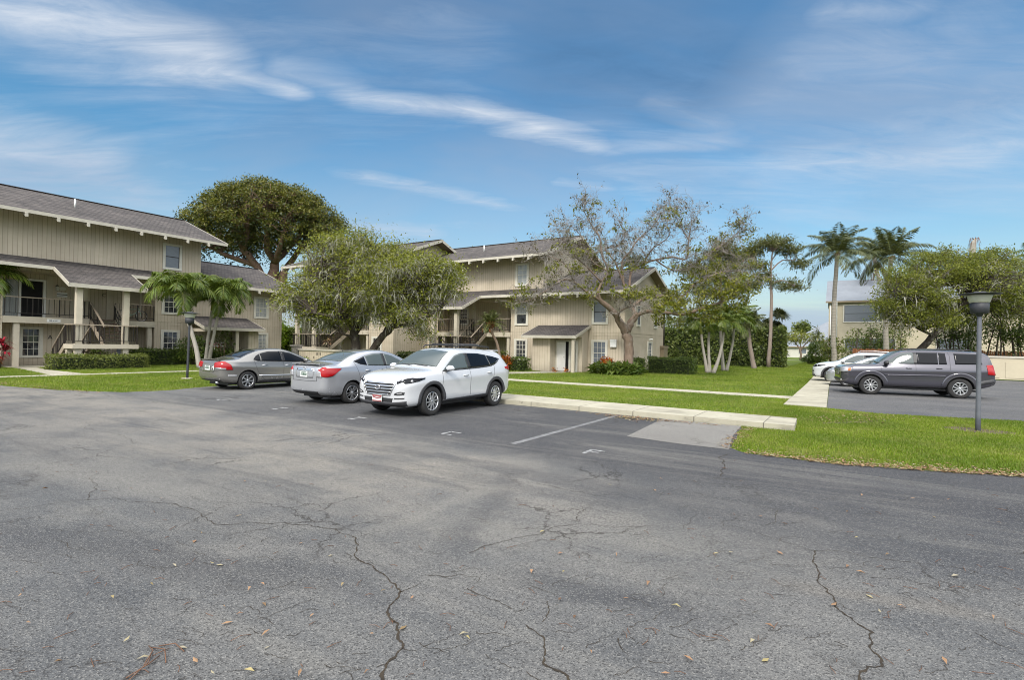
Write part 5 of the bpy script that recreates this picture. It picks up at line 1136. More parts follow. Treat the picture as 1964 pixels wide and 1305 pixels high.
def palm(name, label, base, pts, rads, barkm, nf, flen, leaf, lm, seed, shaft=None, droop=(1.2,2.2), el=(-.3,1.35), nl=44, lw=.05, hang=.35, parent=None, vee=.5, husk=None, dry=0, group=None):
    r = random.Random(seed); o = parent or thing(name, label, 'palm tree', base, 0, group); b = Vector(base)
    P = [Vector(p)-b for p in pts]; LL = [(p.x,p.y,p.z,q) for p, q in zip(P, rads)]; S = smooth_limb(LL, 4, seed, .01)
    mb = MB(); mb.tube([s[:3] for s in S], [s[3] for s in S], 10); mb.build('trunk', barkm, o)
    top = P[-1]; d = (P[-1]-P[-2]).normalized()
    if shaft: mb = MB(); mb.tube([top-d*.05, top+d*shaft*.4, top+d*shaft], [rads[-1]*1.15, rads[-1]*1.25, rads[-1]*.6], 9); mb.build('crownshaft', M['crownshaft'], o); top = top+d*shaft*.92
    if husk:
        mb = MB()
        for i in range(14):
            a = i*2.4; q = top+Vector((0,0,-.12-.05*(i%5))); mb.tube([q, q+Vector((math.cos(a)*.22,math.sin(a)*.22,.12)), q+Vector((math.cos(a)*.3,math.sin(a)*.3,.34))], [.06,.045,.015], 5)
        mb.build('husk', husk, o)
    rach = MB(); lv = []; n3 = nf
    for i in range(nf):
        f = i/max(1,nf-1); e = el[0]+(el[1]-el[0])*f**.8; az = i*2.39996+r.uniform(-.25,.25)
        frond(lv, r, top+Vector((math.cos(az)*.05,math.sin(az)*.05,0)), az, e+r.uniform(-.1,.1), flen*r.uniform(.85,1.1)*(1-.25*f), (droop[0]+(droop[1]-droop[0])*r.random())*(1-.42*f), nl, leaf, lw, vee, hang, rach, .022)
    V = np.concatenate(lv); mesh_np('fronds', V, np.arange(len(V)).reshape(-1,4), lm, o); rach.build('frond_stalk', M['crownshaft'], o)
    if dry:
        lv = []; rach = MB()
        for i in range(dry): az = i*2.1+.4; frond(lv, r, top-Vector((0,0,.15)), az, -.75, flen*.75, .8, 30, leaf*.9, lw, 0, .9, rach, .02)
        V = np.concatenate(lv); mesh_np('dry_fronds', V, np.arange(len(V)).reshape(-1,4), M['l_palm_dry'], o); rach.build('frond_stalk', M['husk'], o)
    return o
def palm_px(name, label, pix, D, rads, **kw):
    pts = [AT(x, y, D) for x, y in pix]; pts[0] = Vector(ground(pts[0])) if kw.pop('grounded', True) else pts[0]
    return palm(name, label, ground(pts[0]), pts, rads, **kw)
bp = dict(barkm=M['bark_palm'], lm=M['l_palm'])
palm_px('feather_palm', 'single leaning feather palm behind the left lamp post', [(383,702),(376,668),(364,626),(350,584)], 30.6, [.15,.12,.105,.085], nf=20, flen=2.6, leaf=.8, seed=31, shaft=.85, droop=(2.3,3.3), el=(.25,1.54), nl=36, lw=.075, hang=.7, barkm=M['bark_pale'], lm=M['l_palm'])
o = palm_px('feather_palm', 'twin-trunked feather palm standing left of the grey sedan', [(394,697),(398,660),(402,628),(407,594)], 33.5, [.13,.10,.09,.08], nf=15, flen=2.2, leaf=.74, seed=32, shaft=.7, droop=(2.3,3.3), el=(.25,1.5), nl=34, lw=.075, hang=.7, barkm=M['bark_pale'], lm=M['l_palm'])
palm('t', '', tuple(o.location), [Vector(ground(AT(400,697,33.5)))] + [AT(x,y,33.2) for x,y in ((406,665),(415,620),(423,586))], [.13,.10,.09,.08], M['bark_pale'], 18, 2.45, .78, M['l_palm'], 33, .75, (2.3,3.3), (.25,1.54), 36, .075, .7, parent=o)
palm_px('feather_palm', 'palm with drooping fronds leaning in at the left picture edge', [(-40,712),(-38,650),(-30,590),(-22,540)], 27.5, [.15,.12,.11,.09], nf=15, flen=2.0, leaf=.65, seed=34, shaft=.5, droop=(1.6,2.6), el=(-.1,1.3), nl=40, lw=.07, hang=.6, **bp)
palm_px('date_palm', 'small leaning palm with spiky fronds at the stair of the right building', [(964,680),(954,662),(945,642),(941,622)], 33, [.10,.09,.085,.09], nf=22, flen=1.25, leaf=.34, seed=35, husk=M['husk'], droop=(.7,1.5), el=(-.2,1.4), nl=38, lw=.03, hang=.1, barkm=M['bark_grey'], lm=M['l_palm_dark'])
palm_px('queen_palm', 'tall queen palm with curved grey trunk at the corner of the white-roofed house', [(1601,700),(1598,640),(1600,575),(1606,487)], 56, [.30,.24,.22,.20], nf=25, flen=4.9, leaf=1.05, seed=36, husk=M['husk'], droop=(1.5,2.5), el=(-.2,1.5), nl=54, lw=.08, hang=.55, barkm=M['bark_palm'], lm=M['l_palm_dark'])
palm_px('queen_palm', 'tall queen palm with a brown skirt of dead fronds nearer the oak', [(1700,700),(1699,640),(1700,580),(1710,494)], 58, [.34,.27,.25,.22], nf=25, flen=5.4, leaf=1.1, seed=37, husk=M['husk'], droop=(1.4,2.4), el=(-.15,1.5), nl=56, lw=.085, hang=.55, dry=0, barkm=M['bark_palm'], lm=M['l_palm_dark'])
palm_px('queen_palm', 'queen palm between the other two with hanging dead fronds', [(1699,700),(1697,640),(1690,560),(1676,492)], 70, [.30,.26,.24,.2], nf=12, flen=5.0, leaf=1.05, seed=38, husk=M['husk'], droop=(1.4,2.4), el=(-.1,1.45), nl=50, lw=.075, hang=.55, dry=7, barkm=M['bark_palm'], lm=M['l_palm_dark'])
palm_px('queen_palm', 'palm whose fronds reach in at the right picture edge', [(2005,720),(2003,640),(2000,560),(1998,490)], 48, [.28,.25,.22,.2], nf=16, flen=3.0, leaf=.9, seed=39, droop=(1.4,2.4), el=(-.2,1.3), nl=46, lw=.06, hang=.5, **bp)
# palm clumps on the middle lawn: grey multi-trunk group, and two single ones
grp = 'clumping palms on the middle lawn'
specs = [([(1356,724),(1352,690),(1347,660),(1345,640)],37,41), ([(1361,724),(1360,690),(1359,660),(1360,636)],37,42), ([(1368,724),(1378,690),(1385,660),(1389,636)],36.6,43)]
o = None
for pix, D, sd in specs:
    pts = [AT(x,y,D) for x,y in pix]; pts[0] = Vector(ground(pts[0]))
    kw = dict(shaft=.75, droop=(1.6,2.6), el=(.0,1.4), nl=32, lw=.075, hang=.6)
    if o is None: o = palm('clump_palm', 'clump of three pale leaning palm trunks spreading from one root', ground(pts[0]), pts, [.14,.10,.09,.08], M['bark_pale'], 10, 1.9, .6, M['l_palm'], sd, group=grp, **kw)
    else: palm('t', '', tuple(o.location), pts, [.15,.105,.09,.08], M['bark_pale'], 10, 1.9, .6, M['l_palm'], sd, parent=o, **kw)
specs = [([(1387,716),(1386,690),(1383,660),(1382,634)],41,44), ([(1393,716),(1399,690),(1405,660),(1408,630)],41,45)]; o = None
for pix, D, sd in specs:
    pts = [AT(x,y,D) for x,y in pix]; pts[0] = Vector(ground(pts[0]))
    kw = dict(shaft=.85, droop=(1.4,2.4), el=(.0,1.4), nl=36, lw=.08, hang=.5, husk=M['husk'])
    if o is None: o = palm('clump_palm', 'pair of palm trunks with orange-brown shafts behind the three-trunk clump', ground(pts[0]), pts, [.16,.12,.11,.10], M['bark_pale'], 14, 2.5, .75, M['l_palm'], sd, group=grp, **kw)
    else: palm('t', '', tuple(o.location), pts, [.15,.105,.09,.08], M['bark_pale'], 13, 2.3, .7, M['l_palm'], sd, parent=o, **kw)
palm_px('cabbage_palm', 'single brown-trunked palm between the clump and the slim pine', [(1446,711),(1443,690),(1438,660),(1434,618)], 47, [.24,.2,.18,.17], nf=26, flen=2.1, leaf=.6, seed=46, droop=(1.0,2.2), el=(-.6,1.4), nl=34, lw=.07, hang=.5, barkm=M['bark_pine'], lm=M['l_palm_dark'])
# --- slim pines
def pine(label, pix, D, rads, blobs, branches, seed):
    base = ground(AT(*pix[0], D)); L = [[(*base, rads[0])] + [W(x,y,D,r) for (x,y),r in zip(pix[1:], rads[1:])]] + [[W(x,y,D+dd,r) for x,y,dd,r in b] for b in branches]
    return tree('pine_tree', label, 'tree', base, L, blobs, [('crown', M['l_pine'], 1, 70, (.36,.36,.2), .34, dict(aspect=.13, up=.4)), ('crown', M['l_pine'], 1, 26, (.30,.30,.16), .26, dict(aspect=.35, up=.6))], M['bark_pine'], seed, br=dict(r0=.035, r1=.01))
D = 51
pine('slim bare-trunked pine with a flat tufted crown beside the lawn path', [(1474,710),(1477,640),(1480,570),(1478,520),(1482,480)], D, [.2,.17,.14,.11,.05],
    [B(1478,466,D,1.9,1.6,.5,34,.2), B(1450,480,D,1.1,1.2,.5,16,.2), B(1510,480,D,1.2,1.2,.6,18,.2), B(1535,505,D,1.0,1,.4,11,.2), B(1445,510,D,1.2,1,.5,14,.2), B(1500,545,D,1.5,1.2,.5,16,.2), B(1465,530,D,1,1,.4,9,.2), B(1530,552,D,.6,.6,.2,4,.2)],
    [[(1478,520,0,.08),(1500,500,0,.06),(1532,500,0,.02)],[(1479,545,0,.07),(1500,538,-1,.05),(1525,550,-1,.02)],[(1479,530,0,.07),(1460,505,0,.05),(1440,495,0,.02)],[(1480,500,0,.06),(1495,480,1,.04),(1512,472,1,.02)]], 51)
D = 56
pine('dense-crowned pine behind the clumping palms', [(1384,700),(1384,620),(1383,560),(1380,500),(1378,470)], D, [.24,.2,.17,.12,.06],
    [B(1378,485,D,2.0,1.8,1.5,60,.2), B(1350,520,D,2.3,1.8,.9,46,.2), B(1415,500,D,1.7,1.6,1.2,38,.2), B(1420,545,D,2.2,2,1.0,50,.2), B(1355,560,D,1.8,1.8,.9,30,.2), B(1385,530,D,2.4,2,1.2,40,.2)], [[(1383,560,0,.09),(1350,540,0,.05),(1330,520,0,.02)],[(1383,570,0,.09),(1410,550,0,.06),(1435,545,0,.02)],[(1381,520,0,.07),(1400,505,0,.05),(1425,495,0,.02)]], 52)
p = palm_px('cabbage_palm', 'palm head showing over the roof behind the half-bare tree', [(1212,690),(1212,600),(1213,540),(1213,508)], 62, [.25,.22,.2,.2], nf=18, flen=2.3, leaf=.7, seed=53, droop=(1.0,2.0), el=(-.4,1.4), nl=36, lw=.08, hang=.5, barkm=M['bark_pine'], lm=M['l_palm_dark'])
# ------------------------------------------------------------------ hedges and shrubs
def hedge(label, x0, x1, y0, y1, h, lm, seed, dens=420, size=.075, rz=0, core=(.012,.02,.005), name='hedge', bulge=.06, group=None, z0=0.0, cat='hedge'):
    """clipped hedge: leafy skin over a dark twiggy core"""
    o = thing(name, label, cat, ((x0+x1)/2,(y0+y1)/2,0), rz, group); a, b = (x1-x0)/2, (y1-y0)/2; r = np.random.default_rng(seed)
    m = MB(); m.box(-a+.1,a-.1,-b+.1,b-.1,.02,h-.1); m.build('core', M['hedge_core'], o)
    def face(n, f): u, v = r.random(n), r.random(n); return f(u, v)
    S = []; 
    S.append(face(int(dens*2*a*2*b), lambda u,v: np.stack([(u*2-1)*a,(v*2-1)*b,np.full(len(u),h)],1)))
    for sg in (1,-1):
        S.append(face(int(dens*2*a*h), lambda u,v: np.stack([(u*2-1)*a,np.full(len(u),sg*b),z0+v*(h-z0)],1))); S.append(face(int(dens*2*b*h), lambda u,v: np.stack([np.full(len(u),sg*a),(u*2-1)*b,z0+v*(h-z0)],1)))
    P = np.concatenate(S); w = np.sin(P[:,0]*2.1+seed)*np.cos(P[:,1]*1.7)*bulge + np.sin(P[:,0]*5.3+P[:,2]*4)*bulge*.5; P += r.normal(size=P.shape)*.045; P[:,2] += w*(P[:,2]>h*.8); P[:,1] += np.sign(P[:,1])*w*(abs(P[:,1])>b*.85)
    P[:,2] = np.maximum(P[:,2], .03); V, Q = leaf_quads(P, size, .6, .3, 0, seed=seed); mesh_np('foliage', V, Q, lm, o); return o
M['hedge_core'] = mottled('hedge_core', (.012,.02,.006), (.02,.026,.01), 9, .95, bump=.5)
def shrub(label, loc, r_, h, lm, seed, n=900, size=.12, aspect=.5, name='shrub', cat='shrub', stems=6, up=.3, shell=.5, z=None, group=None, spread=.08, per=4):
    rnd = np.random.default_rng(seed); o = thing(name, label, cat, (loc[0],loc[1],0), 0, group); m = MB()
    for i in range(stems): a = i*2.4; m.tube([(.08*math.cos(a),.08*math.sin(a),0),(.35*r_*math.cos(a),.35*r_*math.sin(a),h*.45),(.6*r_*math.cos(a),.6*r_*math.sin(a),h*.8)], [.028,.02,.008], 5)
    m.build('stem', M['bark_grey'], o); P = blob_points([(0,0,h*.55,r_,r_,h*.48,n//per,shell)], rnd); P += np.sin(P*4.1+seed)*.09*min(1,r_)
    V, Q = leaves_at(P, per, spread, size, seed, aspect=aspect, up=up); V[:,2] = np.maximum(V[:,2], .01); mesh_np('foliage', V, Q, lm, o); return o
def rosette(label, loc, h, n, ll, lw, lm, seed, name='cordyline', cat='plant', heads=3, group=None):
    r = random.Random(seed); o = thing(name, label, cat, (loc[0],loc[1],0), 0, group); m = MB(); lv = []
    for k in range(heads):
        a = k*2.1; top = Vector((.22*math.cos(a)*(heads>1), .22*math.sin(a)*(heads>1), h*(1-.24*k))); m.tube([(0,0,0), top*.5+Vector((.02,0,0)), top], [.03,.024,.018], 6)
        for i in range(n):
            az = r.uniform(0,6.28); e = r.uniform(-.2,1.3); L_ = ll*r.uniform(.7,1.1); d = Vector((math.cos(az)*math.cos(e), math.sin(az)*math.cos(e), math.sin(e))); q = top-Vector((0,0,r.random()*.25)); s = Vector((-math.sin(az),math.cos(az),0))*lw/2
            mid = q+d*L_*.55; tip = q+d*L_-Vector((0,0,L_*.35)); lv.append([tuple(q),tuple(mid+s),tuple(tip),tuple(mid-s)])
    m.build('stem', M['bark_grey'], o); V = np.array(lv).reshape(-1,3); mesh_np('foliage', V, np.arange(len(V)).reshape(-1,4), lm, o); return o
# left building planting
hedge('low clipped hedge in front of the left stair landing', -34.4, -33.3, 9.7, 13.9, .68, M['l_hedge_lt'], 61, 620, .075)
hedge('dark hedge under the windows right of the left stair', -36.9, -36.0, 14.1, 19.2, .95, M['l_hedge'], 62, 480, .085)
hedge('dark hedge behind the twin palm along the left building', -37.4, -36.5, 19.4, 23.6, .95, M['l_hedge'], 63, 420, .085)
shrub('rounded dark shrub hiding part of the lower left window', (-35.9,17.6), 1.05, 1.75, M['l_hedge'], 64, 3000, .13)
rosette('magenta-leaved cordyline by the left picture edge', (-36.6,8.5), 1.35, 46, .6, .1, M['l_red'], 65)
rosette('green and dark red cordyline under the magenta one', (-36.2,8.1), .6, 30, .45, .09, M['l_croton'], 66)
shrub('bright yellow-green bush seen between the left and middle buildings', (-54,34.5), 2.1, 4.2, M['l_bright'], 67, 3600, .28)
hedge('dark tall hedge closing the gap between the two buildings', -56, -47, 36, 38, 3.0, M['l_tall'], 68, 90, .25)
shrub('climbing plant over the small left entrance', (-36.2,19.7), .55, 2.45, M['l_hedge'], 69, 500, .13, stems=3)
# right building planting
hedge('leafy green hedge left of the croton near the white crossover', -21.6, -19.9, 29.4, 30.6, 1.05, M['l_hedge_lt'], 81, 520, .10, bulge=.12)
shrub('orange-red croton bush in front of the ground floor window', (-19.2,29.4), .55, .95, M['l_croton'], 82, 900, .17, up=.4)
hedge('small clipped dark hedge between croton and entrance wall', -18.65, -17.75, 29.2, 30.1, .82, M['l_hedge'], 83, 560, .075)
shrub('orange-red croton against the wall by the forked trunk', (-12.75,31.2), .5, 1.0, M['l_croton'], 84, 800, .17, up=.4)
hedge('mid-green hedge beside the silver sedan under the oak', -27.6, -24.2, 27.6, 28.4, .95, M['l_hedge'], 85, 480, .085)
shrub('red croton behind the silver sedan near the middle block', (-24.6,30.2), .5, 1.15, M['l_croton'], 86, 600, .16)
hedge('long clipped hedge along the gable side of the right building', -11.2, -8.3, 34.6, 36.0, 1.02, M['l_hedge'], 87, 520, .08)
hedge('short clipped hedge by the narrow gable window', -11.75, -11.25, 32.7, 34.4, .95, M['l_hedge'], 88, 520, .08)
rs = rnd
for i in range(1):
    P = np.stack([rnd.uniform(-1.55,1.55,520), rnd.uniform(-.75,.75,520), rnd.uniform(.02,.48,520)],1); P = P[(P[:,0]/1.6)**2+(P[:,1]/.8)**2 < 1]
    d = np.stack([rnd.normal(size=len(P))*.7, rnd.normal(size=len(P))*.7, np.full(len(P),.75)],1)
    V, Qd = leaf_quads(np.repeat(P,5,0), .46, .2, .2, .25, .6, 5, np.repeat(d,5,0)); oo = thing('strap_leaf_plant', 'low mound of dark strap-leaved plants around the forked trunk', 'plant', (-12.0,30.9,0)); mesh_np('foliage', V, Qd, M['l_hedge'], oo)
for (x, y, lb) in ((-15.9,30.2,'tiny reddish potted plant left below the wall plaque'),(-15.0,30.2,'tiny reddish plant nearer the window corner')): shrub(lb, (x,y), .16, .24, M['l_croton'], int(abs(x)*10), 90, .09, stems=3, name='small_plant', cat='plant')
# tall screen hedge at the end of the lawn
hedge('tall ragged screen hedge across the end of the middle lawn', -24, -5.0, 57, 59, 3.75, M['l_tall'], 89, 150, .24, bulge=.2)
rr = random.Random(8)
for i, (px, py, d, h, lb) in enumerate(((1494,640,58,5.6,'spiky yucca-like plant at the right end of the screen hedge'),(1488,640,59,5.9,'taller spiky plant behind the slim pine'),(1440,640,60,5.4,'spiky plant above the hedge behind the brown palm'),(1465,650,58,4.6,'shorter spiky plant between hedge and pine'))):
    q = AT(px,py,d); rosette(lb, (q.x,q.y), h, 330, 1.15, .11, M['l_palm_dark'], 90+i, 'yucca', 'plant', 5)
for i, (px, D, r_, h, lb) in enumerate(((1300,60.5,2.6,5.2,'broad leafy bush behind the left part of the screen hedge'),(1345,61,2.4,5.9,'taller leafy bush behind the screen hedge by the palm clump'),(1405,62,2.6,6.0,'leafy bush behind the hedge between the palm clump and brown palm'),(1472,62,2.0,5.0,'leafy bush behind the spiky plants at the hedge end'))):
    q = AT(px, 690, D); shrub(lb, (q.x,q.y), r_, h, M['l_tall'], 190+i, n=5200, size=.26, shell=.45, spread=.22)
# shrubs around the far lawn edge
def S_px(label, px, py, D, rr_, h, lm, seed, **k): q = AT(px, py, D); return shrub(label, (q.x,q.y), rr_, h, lm, seed, **k)
S_px('round dark green bush left of the queen palm foot', 1570, 690, 64, 1.3, 2.9, M['l_hedge'], 101, n=2400, size=.22)
S_px('low dark bush at the edge of the far lawn', 1553, 690, 66, .9, 1.2, M['l_hedge'], 102, n=900, size=.2)
S_px('pale-stemmed bush with yellowish leaves around the palm foot', 1596, 690, 57, 1.3, 3.3, M['l_hedge_lt'], 103, n=1900, size=.2, stems=9, shell=.3)
S_px('small palm-like plant against the distant roof', 1568, 690, 70, .8, 4.6, M['l_palm_dark'], 104, n=500, size=.5, aspect=.15, stems=2)
q = AT(1535, 690, 92); base = (q.x,q.y,0)
tree('acacia_tree', 'small umbrella-shaped tree in front of the distant white house', 'tree', base, [[(*base,.2),(q.x,q.y,1.6,.16),(q.x-.8,q.y,3.0,.09),(q.x-2.2,q.y,4.2,.03)],[(q.x,q.y,1.6,.13),(q.x+.9,q.y,3.1,.08),(q.x+2.6,q.y,4.2,.03)],[(q.x,q.y,1.6,.12),(q.x,q.y+.6,3.4,.07),(q.x+.3,q.y+.8,4.6,.03)]],
     [(q.x,q.y,4.1,3.6,2.6,.9,70,.3),(q.x-1.5,q.y,3.6,1.8,1.5,.6,24,.3)], [('crown', M['l_oak'], 1, 26, (.4,.4,.25), .26, dict(aspect=.5, up=.4))], M['bark_grey'], 105)
q = AT(1537, 690, 175); base = (q.x,q.y,0)
tree('distant_tree', 'far round-headed tree rising over the distant roof', 'tree', base, [[(*base,.4),(q.x,q.y,5,.3),(q.x,q.y,9,.1)]], [(q.x,q.y,8.6,2.7,2.5,2.6,60,.3)], [('crown', M['l_tall'], 1, 30, .7, .7, dict(aspect=.6, up=.3))], M['bark_dark'], 106)
# hedge-like shrubs above the wooden fence
for i, (px, py, D, r_, h, lb) in enumerate(((1640,690,63,1.5,4.4,'flat-topped yellow-green shrub left of the house window, over the fence'),(1712,690,63,1.6,4.7,'leafy shrub at the foot of the second queen palm'),(1672,690,62,1.1,4.5,'thin shrub crossing the lower house window'))):
    S_px(lb, px, py, D, r_, h, M['l_hedge_lt'], 110+i, n=1700, size=.2, stems=8, shell=.4)
# ------------------------------------------------------------------ ground, lots, walks
def sheet(name, pts, z, mat, parent=None, kind='structure'):
    bm = bmesh.new(); vs = [bm.verts.new((x,y,z)) for x,y in pts]; bm.faces.new(vs); bmesh.ops.triangulate(bm, faces=bm.faces[:]); bmesh.ops.recalc_face_normals(bm, faces=bm.faces[:])
    for f in bm.faces:
        if f.normal.z < 0: f.normal_flip()
    me = bpy.data.meshes.new(name); bm.to_mesh(me); bm.free(); me.materials.append(mat); o = link(name, me, parent)
    if kind: o['kind'] = kind
    return o
sheet('lawn', [(-700,-400),(700,-400),(700,900),(-700,900)], -.012, M['lawn'])
rr = random.Random(3)
def rag(a, b, n, amp):
    out = []
    for i in range(n): t = i/n; out.append((a[0]+(b[0]-a[0])*t+rr.uniform(-amp,amp)*(i>0), a[1]+(b[1]-a[1])*t+rr.uniform(-amp,amp)*(i>0)))
    return out
edge = []
for a, b, n in (((-60,4.2),(-30,5.0),10),((-30,5.0),(-24.2,5.65),8),((-24.2,5.65),(-21.4,6.2),8),((-21.4,6.2),(-19.1,7.25),8),((-19.1,7.25),(-18.85,8.4),5),((-18.85,8.4),(-19.35,9.9),6),((-19.35,9.9),(-19.45,13.5),8)): edge += rag(a, b, n, .05)
edge += [(-19.45,13.5),(-10.7,13.5),(-10.62,12.84),(-1.93,12.77)]
for a, b, n in (((-1.93,12.77),(-1.66,9.85),14),((-1.66,9.85),(-1.38,9.55),4),((-1.38,9.55),(-.1,9.52),10),((-.1,9.52),(2.25,10.25),14),((2.25,10.25),(6,12.1),10),((6,12.1),(20,16),12)): edge += rag(a, b, n, .035)
lot = sheet('parking_lot', edge + [(60,18),(60,-40),(-60,-40)], 0.0, M['asphalt'])
right = [(-.42,18.55)] + rag((-.42,18.55),(1.0,18.0),6,.03) + rag((1.0,18.0),(4.0,18.85),10,.04) + rag((4.0,18.85),(12,21),10,.05) + [(40,24),(40,46.9),(5.2,46.9),(5.2,64),(-.6,64),(-.6,31)]
sheet('side_parking_lot', right, .0, M['asphalt_new'])
sheet('asphalt_patch', [(-3.72,12.76),(-3.55,9.8),(-2.6,9.66),(-1.66,9.66),(-1.86,11.2),(-1.94,12.76)], .004, M['patch'])
# raised concrete walk at the head of the stalls; footpaths
m = MB()
m.prism([(-19.4,13.52),(-10.72,13.52),(-10.64,12.86),(-.88,12.78),(-.93,14.2),(-19.4,14.7)][::1], -.02, .12); w = m.build('kerb_walk', M['conc_x'], None); tag(w, kind='structure')
m = MB(); m.prism([(-27.6,21.15),(-1.62,21.15),(-1.62,22.2),(-27.6,22.2)], -.02, .012); tag(m.build('footpath', M['conc_x']), kind='structure')
m = MB(); m.prism([(-29.35,-12),(-28.55,-12),(-28.55,21.9),(-29.35,21.9)], -.02, .012); tag(m.build('footpath', M['conc_y']), kind='structure')
m = MB(); m.prism([(-1.6,18.6),(-.43,18.56),(-.62,31),(-.62,62),(-1.9,62),(-1.6,31)], -.02, .03); tag(m.build('footpath', M['conc_y']), kind='structure')
m = MB(); m.prism([(-29.36,8.4),(-29.36,9.7),(-34.0,9.62),(-36.5,9.9),(-36.5,14.0),(-38.0,14.0),(-39.6,14.0),(-39.6,9.0),(-37.4,9.0),(-34.5,8.9)], -.02, .010); tag(m.build('path', M['conc_y']), kind='structure')
m = MB(); m.prism([(-19.5,22.21),(-18.3,22.21),(-15.6,28.6),(-15.1,29.9),(-14.6,31.4),(-17.0,31.4),(-17.0,29.9)], -.02, .010); tag(m.build('path', M['conc_y']), kind='structure')
m = MB(); m.prism([(-14,100),(5,100),(5,101.6),(-14,101.6)], -.02, .012); tag(m.build('footpath', M['conc_x']), kind='structure')
# worn stall lines and stall letters (children of the lot)
def flat(name, quads, z, mat, parent):
    m = MB()
    for q in quads: m.add([(x,y,z) for x,y in q], [tuple(range(len(q)))])
    return m.build(name, mat, parent)
flat('stall_line', [[(-4.95,7.75),(-4.82,7.75),(-4.76,12.7),(-4.88,12.7)]], .004, M['paint_worn'], lot)
def letter(ch, x, y, h=.36, w=.27, s=.065):
    """block capital painted for someone driving in: top of the letter lies away from the lane"""
    bars = {'F': [(0,0,s,h),(s,h-s,w,h),(s,h*.5-s/2,w*.8,h*.5+s/2)], 'G': [(0,s*.6,s,h-s*.6),(s*.6,h-s,w,h),(s*.6,0,w,s),(w-s,s,w,h*.45),(w*.5,h*.45-s,w-s,h*.45)], 'C': [(0,s*.6,s,h-s*.6),(s*.6,h-s,w,h),(s*.6,0,w,s)], 'Z': [(0,h-s,w,h),(0,0,w,s)], 'I': [(w/2-s/2,s,w/2+s/2,h-s),(0,0,w,s),(0,h-s,w,h)], 'J': [(w-s,s,w,h),(s*.6,0,w-s*.6,s),(0,s*.6,s,h*.4)]}[ch]
    diag = [[(x-w/2,y-h/2+s),(x-w/2+s*1.2,y-h/2+s),(x+w/2,y+h/2-s),(x+w/2-s*1.2,y+h/2-s)]] if ch == 'Z' else []
    return flat('stall_letter', diag+[[(x-w/2+a,y-h/2+b),(x-w/2+c,y-h/2+b),(x-w/2+c,y-h/2+d),(x-w/2+a,y-h/2+d)] for a,b,c,d in bars], .0045, M['paint'], lot)
for ch, x, y in (('F',-3.45,8.0),('C',-6.4,7.9),('Z',-9.3,8.12),('I',-12.1,8.05),('J',-15.0,8.2)): letter(ch, x, y)
# cracks: jagged dirt-filled fissures (one part of the lot)
rc = random.Random(17)
def crack(pix, w0, w1, mb, depth=5, amp=.11):
    P = [G(x, y) for x, y in pix]; pts = [(p.x,p.y) for p in P]
    for _ in range(depth-1):
        out = [pts[0]]
        for a, b in zip(pts, pts[1:]):
            dx, dy = b[0]-a[0], b[1]-a[1]; L = math.hypot(dx,dy)
            if L > .03: k = rc.uniform(-amp,amp)*1.3; out.append(((a[0]+b[0])/2-dy*k, (a[1]+b[1])/2+dx*k))
            out.append(b)
        pts = out
    n = len(pts); V = []
    for i, (x, y) in enumerate(pts):
        a, b = pts[max(0,i-1)], pts[min(n-1,i+1)]; dx, dy = b[0]-a[0], b[1]-a[1]; L = math.hypot(dx,dy)+1e-9; w = (w0+(w1-w0)*i/n)*rc.uniform(.35,1.5)*.5
        V += [(x-dy/L*w, y+dx/L*w, .0035), (x+dy/L*w, y-dx/L*w, .0035)]
    mb.add(V, [(2*i,2*i+1,2*i+3,2*i+2) for i in range(n-1)])
m = MB()
main = [([(0,981),(60,974),(170,960),(235,959),(310,966),(362,976),(398,1000),(415,1008),(480,1003),(545,1003),(600,1011),(650,1021),(676,1030)],.006,.011), ([(676,1030),(684,1052),(686,1073),(712,1085),(742,1108),(760,1126),(768,1137),(756,1155),(750,1190),(764,1200),(763,1225),(772,1245),(742,1275),(734,1305),(728,1345)],.014,.022),
    ([(768,1137),(800,1124),(808,1120)],.010,.004), ([(772,1245),(800,1250)],.010,.004), ([(742,1275),(722,1282)],.008,.004), ([(170,960),(186,940),(178,922),(190,908)],.009,.005), ([(0,895),(60,892),(110,905),(190,908)],.005,.004), ([(110,905),(20,920),(0,922)],.004,.003), ([(172,815),(240,840),(290,852)],.01,.006), ([(900,1062),(930,1048),(982,1034),(1080,1010),(1140,1007),(1230,1012),(1310,1015)],.009,.004), ([(1112,1000),(1120,980),(1118,972)],.011,.005), ([(820,1105),(880,1103),(918,1108),(912,1120)],.009,.004), ([(896,1130),(930,1145),(982,1170)],.008,.006),
    ([(1563,1058),(1566,1090),(1570,1110),(1590,1140),(1602,1165),(1640,1195),(1675,1215),(1668,1240),(1690,1265),(1692,1280),(1650,1290),(1648,1310)],.012,.018), ([(1563,1058),(1620,1060),(1700,1075),(1850,1092),(1964,1128)],.007,.005), ([(1395,1010),(1470,1030),(1563,1058)],.005,.006), ([(1050,1155),(1052,1175),(1040,1195)],.012,.006), ([(1008,1200),(1040,1222),(1046,1250),(1042,1275),(1075,1290),(1095,1310)],.010,.018), ([(1400,872),(1390,892),(1385,915)],.022,.012), ([(1490,980),(1488,1000),(1462,1010)],.008,.004), ([(1185,1225),(1195,1250),(1205,1262)],.009,.004), ([(1280,1120),(1275,1140),(1260,1150)],.006,.003), ([(1330,945),(1420,965)],.007,.003), ([(1725,1025),(1722,1035),(1730,1042)],.006,.003), ([(1964,1060),(1945,1063)],.012,.005), ([(1480,1142),(1530,1146)],.006,.003), ([(530,970),(560,985)],.003,.003), ([(600,1150),(545,1170),(490,1190)],.005,.003), ([(1310,1015),(1335,990),(1328,978)],.005,.003), ([(1870,1215),(1920,1240),(1964,1258)],.008,.004)]
for p, a, b in main: crack(p, a*.72, b*.72, m)
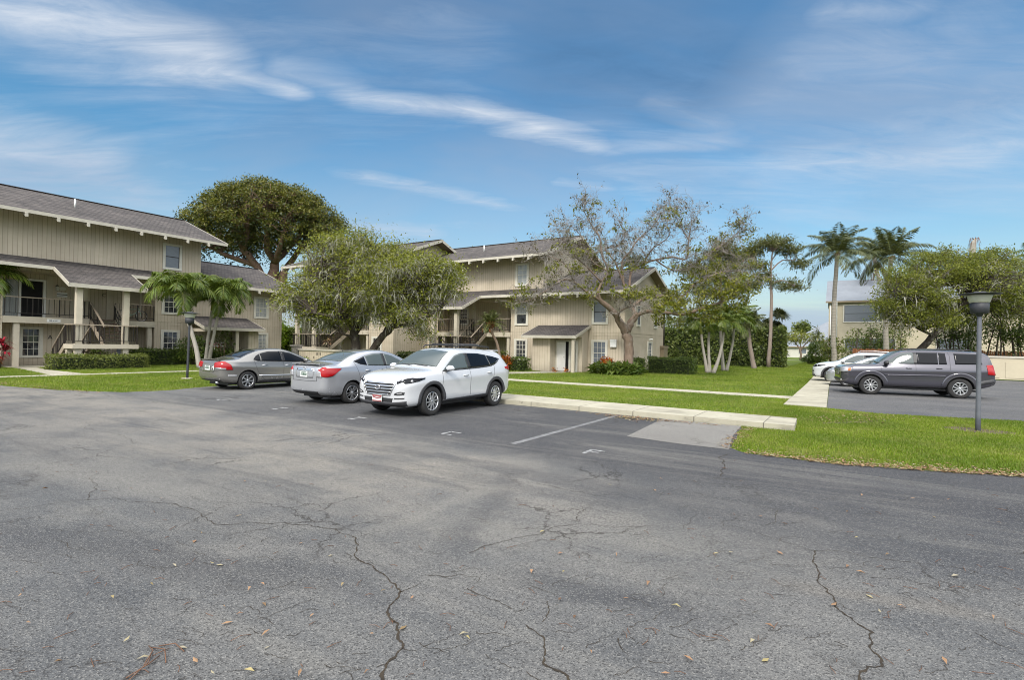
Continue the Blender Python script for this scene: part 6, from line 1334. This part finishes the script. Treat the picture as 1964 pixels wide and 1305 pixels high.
for i in range(150):
    x, y = rc.uniform(0,1964), rc.uniform(930,1300); L = rc.uniform(15,75); t = rc.uniform(-.5,.5); crack([(x,y),(x+L*.5*math.cos(t),y+L*.5*math.sin(t)+rc.uniform(-6,6)),(x+L*math.cos(t),y+L*math.sin(t))], .004, .002, m, 4, .18)
ck = m.build('cracks', M['crack'], lot)
# fallen leaves and twigs
V = []
def leafs(n, fx, size):
    out = []
    for i in range(n):
        x, y = fx(); a = rc.uniform(0,6.28); L = size*rc.uniform(.5,1.2); w = L*rc.uniform(.14,.24); c, s = math.cos(a), math.sin(a); z = .006+rc.uniform(0,.012); zt = z+rc.uniform(0,.02)
        out += [(x-c*L/2,y-s*L/2,z),(x-s*w,y+c*w,zt),(x+c*L/2,y+s*L/2,z+rc.uniform(0,.015)),(x+s*w,y-c*w,zt)]
    return out
def scat(): p = G(rc.uniform(-20,1984), 880+420*rc.random()**.8); return p.x, p.y
V += leafs(90, scat, .06)
V += leafs(190, lambda: (rc.uniform(-5.2,-2.5)+rc.gauss(0,.5), 12.55+abs(rc.gauss(0,.12))*-1), .09)
V += leafs(160, lambda: (rc.gauss(-4.3,.35), rc.gauss(12.35,.22)), .10)
V += leafs(3400, lambda: ((t:=rc.random()**.8)*8-1.4, 9.5+max(0,t*8-1.4)*.33+abs(rc.gauss(0,.26))-.07), .075)
V += leafs(200, lambda: (-1.75+rc.gauss(0,.1)+.0, rc.uniform(9.7,12.7)), .075)
V += leafs(420, lambda: ((t:=rc.random())*11-30, 5.2+t*1.5+rc.gauss(0,.15)), .08)
V += leafs(260, lambda: (rc.gauss(-.2,.5)+(t:=rc.random())*1.6-.4, 14.9+t*2.8+rc.gauss(0,.1)), .09)
Va = np.array(V); lt = mesh_np('leaf_litter', Va, np.arange(len(Va)).reshape(-1,4), M['litter']); tag(lt, 'brown fallen leaves scattered over the asphalt and along the grass edge', 'leaves', kind='stuff')
m = MB()
for i in range(170):
    x, y = scat(); a = rc.uniform(0,6.28); L = rc.uniform(.03,.11); k = rc.uniform(-.3,.3); m.tube([(x,y,.006),(x+L*.5*math.cos(a),y+L*.5*math.sin(a),.012),(x+L*math.cos(a+k),y+L*math.sin(a+k),.007)], .002, 4)
p = G(290,1245)
for (dx,dy,a,L) in ((0,0,.2,.22),(.05,-.02,-.5,.26),(.12,-.01,-.9,.2),(.02,.03,.6,.18),(-.03,0,-.2,.2)): m.tube([(p.x+dx,p.y+dy,.006),(p.x+dx+L*.5*math.cos(a),p.y+dy+L*.5*math.sin(a),.022),(p.x+dx+L*math.cos(a-.3),p.y+dy+L*math.sin(a-.3),.007)], .0032, 4)
tw = m.build('twig_litter', mottled('twig', (.16,.08,.045), (.10,.055,.035), 20, .85)); tag(tw, 'thin brown twigs strewn over the cracked asphalt', 'twigs', kind='stuff')
# grass blades, denser near the camera
def inside(P, poly):
    x, y = P[:,0], P[:,1]; r = np.zeros(len(P), bool); n = len(poly); j = n-1
    for i in range(n):
        xi, yi = poly[i]; xj, yj = poly[j]; c = ((yi > y) != (yj > y)) & (x < (xj-xi)*(y-yi)/(yj-yi+1e-12)+xi); r ^= c; j = i
    return r
lotp = edge + [(60,18),(60,-40),(-60,-40)]
hard = [lotp, right, [(-19.4,13.5),(-10.7,13.5),(-10.6,12.84),(-.9,12.8),(-.95,14.2),(-19.4,14.68)], [(-27.6,21.17),(-1.62,21.17),(-1.62,22.18),(-27.6,22.18)], [(-29.33,-12),(-28.57,-12),(-28.57,21.9),(-29.33,21.9)], [(-1.58,18.6),(-.43,18.56),(-.62,31),(-.62,62),(-1.9,62),(-1.6,31)],
    [(-29.36,8.4),(-29.36,9.7),(-34.0,9.62),(-36.5,9.9),(-36.5,14.0),(-39.6,14.0),(-39.6,9.0),(-37.4,9.0),(-34.5,8.9)], [(-19.5,22.21),(-18.3,22.21),(-15.6,28.6),(-14.6,31.4),(-17.0,31.4),(-17.0,29.9)], [(-60,-20),(-38.2,-20),(-38.2,26),(-60,26)], [(-60,32.4),(-12,32.4),(-12,42),(-60,42)]]
gr = np.random.default_rng(3); Ps = []; Hs = []
def area(x0, x1, y0, y1, n, h): P = np.stack([gr.uniform(x0,x1,n), gr.uniform(y0,y1,n)],1); Ps.append(P); Hs.append(np.full(n,h))
area(-2.1, 7, 9.4, 19.2, 190000, .042); area(-20,-.5,14.1,21.3,80000,.05); area(-30,-18.6,4.6,21,85000,.062); area(-36.5,-29.3,3,21,45000,.07); area(-27,-1.5,22.1,33,60000,.07); area(-12,-1.5,30,57,50000,.085); area(-4.8,0,55,90,14000,.12)
P = np.concatenate(Ps); Hh = np.concatenate(Hs); ok = np.ones(len(P), bool)
for h_ in hard: ok &= ~inside(P, h_)
bare = (np.hypot((P[:,0]-2.6)*.7, P[:,1]-15.8) < .45) | (np.abs((P[:,1]-14.9)-(P[:,0]+.2)*1.15) + 3*(np.abs(P[:,0]-.5) > .9) < .10) | (np.hypot(P[:,0]+6.9, P[:,1]-32.6) < .5)
ok &= ~(bare & (gr.random(len(P)) < .8)); P = P[ok]; Hh = Hh[ok]; n = len(P)
a = gr.uniform(0,6.28,n); lean = gr.uniform(.1,.75,n); hh = Hh*gr.uniform(.55,1.25,n); ww = .0045+Hh*.085*gr.uniform(.7,1.3,n)
d = np.stack([np.cos(a),np.sin(a)],1); s = np.stack([-d[:,1],d[:,0]],1)
b0 = np.c_[P-s*ww[:,None], np.full(n,-.012)]; b1 = np.c_[P+s*ww[:,None], np.full(n,-.012)]; t = np.c_[P+d*(hh*lean)[:,None], hh-.012]
Vg = np.stack([b0,b1,t],1).reshape(-1,3); g = mesh_np('grass', Vg, np.arange(3*n).reshape(n,3), M['l_grass']); tag(g, 'short bright green grass blades of the lawns', 'grass', kind='stuff')
for (x, y, r1, nm) in ((2.6,15.8,.5,'bare_soil'),(-6.9,32.6,.5,'bare_soil'),(-21.0,6.45,.16,'bare_soil')):
    sheet(nm, [(x+r1*1.4*math.cos(i*.42)*rr.uniform(.8,1.1), y+r1*math.sin(i*.42)*rr.uniform(.8,1.1)) for i in range(15)], -.006, M['soil'])
sheet('bare_soil', [(-.5,14.35),(-.1,14.75),(.35,15.5),(1.0,16.5),(1.2,17.1),(1.0,17.15),(.2,15.9),(-.6,14.7)], -.007, M['soil'])
# ------------------------------------------------------------------ lamps, signs, bicycle, chairs, low sign wall
M['lampmetal'] = mottled('lamp_post_paint', (.028,.030,.036), (.045,.047,.055), 6, .55, bump=.05)
M['lampgrey'] = mottled('lamp_post_grey', (.085,.092,.11), (.12,.128,.145), 6, .55, bump=.05)
M['diffuser'] = material('lamp_diffuser', (.50,.50,.44), .35, 0, .5)
def lamp(label, loc, h, s, tilt, pm):
    o = thing('street_lamp', label, 'street lamp', loc); o.rotation_euler = (0, tilt, R(20)); R_ = s
    m = MB(); m.lathe([(.062*R_,-.1),(.058*R_,.35),(.052*R_,h-.72*R_),(.05*R_,h-.66*R_)], 14); m.build('post', pm, o)
    m = MB(); m.lathe([(.05*R_,h-.70*R_),(.085*R_,h-.66*R_),(.09*R_,h-.62*R_),(.205*R_,h-.60*R_),(.215*R_,h-.33*R_),(.19*R_,h-.315*R_)], 20); m.build('housing', M['lampmetal'], o)
    m = MB(); m.lathe([(.20*R_,h-.314*R_),(.225*R_,h-.30*R_),(.275*R_,h-.12*R_),(.275*R_,h-.10*R_)], 20); m.build('diffuser', M['diffuser'], o)
    m = MB(); m.lathe([(.23*R_,h-.105*R_),(.47*R_,h-.075*R_),(.475*R_,h-.06*R_),(.20*R_,h-.028*R_),(.14*R_,h-.025*R_),(.12*R_,h),(0,h+.004)], 28); m.build('cap', M['lampmetal'], o)
    return o
lamp('tall grey lamp post with a flat cap on the grass strip at the right', (2.6,15.78,0), 3.17, .82, R(0), M['lampgrey'])
lamp('black lamp post with a flat cap by the grey sedan', (-23.69,11.38,0), 2.87, .82, R(1.3), M['lampmetal'])
m = MB(); m.lathe([(.22,-.01),(.22,.03),(.1,.04)], 14); tag(m.build('footing', M['conc_y'], None, (-23.69,11.38,0)), 'round concrete footing at the base of the black lamp post', 'footing')
# --- things on the left building (its local axes: x' = world Y, y' = -(world X)-38.2)
LW = lambda x, y, z: (-38.2-y, x, z)
s = thing('wall_sign', 'oval cream wall sign on the left balcony wall', 'sign', LW(11.85,1.46,4.55), R(90)); m = MB(); m.lathe([(.16,0),(.16,-.03),(.15,-.035),(0,-.036)], 24, 0, 'y'); b = m.build('board', M['trim'], s); b.scale = (1.25,1,.8)
s = thing('wall_sign', 'small white and black rectangular sign under the oval one', 'sign', LW(11.85,1.46,4.18), R(90)); m = MB(); m.box(-.25,.25,-.03,0,-.14,.14); m.box(-.25,.25,-.034,-.031,.0,.05,1); m.box(-.25,.25,-.034,-.031,-.08,-.06,1); m.build('board', [M['white'], M['black']], s)
s = thing('balcony_plaque', 'white plaque with dark lettering on the left balcony edge', 'sign', LW(11.05,-.075,2.58), R(90)); m = MB(); m.box(-.3,.3,-.025,0,-.085,.085); m.build('board', M['white'], s)
def text(name, body, size, loc, rot, mat, parent=None, ext=.006):
    c = bpy.data.curves.new(name, 'FONT'); c.body = body; c.size = size; c.extrude = ext; c.align_x = 'CENTER'; c.align_y = 'CENTER'
    t = bpy.data.objects.new('t', c); COL.objects.link(t); me = evalmesh(t); bpy.data.objects.remove(t); me.materials.clear(); me.materials.append(mat)
    o = link(name, me, parent, loc); o.rotation_euler = rot; return o
m = MB()
for a_, w_, h_ in ((-.2,.016,.07),(-.13,.05,.075),(-.02,.07,.035),(.06,.05,.03),(.13,.05,.035)): m.box(a_-w_/2, a_+w_/2, -.0285, -.0255, -h_/2, h_/2)
m.build('lettering', M['lampmetal'], s)
tag(text('door_letter', 'A', .34, LW(11.35,1.47,1.62), (R(90),0,R(90)), M['black']), 'black letter A on the wall beside the ground floor window', 'letter')
tag(text('door_letter', 'C', .30, LW(13.95,1.47,4.35), (R(90),0,R(90)), M['black']), 'black letter C on the wall at the head of the stair', 'letter')
s = thing('wall_lantern', 'small lantern beside the dark balcony door', 'lamp', LW(11.6,1.46,4.55), R(90)); m = MB(); m.box(-.06,.06,-.12,-.02,-.15,.12); m.build('glass', M['diffuser'], s); m = MB(); m.lathe([(.1,.121),(.0,.22)], 6, 0, 'z', (0,-.07,0)); m.box(-.03,.03,-.02,0,-.05,.2); m.build('cap', M['black'], s)
# bicycle on the balcony
bk = thing('bicycle', 'pale green bicycle leaning on the right-hand balcony of the left building', 'bicycle', LW(15.1,.35,2.76), R(90)); wm = material('bicycle_green', (.28,.42,.34), .35, .1)
for x in (-.52,.52):
    m = MB(); m.tube([(x+.33*math.cos(a),0,.34+.33*math.sin(a)) for a in np.linspace(0,2*math.pi,29)], .022, 6); 
    w = m.build('wheel', M['black'], bk); m = MB(); m.tube([(x+.30*math.cos(a),0,.34+.30*math.sin(a)) for a in np.linspace(0,2*math.pi,29)], .012, 5)
    for i in range(9): a = i*math.pi/9; m.tube([(x+.3*math.cos(a),0,.34+.3*math.sin(a)),(x-.3*math.cos(a),0,.34-.3*math.sin(a))], .003, 3)
    m.build('rim', CM['chrome'], w)
m = MB(); 
for a, b in (((-.52,.34),(-.1,.34)),((-.1,.34),(-.22,.85)),((-.52,.34),(-.2,.74)),((-.2,.74),(.36,.78)),((-.1,.34),(.38,.66)),((.34,.86),(.52,.34))): m.tube([(a[0],0,a[1]),(b[0],0,b[1])], .02, 6)
m.build('frame', wm, bk); m = MB(); m.box(-.36,-.1,-.08,.08,.85,.9); m.build('saddle', M['black'], bk); m = MB(); m.tube([(.34,0,.86),(.32,0,1.0),(.36,-.3,1.04),(.22,-.32,1.03)], .014, 6); m.tube([(.32,0,1.0),(.36,.3,1.04),(.22,.32,1.03)], .014, 6); m.build('handlebar', M['black'], bk)
# garden chairs under the balcony
def chair(label, loc, rz, mat):
    o = thing('garden_chair', label, 'chair', loc, rz); m = MB(); m.box(-.26,.26,-.24,.26,.40,.44); m.build('seat', mat, o); m = MB(); m.beam((-.0,.25,.44),(0,.46,.98),.52,.035); m.build('backrest', mat, o)
    for x in (-.24,.24):
        for y in (-.22,.24): m = MB(); m.tube([(x,y,0),(x,y,.40)], .02, 6); m.build('leg', mat, o)
        m = MB(); m.tube([(x,-.24,.42),(x,-.24,.64),(x,.34,.66)], .018, 6); m.build('arm', mat, o)
    return o
chair('grey garden chair under the right-hand balcony', LW(14.6,.6,0), R(60), M['lampgrey']); chair('dark garden chair nearer the wall under the balcony', LW(15.3,.9,0), R(120), M['black'])
shrub('dark pot plant in the shade below the stair landing', LW(12.8,-1.2,0)[:2], .55, 1.05, M['l_hedge'], 201, 700, .12)
# lattice with red and white flowers at the small left entrance
s = thing('flower_trellis', 'red and white flower trellis in the small left entrance', 'trellis', LW(19.5,-1.5,0), R(90)); m = MB()
for i in range(6): m.box(-.6+i*.22,-.57+i*.22,-.02,.0,.15,1.5)
for i in range(6): m.box(-.6,.53,-.035,-.021,.25+i*.24,.28+i*.24)
m.build('lattice', M['white'], s); rn = np.random.default_rng(4); P = np.stack([rn.uniform(-.6,.55,150), rn.uniform(-.12,-.04,150), rn.uniform(.2,1.45,150)],1); V, Qd = leaf_quads(P, .11, .7, .1, seed=3); mesh_np('blossoms', V, Qd, M['l_red'], s)
s = thing('wall_plaque', 'small dark plaque beside the left entrance door', 'sign', LW(21.5,-.03,1.75), R(90)); m = MB(); m.box(-.16,.16,-.03,0,-.1,.1); m.lathe([(.07,-.031),(0,-.034)], 12, 1, 'y'); m.build('board', [M['black'], M['trim']], s)
# --- right building wall things
s = thing('wall_plaque', 'dark oval plaque between open door and window', 'sign', (-14.95,32.47,1.66)); m = MB(); m.lathe([(.2,0),(.2,-.03),(.18,-.035),(0,-.036)], 20, 0, 'y'); b = m.build('board', M['black'], s); b.scale = (1.1,1,.8)
s = thing('electric_box', 'white electric box on the wall left of the forked trunk', 'box', (-12.75,32.47,1.95)); m = MB(); m.box(-.2,.2,-.16,0,-.24,.24); m.box(-.22,.22,-.18,-.161,.19,.26); m.build('cover', M['white'], s)
# potted plants on the mid balcony
for i, (x, y) in enumerate(((-23.2,32.35),(-22.6,32.45))):
    s = thing('pot_plant', ('terracotta pot with trailing plant on the balcony edge', 'smaller potted plant next to the stair on the balcony')[i], 'plant', (x,y,2.65)); m = MB(); m.lathe([(.12,0),(.17,.28),(.14,.27)], 14); m.build('pot', material('terracotta%d' % i, (.40,.13,.06), .8), s); P = np.random.default_rng(i).normal(size=(90,3))*[.2,.2,.18]+[0,0,.45]; V, Qd = leaf_quads(P, .16, .5, .3, seed=i); mesh_np('foliage', V, Qd, M['l_hedge_lt'], s)
# low sign wall with stone pier behind the silver sedan
sw = thing('sign_wall', 'low tan siding wall with pale cap and dark lettering behind the silver sedan', 'wall', (-33.9,24,0)); m = MB(); m.box(0,6.6,0,.16,0,1.02); m.build('wall_face', M['siding'], sw); m = MB(); m.box(-.05,6.65,-.08,.24,1.02,1.12); m.build('cap', M['fascia'], sw)
m = MB()
for i in range(4): m.box(1.98+i*.16, 2.03+i*.16, -.012, -.001, .70, .90)
m.build('lettering', M['black'], sw); text('lettering', 'C', .24, (1.75,-.01,.52), (R(90),0,0), M['black'], sw)
pr = thing('stone_pier', 'rough grey stone pier at the left end of the low sign wall', 'pier', (-34.25,24.05,0)); m = MB(); rz_ = random.Random(2)
for i in range(6):
    z0 = i*.215; w = .26+rz_.uniform(-.03,.05); m.box(-w+rz_.uniform(-.03,.03), w, -.24+rz_.uniform(-.03,.03), .24, z0, z0+.205)
m.build('stonework', M['stone'], pr); m = MB(); m.box(-.36,.34,-.32,.32,1.29,1.40); m.build('capstone', M['stone'], pr)
shrub('yellow-green ground cover at the foot of the low sign wall', (-33.0,23.4), .8, .5, M['l_bright'], 203, 700, .12)
rosette('tan dried bromeliad behind the stone pier', (-33.4,26.2), 1.75, 40, .6, .09, M['litter'], 204, heads=1)
# ------------------------------------------------------------------ sky, sun, camera
SUN_EL, SUN_AZ = R(41), R(165)      # azimuth clockwise from +Y: behind the camera to the right
w = bpy.data.worlds.new('World'); SC.world = w; w.use_nodes = True; t = NT(w.node_tree); bg = w.node_tree.nodes['Background']
sky = t.new('ShaderNodeTexSky', sky_type='NISHITA', sun_disc=False, sun_elevation=SUN_EL, sun_rotation=SUN_AZ, air_density=1.3, dust_density=1.2, ozone_density=2.2)
d = tc(t, 'Generated'); s = t.new('ShaderNodeSeparateXYZ', inp={0: d}); z = t.math('MAXIMUM', s.outputs[2], .02)
zz = t.math('ADD', z, .10); pl = t.new('ShaderNodeCombineXYZ', inp={0: t.math('DIVIDE', s.outputs[0], zz), 1: t.math('DIVIDE', s.outputs[1], zz)}).outputs[0]
# plane coordinates turned so that x' runs to the right of the view, y' away from it
pr = t.mapping(pl, (1,1,1), (0,0,-YAW)); sp = t.new('ShaderNodeSeparateXYZ', inp={0: pr}); U, Vv = sp.outputs[0], sp.outputs[1]
wisp = t.noise(t.mapping(pr, (.55,1.5,1), (0,0,R(-14))), 1.0, 9, .62, .9); fib = t.noise(t.mapping(pr, (1.5,4.6,1), (0,0,R(-12))), 1.5, 10, .66, 1.1); big = t.noise(t.mapping(pr, (.5,.7,1)), .8, 5, .55, .6)
base = t.math('MULTIPLY', t.remap(wisp, .42, .72), t.remap(fib, .25, .72, .35, 1.0))
def streak(u0, v0, u1, v1, width, amt):
    """a band of cirrus along a line on the cloud plane, frayed by noise"""
    L = math.hypot(u1-u0, v1-v0); cx, sx = (u1-u0)/L, (v1-v0)/L
    du = t.math('SUBTRACT', U, u0); dv = t.math('SUBTRACT', Vv, v0)
    al = t.math('DIVIDE', t.math('ADD', t.math('MULTIPLY', du, cx), t.math('MULTIPLY', dv, sx)), L)
    ac = t.math('ADD', t.math('SUBTRACT', t.math('MULTIPLY', dv, cx), t.math('MULTIPLY', du, sx)), t.math('MULTIPLY', t.math('SUBTRACT', wisp, .5), width*2.6))
    f = t.math('MULTIPLY', t.remap(t.math('ABSOLUTE', ac), width, 0), t.math('MULTIPLY', t.remap(al, -.12, .12), t.remap(al, 1.15, .85)))
    return t.math('MULTIPLY', t.math('MULTIPLY', f, t.remap(fib, .30, .66, .42, 1.05)), amt)
def uv(px, py):
    v = ray(px, py).normalized(); k = max(v.z,.02)+.10; x, y = v.x/k, v.y/k; c, q = math.cos(-YAW), math.sin(-YAW); return x*c-y*q, x*q+y*c
cl = t.math('MAXIMUM', t.math('MULTIPLY', base, .5), t.math('MULTIPLY', t.remap(big, .42, .70), .42))
for (a, b, wd, am) in (((-90,0),(470,130),.30,.95),((380,118),(590,182),.10,.85),((500,120),(720,180),.16,.45),((640,185),(920,218),.11,.8),((850,200),(1180,292),.13,.95),((1120,285),(1420,262),.15,.5),((1230,180),(1400,240),.12,.5),((650,328),(1010,402),.15,.6),((1050,348),(1180,366),.12,.5),((620,428),(850,450),.3,.6),((-90,255),(220,330),.55,.85),((1400,345),(2000,300),.6,.62),((1480,130),(1900,60),.35,.3),((1560,18),(1790,12),.08,.6),((150,90),(1000,50),.5,.28),((150,330),(330,410),.4,.5)):
    cl = t.math('MAXIMUM', cl, streak(*uv(*a), *uv(*b), wd, am))
hz = t.remap(s.outputs[2], .30, .02)
cl = t.math('MINIMUM', cl, 1.0)
deep = streak(*uv(1030,60), *uv(1480,150), .42, .9); grey = t.math('MAXIMUM', streak(*uv(1480,90), *uv(2050,170), .7, .75), streak(*uv(-80,330), *uv(260,345), .5, .6))
hs = t.new('ShaderNodeHueSaturation', inp={'Hue': .495, 'Saturation': 1.38, 'Value': .92, 'Color': sky.outputs[0]})
dark = t.mix(t.math('MULTIPLY', t.remap(big, .42, .64), t.remap(s.outputs[2], .10, .40)), (1,1,1,1), (.60,.64,.70,1))
# unseen bright cloud bank added overhead and behind the viewer for soft fill light
fd = t.math('ADD', t.math('MULTIPLY', s.outputs[0], -math.sin(YAW)), t.math('MULTIPLY', s.outputs[1], math.cos(YAW)))
fill_deck = t.math('MAXIMUM', t.math('MULTIPLY', t.remap(fd, .12, -.25), t.remap(s.outputs[2], .05, .42)), t.remap(s.outputs[2], .66, .82))
fill_deck = t.math('MULTIPLY', fill_deck, t.remap(big, .25, .6, .55, 1.0))
col = t.mix(cl, t.mix(1.0, hs.outputs[0], dark, 'MULTIPLY'), (4.3,4.75,5.4,1))
col = t.mix(deep, col, (.62,1.45,2.75,1)); col = t.mix(grey, col, (2.3,3.05,4.2,1))
col = t.mix(t.math('MULTIPLY', hz, t.remap(big, .3, .65, .35, .8)), col, (2.3,3.2,4.5,1))
col = t.mix(fill_deck, col, (19.5,19.6,20.0,1))
t.set(bg.inputs['Color'], col); bg.inputs['Strength'].default_value = .075
sn = bpy.data.lights.new('sun', 'SUN'); sn.energy = 1.5; sn.angle = R(11); sn.color = (1.0,.95,.87); so = bpy.data.objects.new('sun', sn); COL.objects.link(so)
sd = Vector((math.sin(SUN_AZ)*math.cos(SUN_EL), math.cos(SUN_AZ)*math.cos(SUN_EL), math.sin(SUN_EL))); so.rotation_euler = sd.to_track_quat('Z','Y').to_euler(); so.location = (0,0,40)
cd = bpy.data.cameras.new('camera'); cam = bpy.data.objects.new('camera', cd); COL.objects.link(cam); SC.camera = cam
cd.sensor_width = 36; cd.lens = 36*F/1964; cd.clip_end = 3000; cd.clip_start = .05; cam.location = (0,0,H)
mt = Matrix((RT, UPV, -FW)).transposed().to_4x4(); mt.translation = Vector((0,0,H)); cam.matrix_world = mt
vs = SC.view_settings; vs.view_transform = 'Standard'; vs.look = 'None'; vs.gamma = 1; vs.use_curve_mapping = False; vs.exposure = 1.08
SC.cycles.filter_width = 1.0
SC.render.resolution_x, SC.render.resolution_y = 1964, 1305
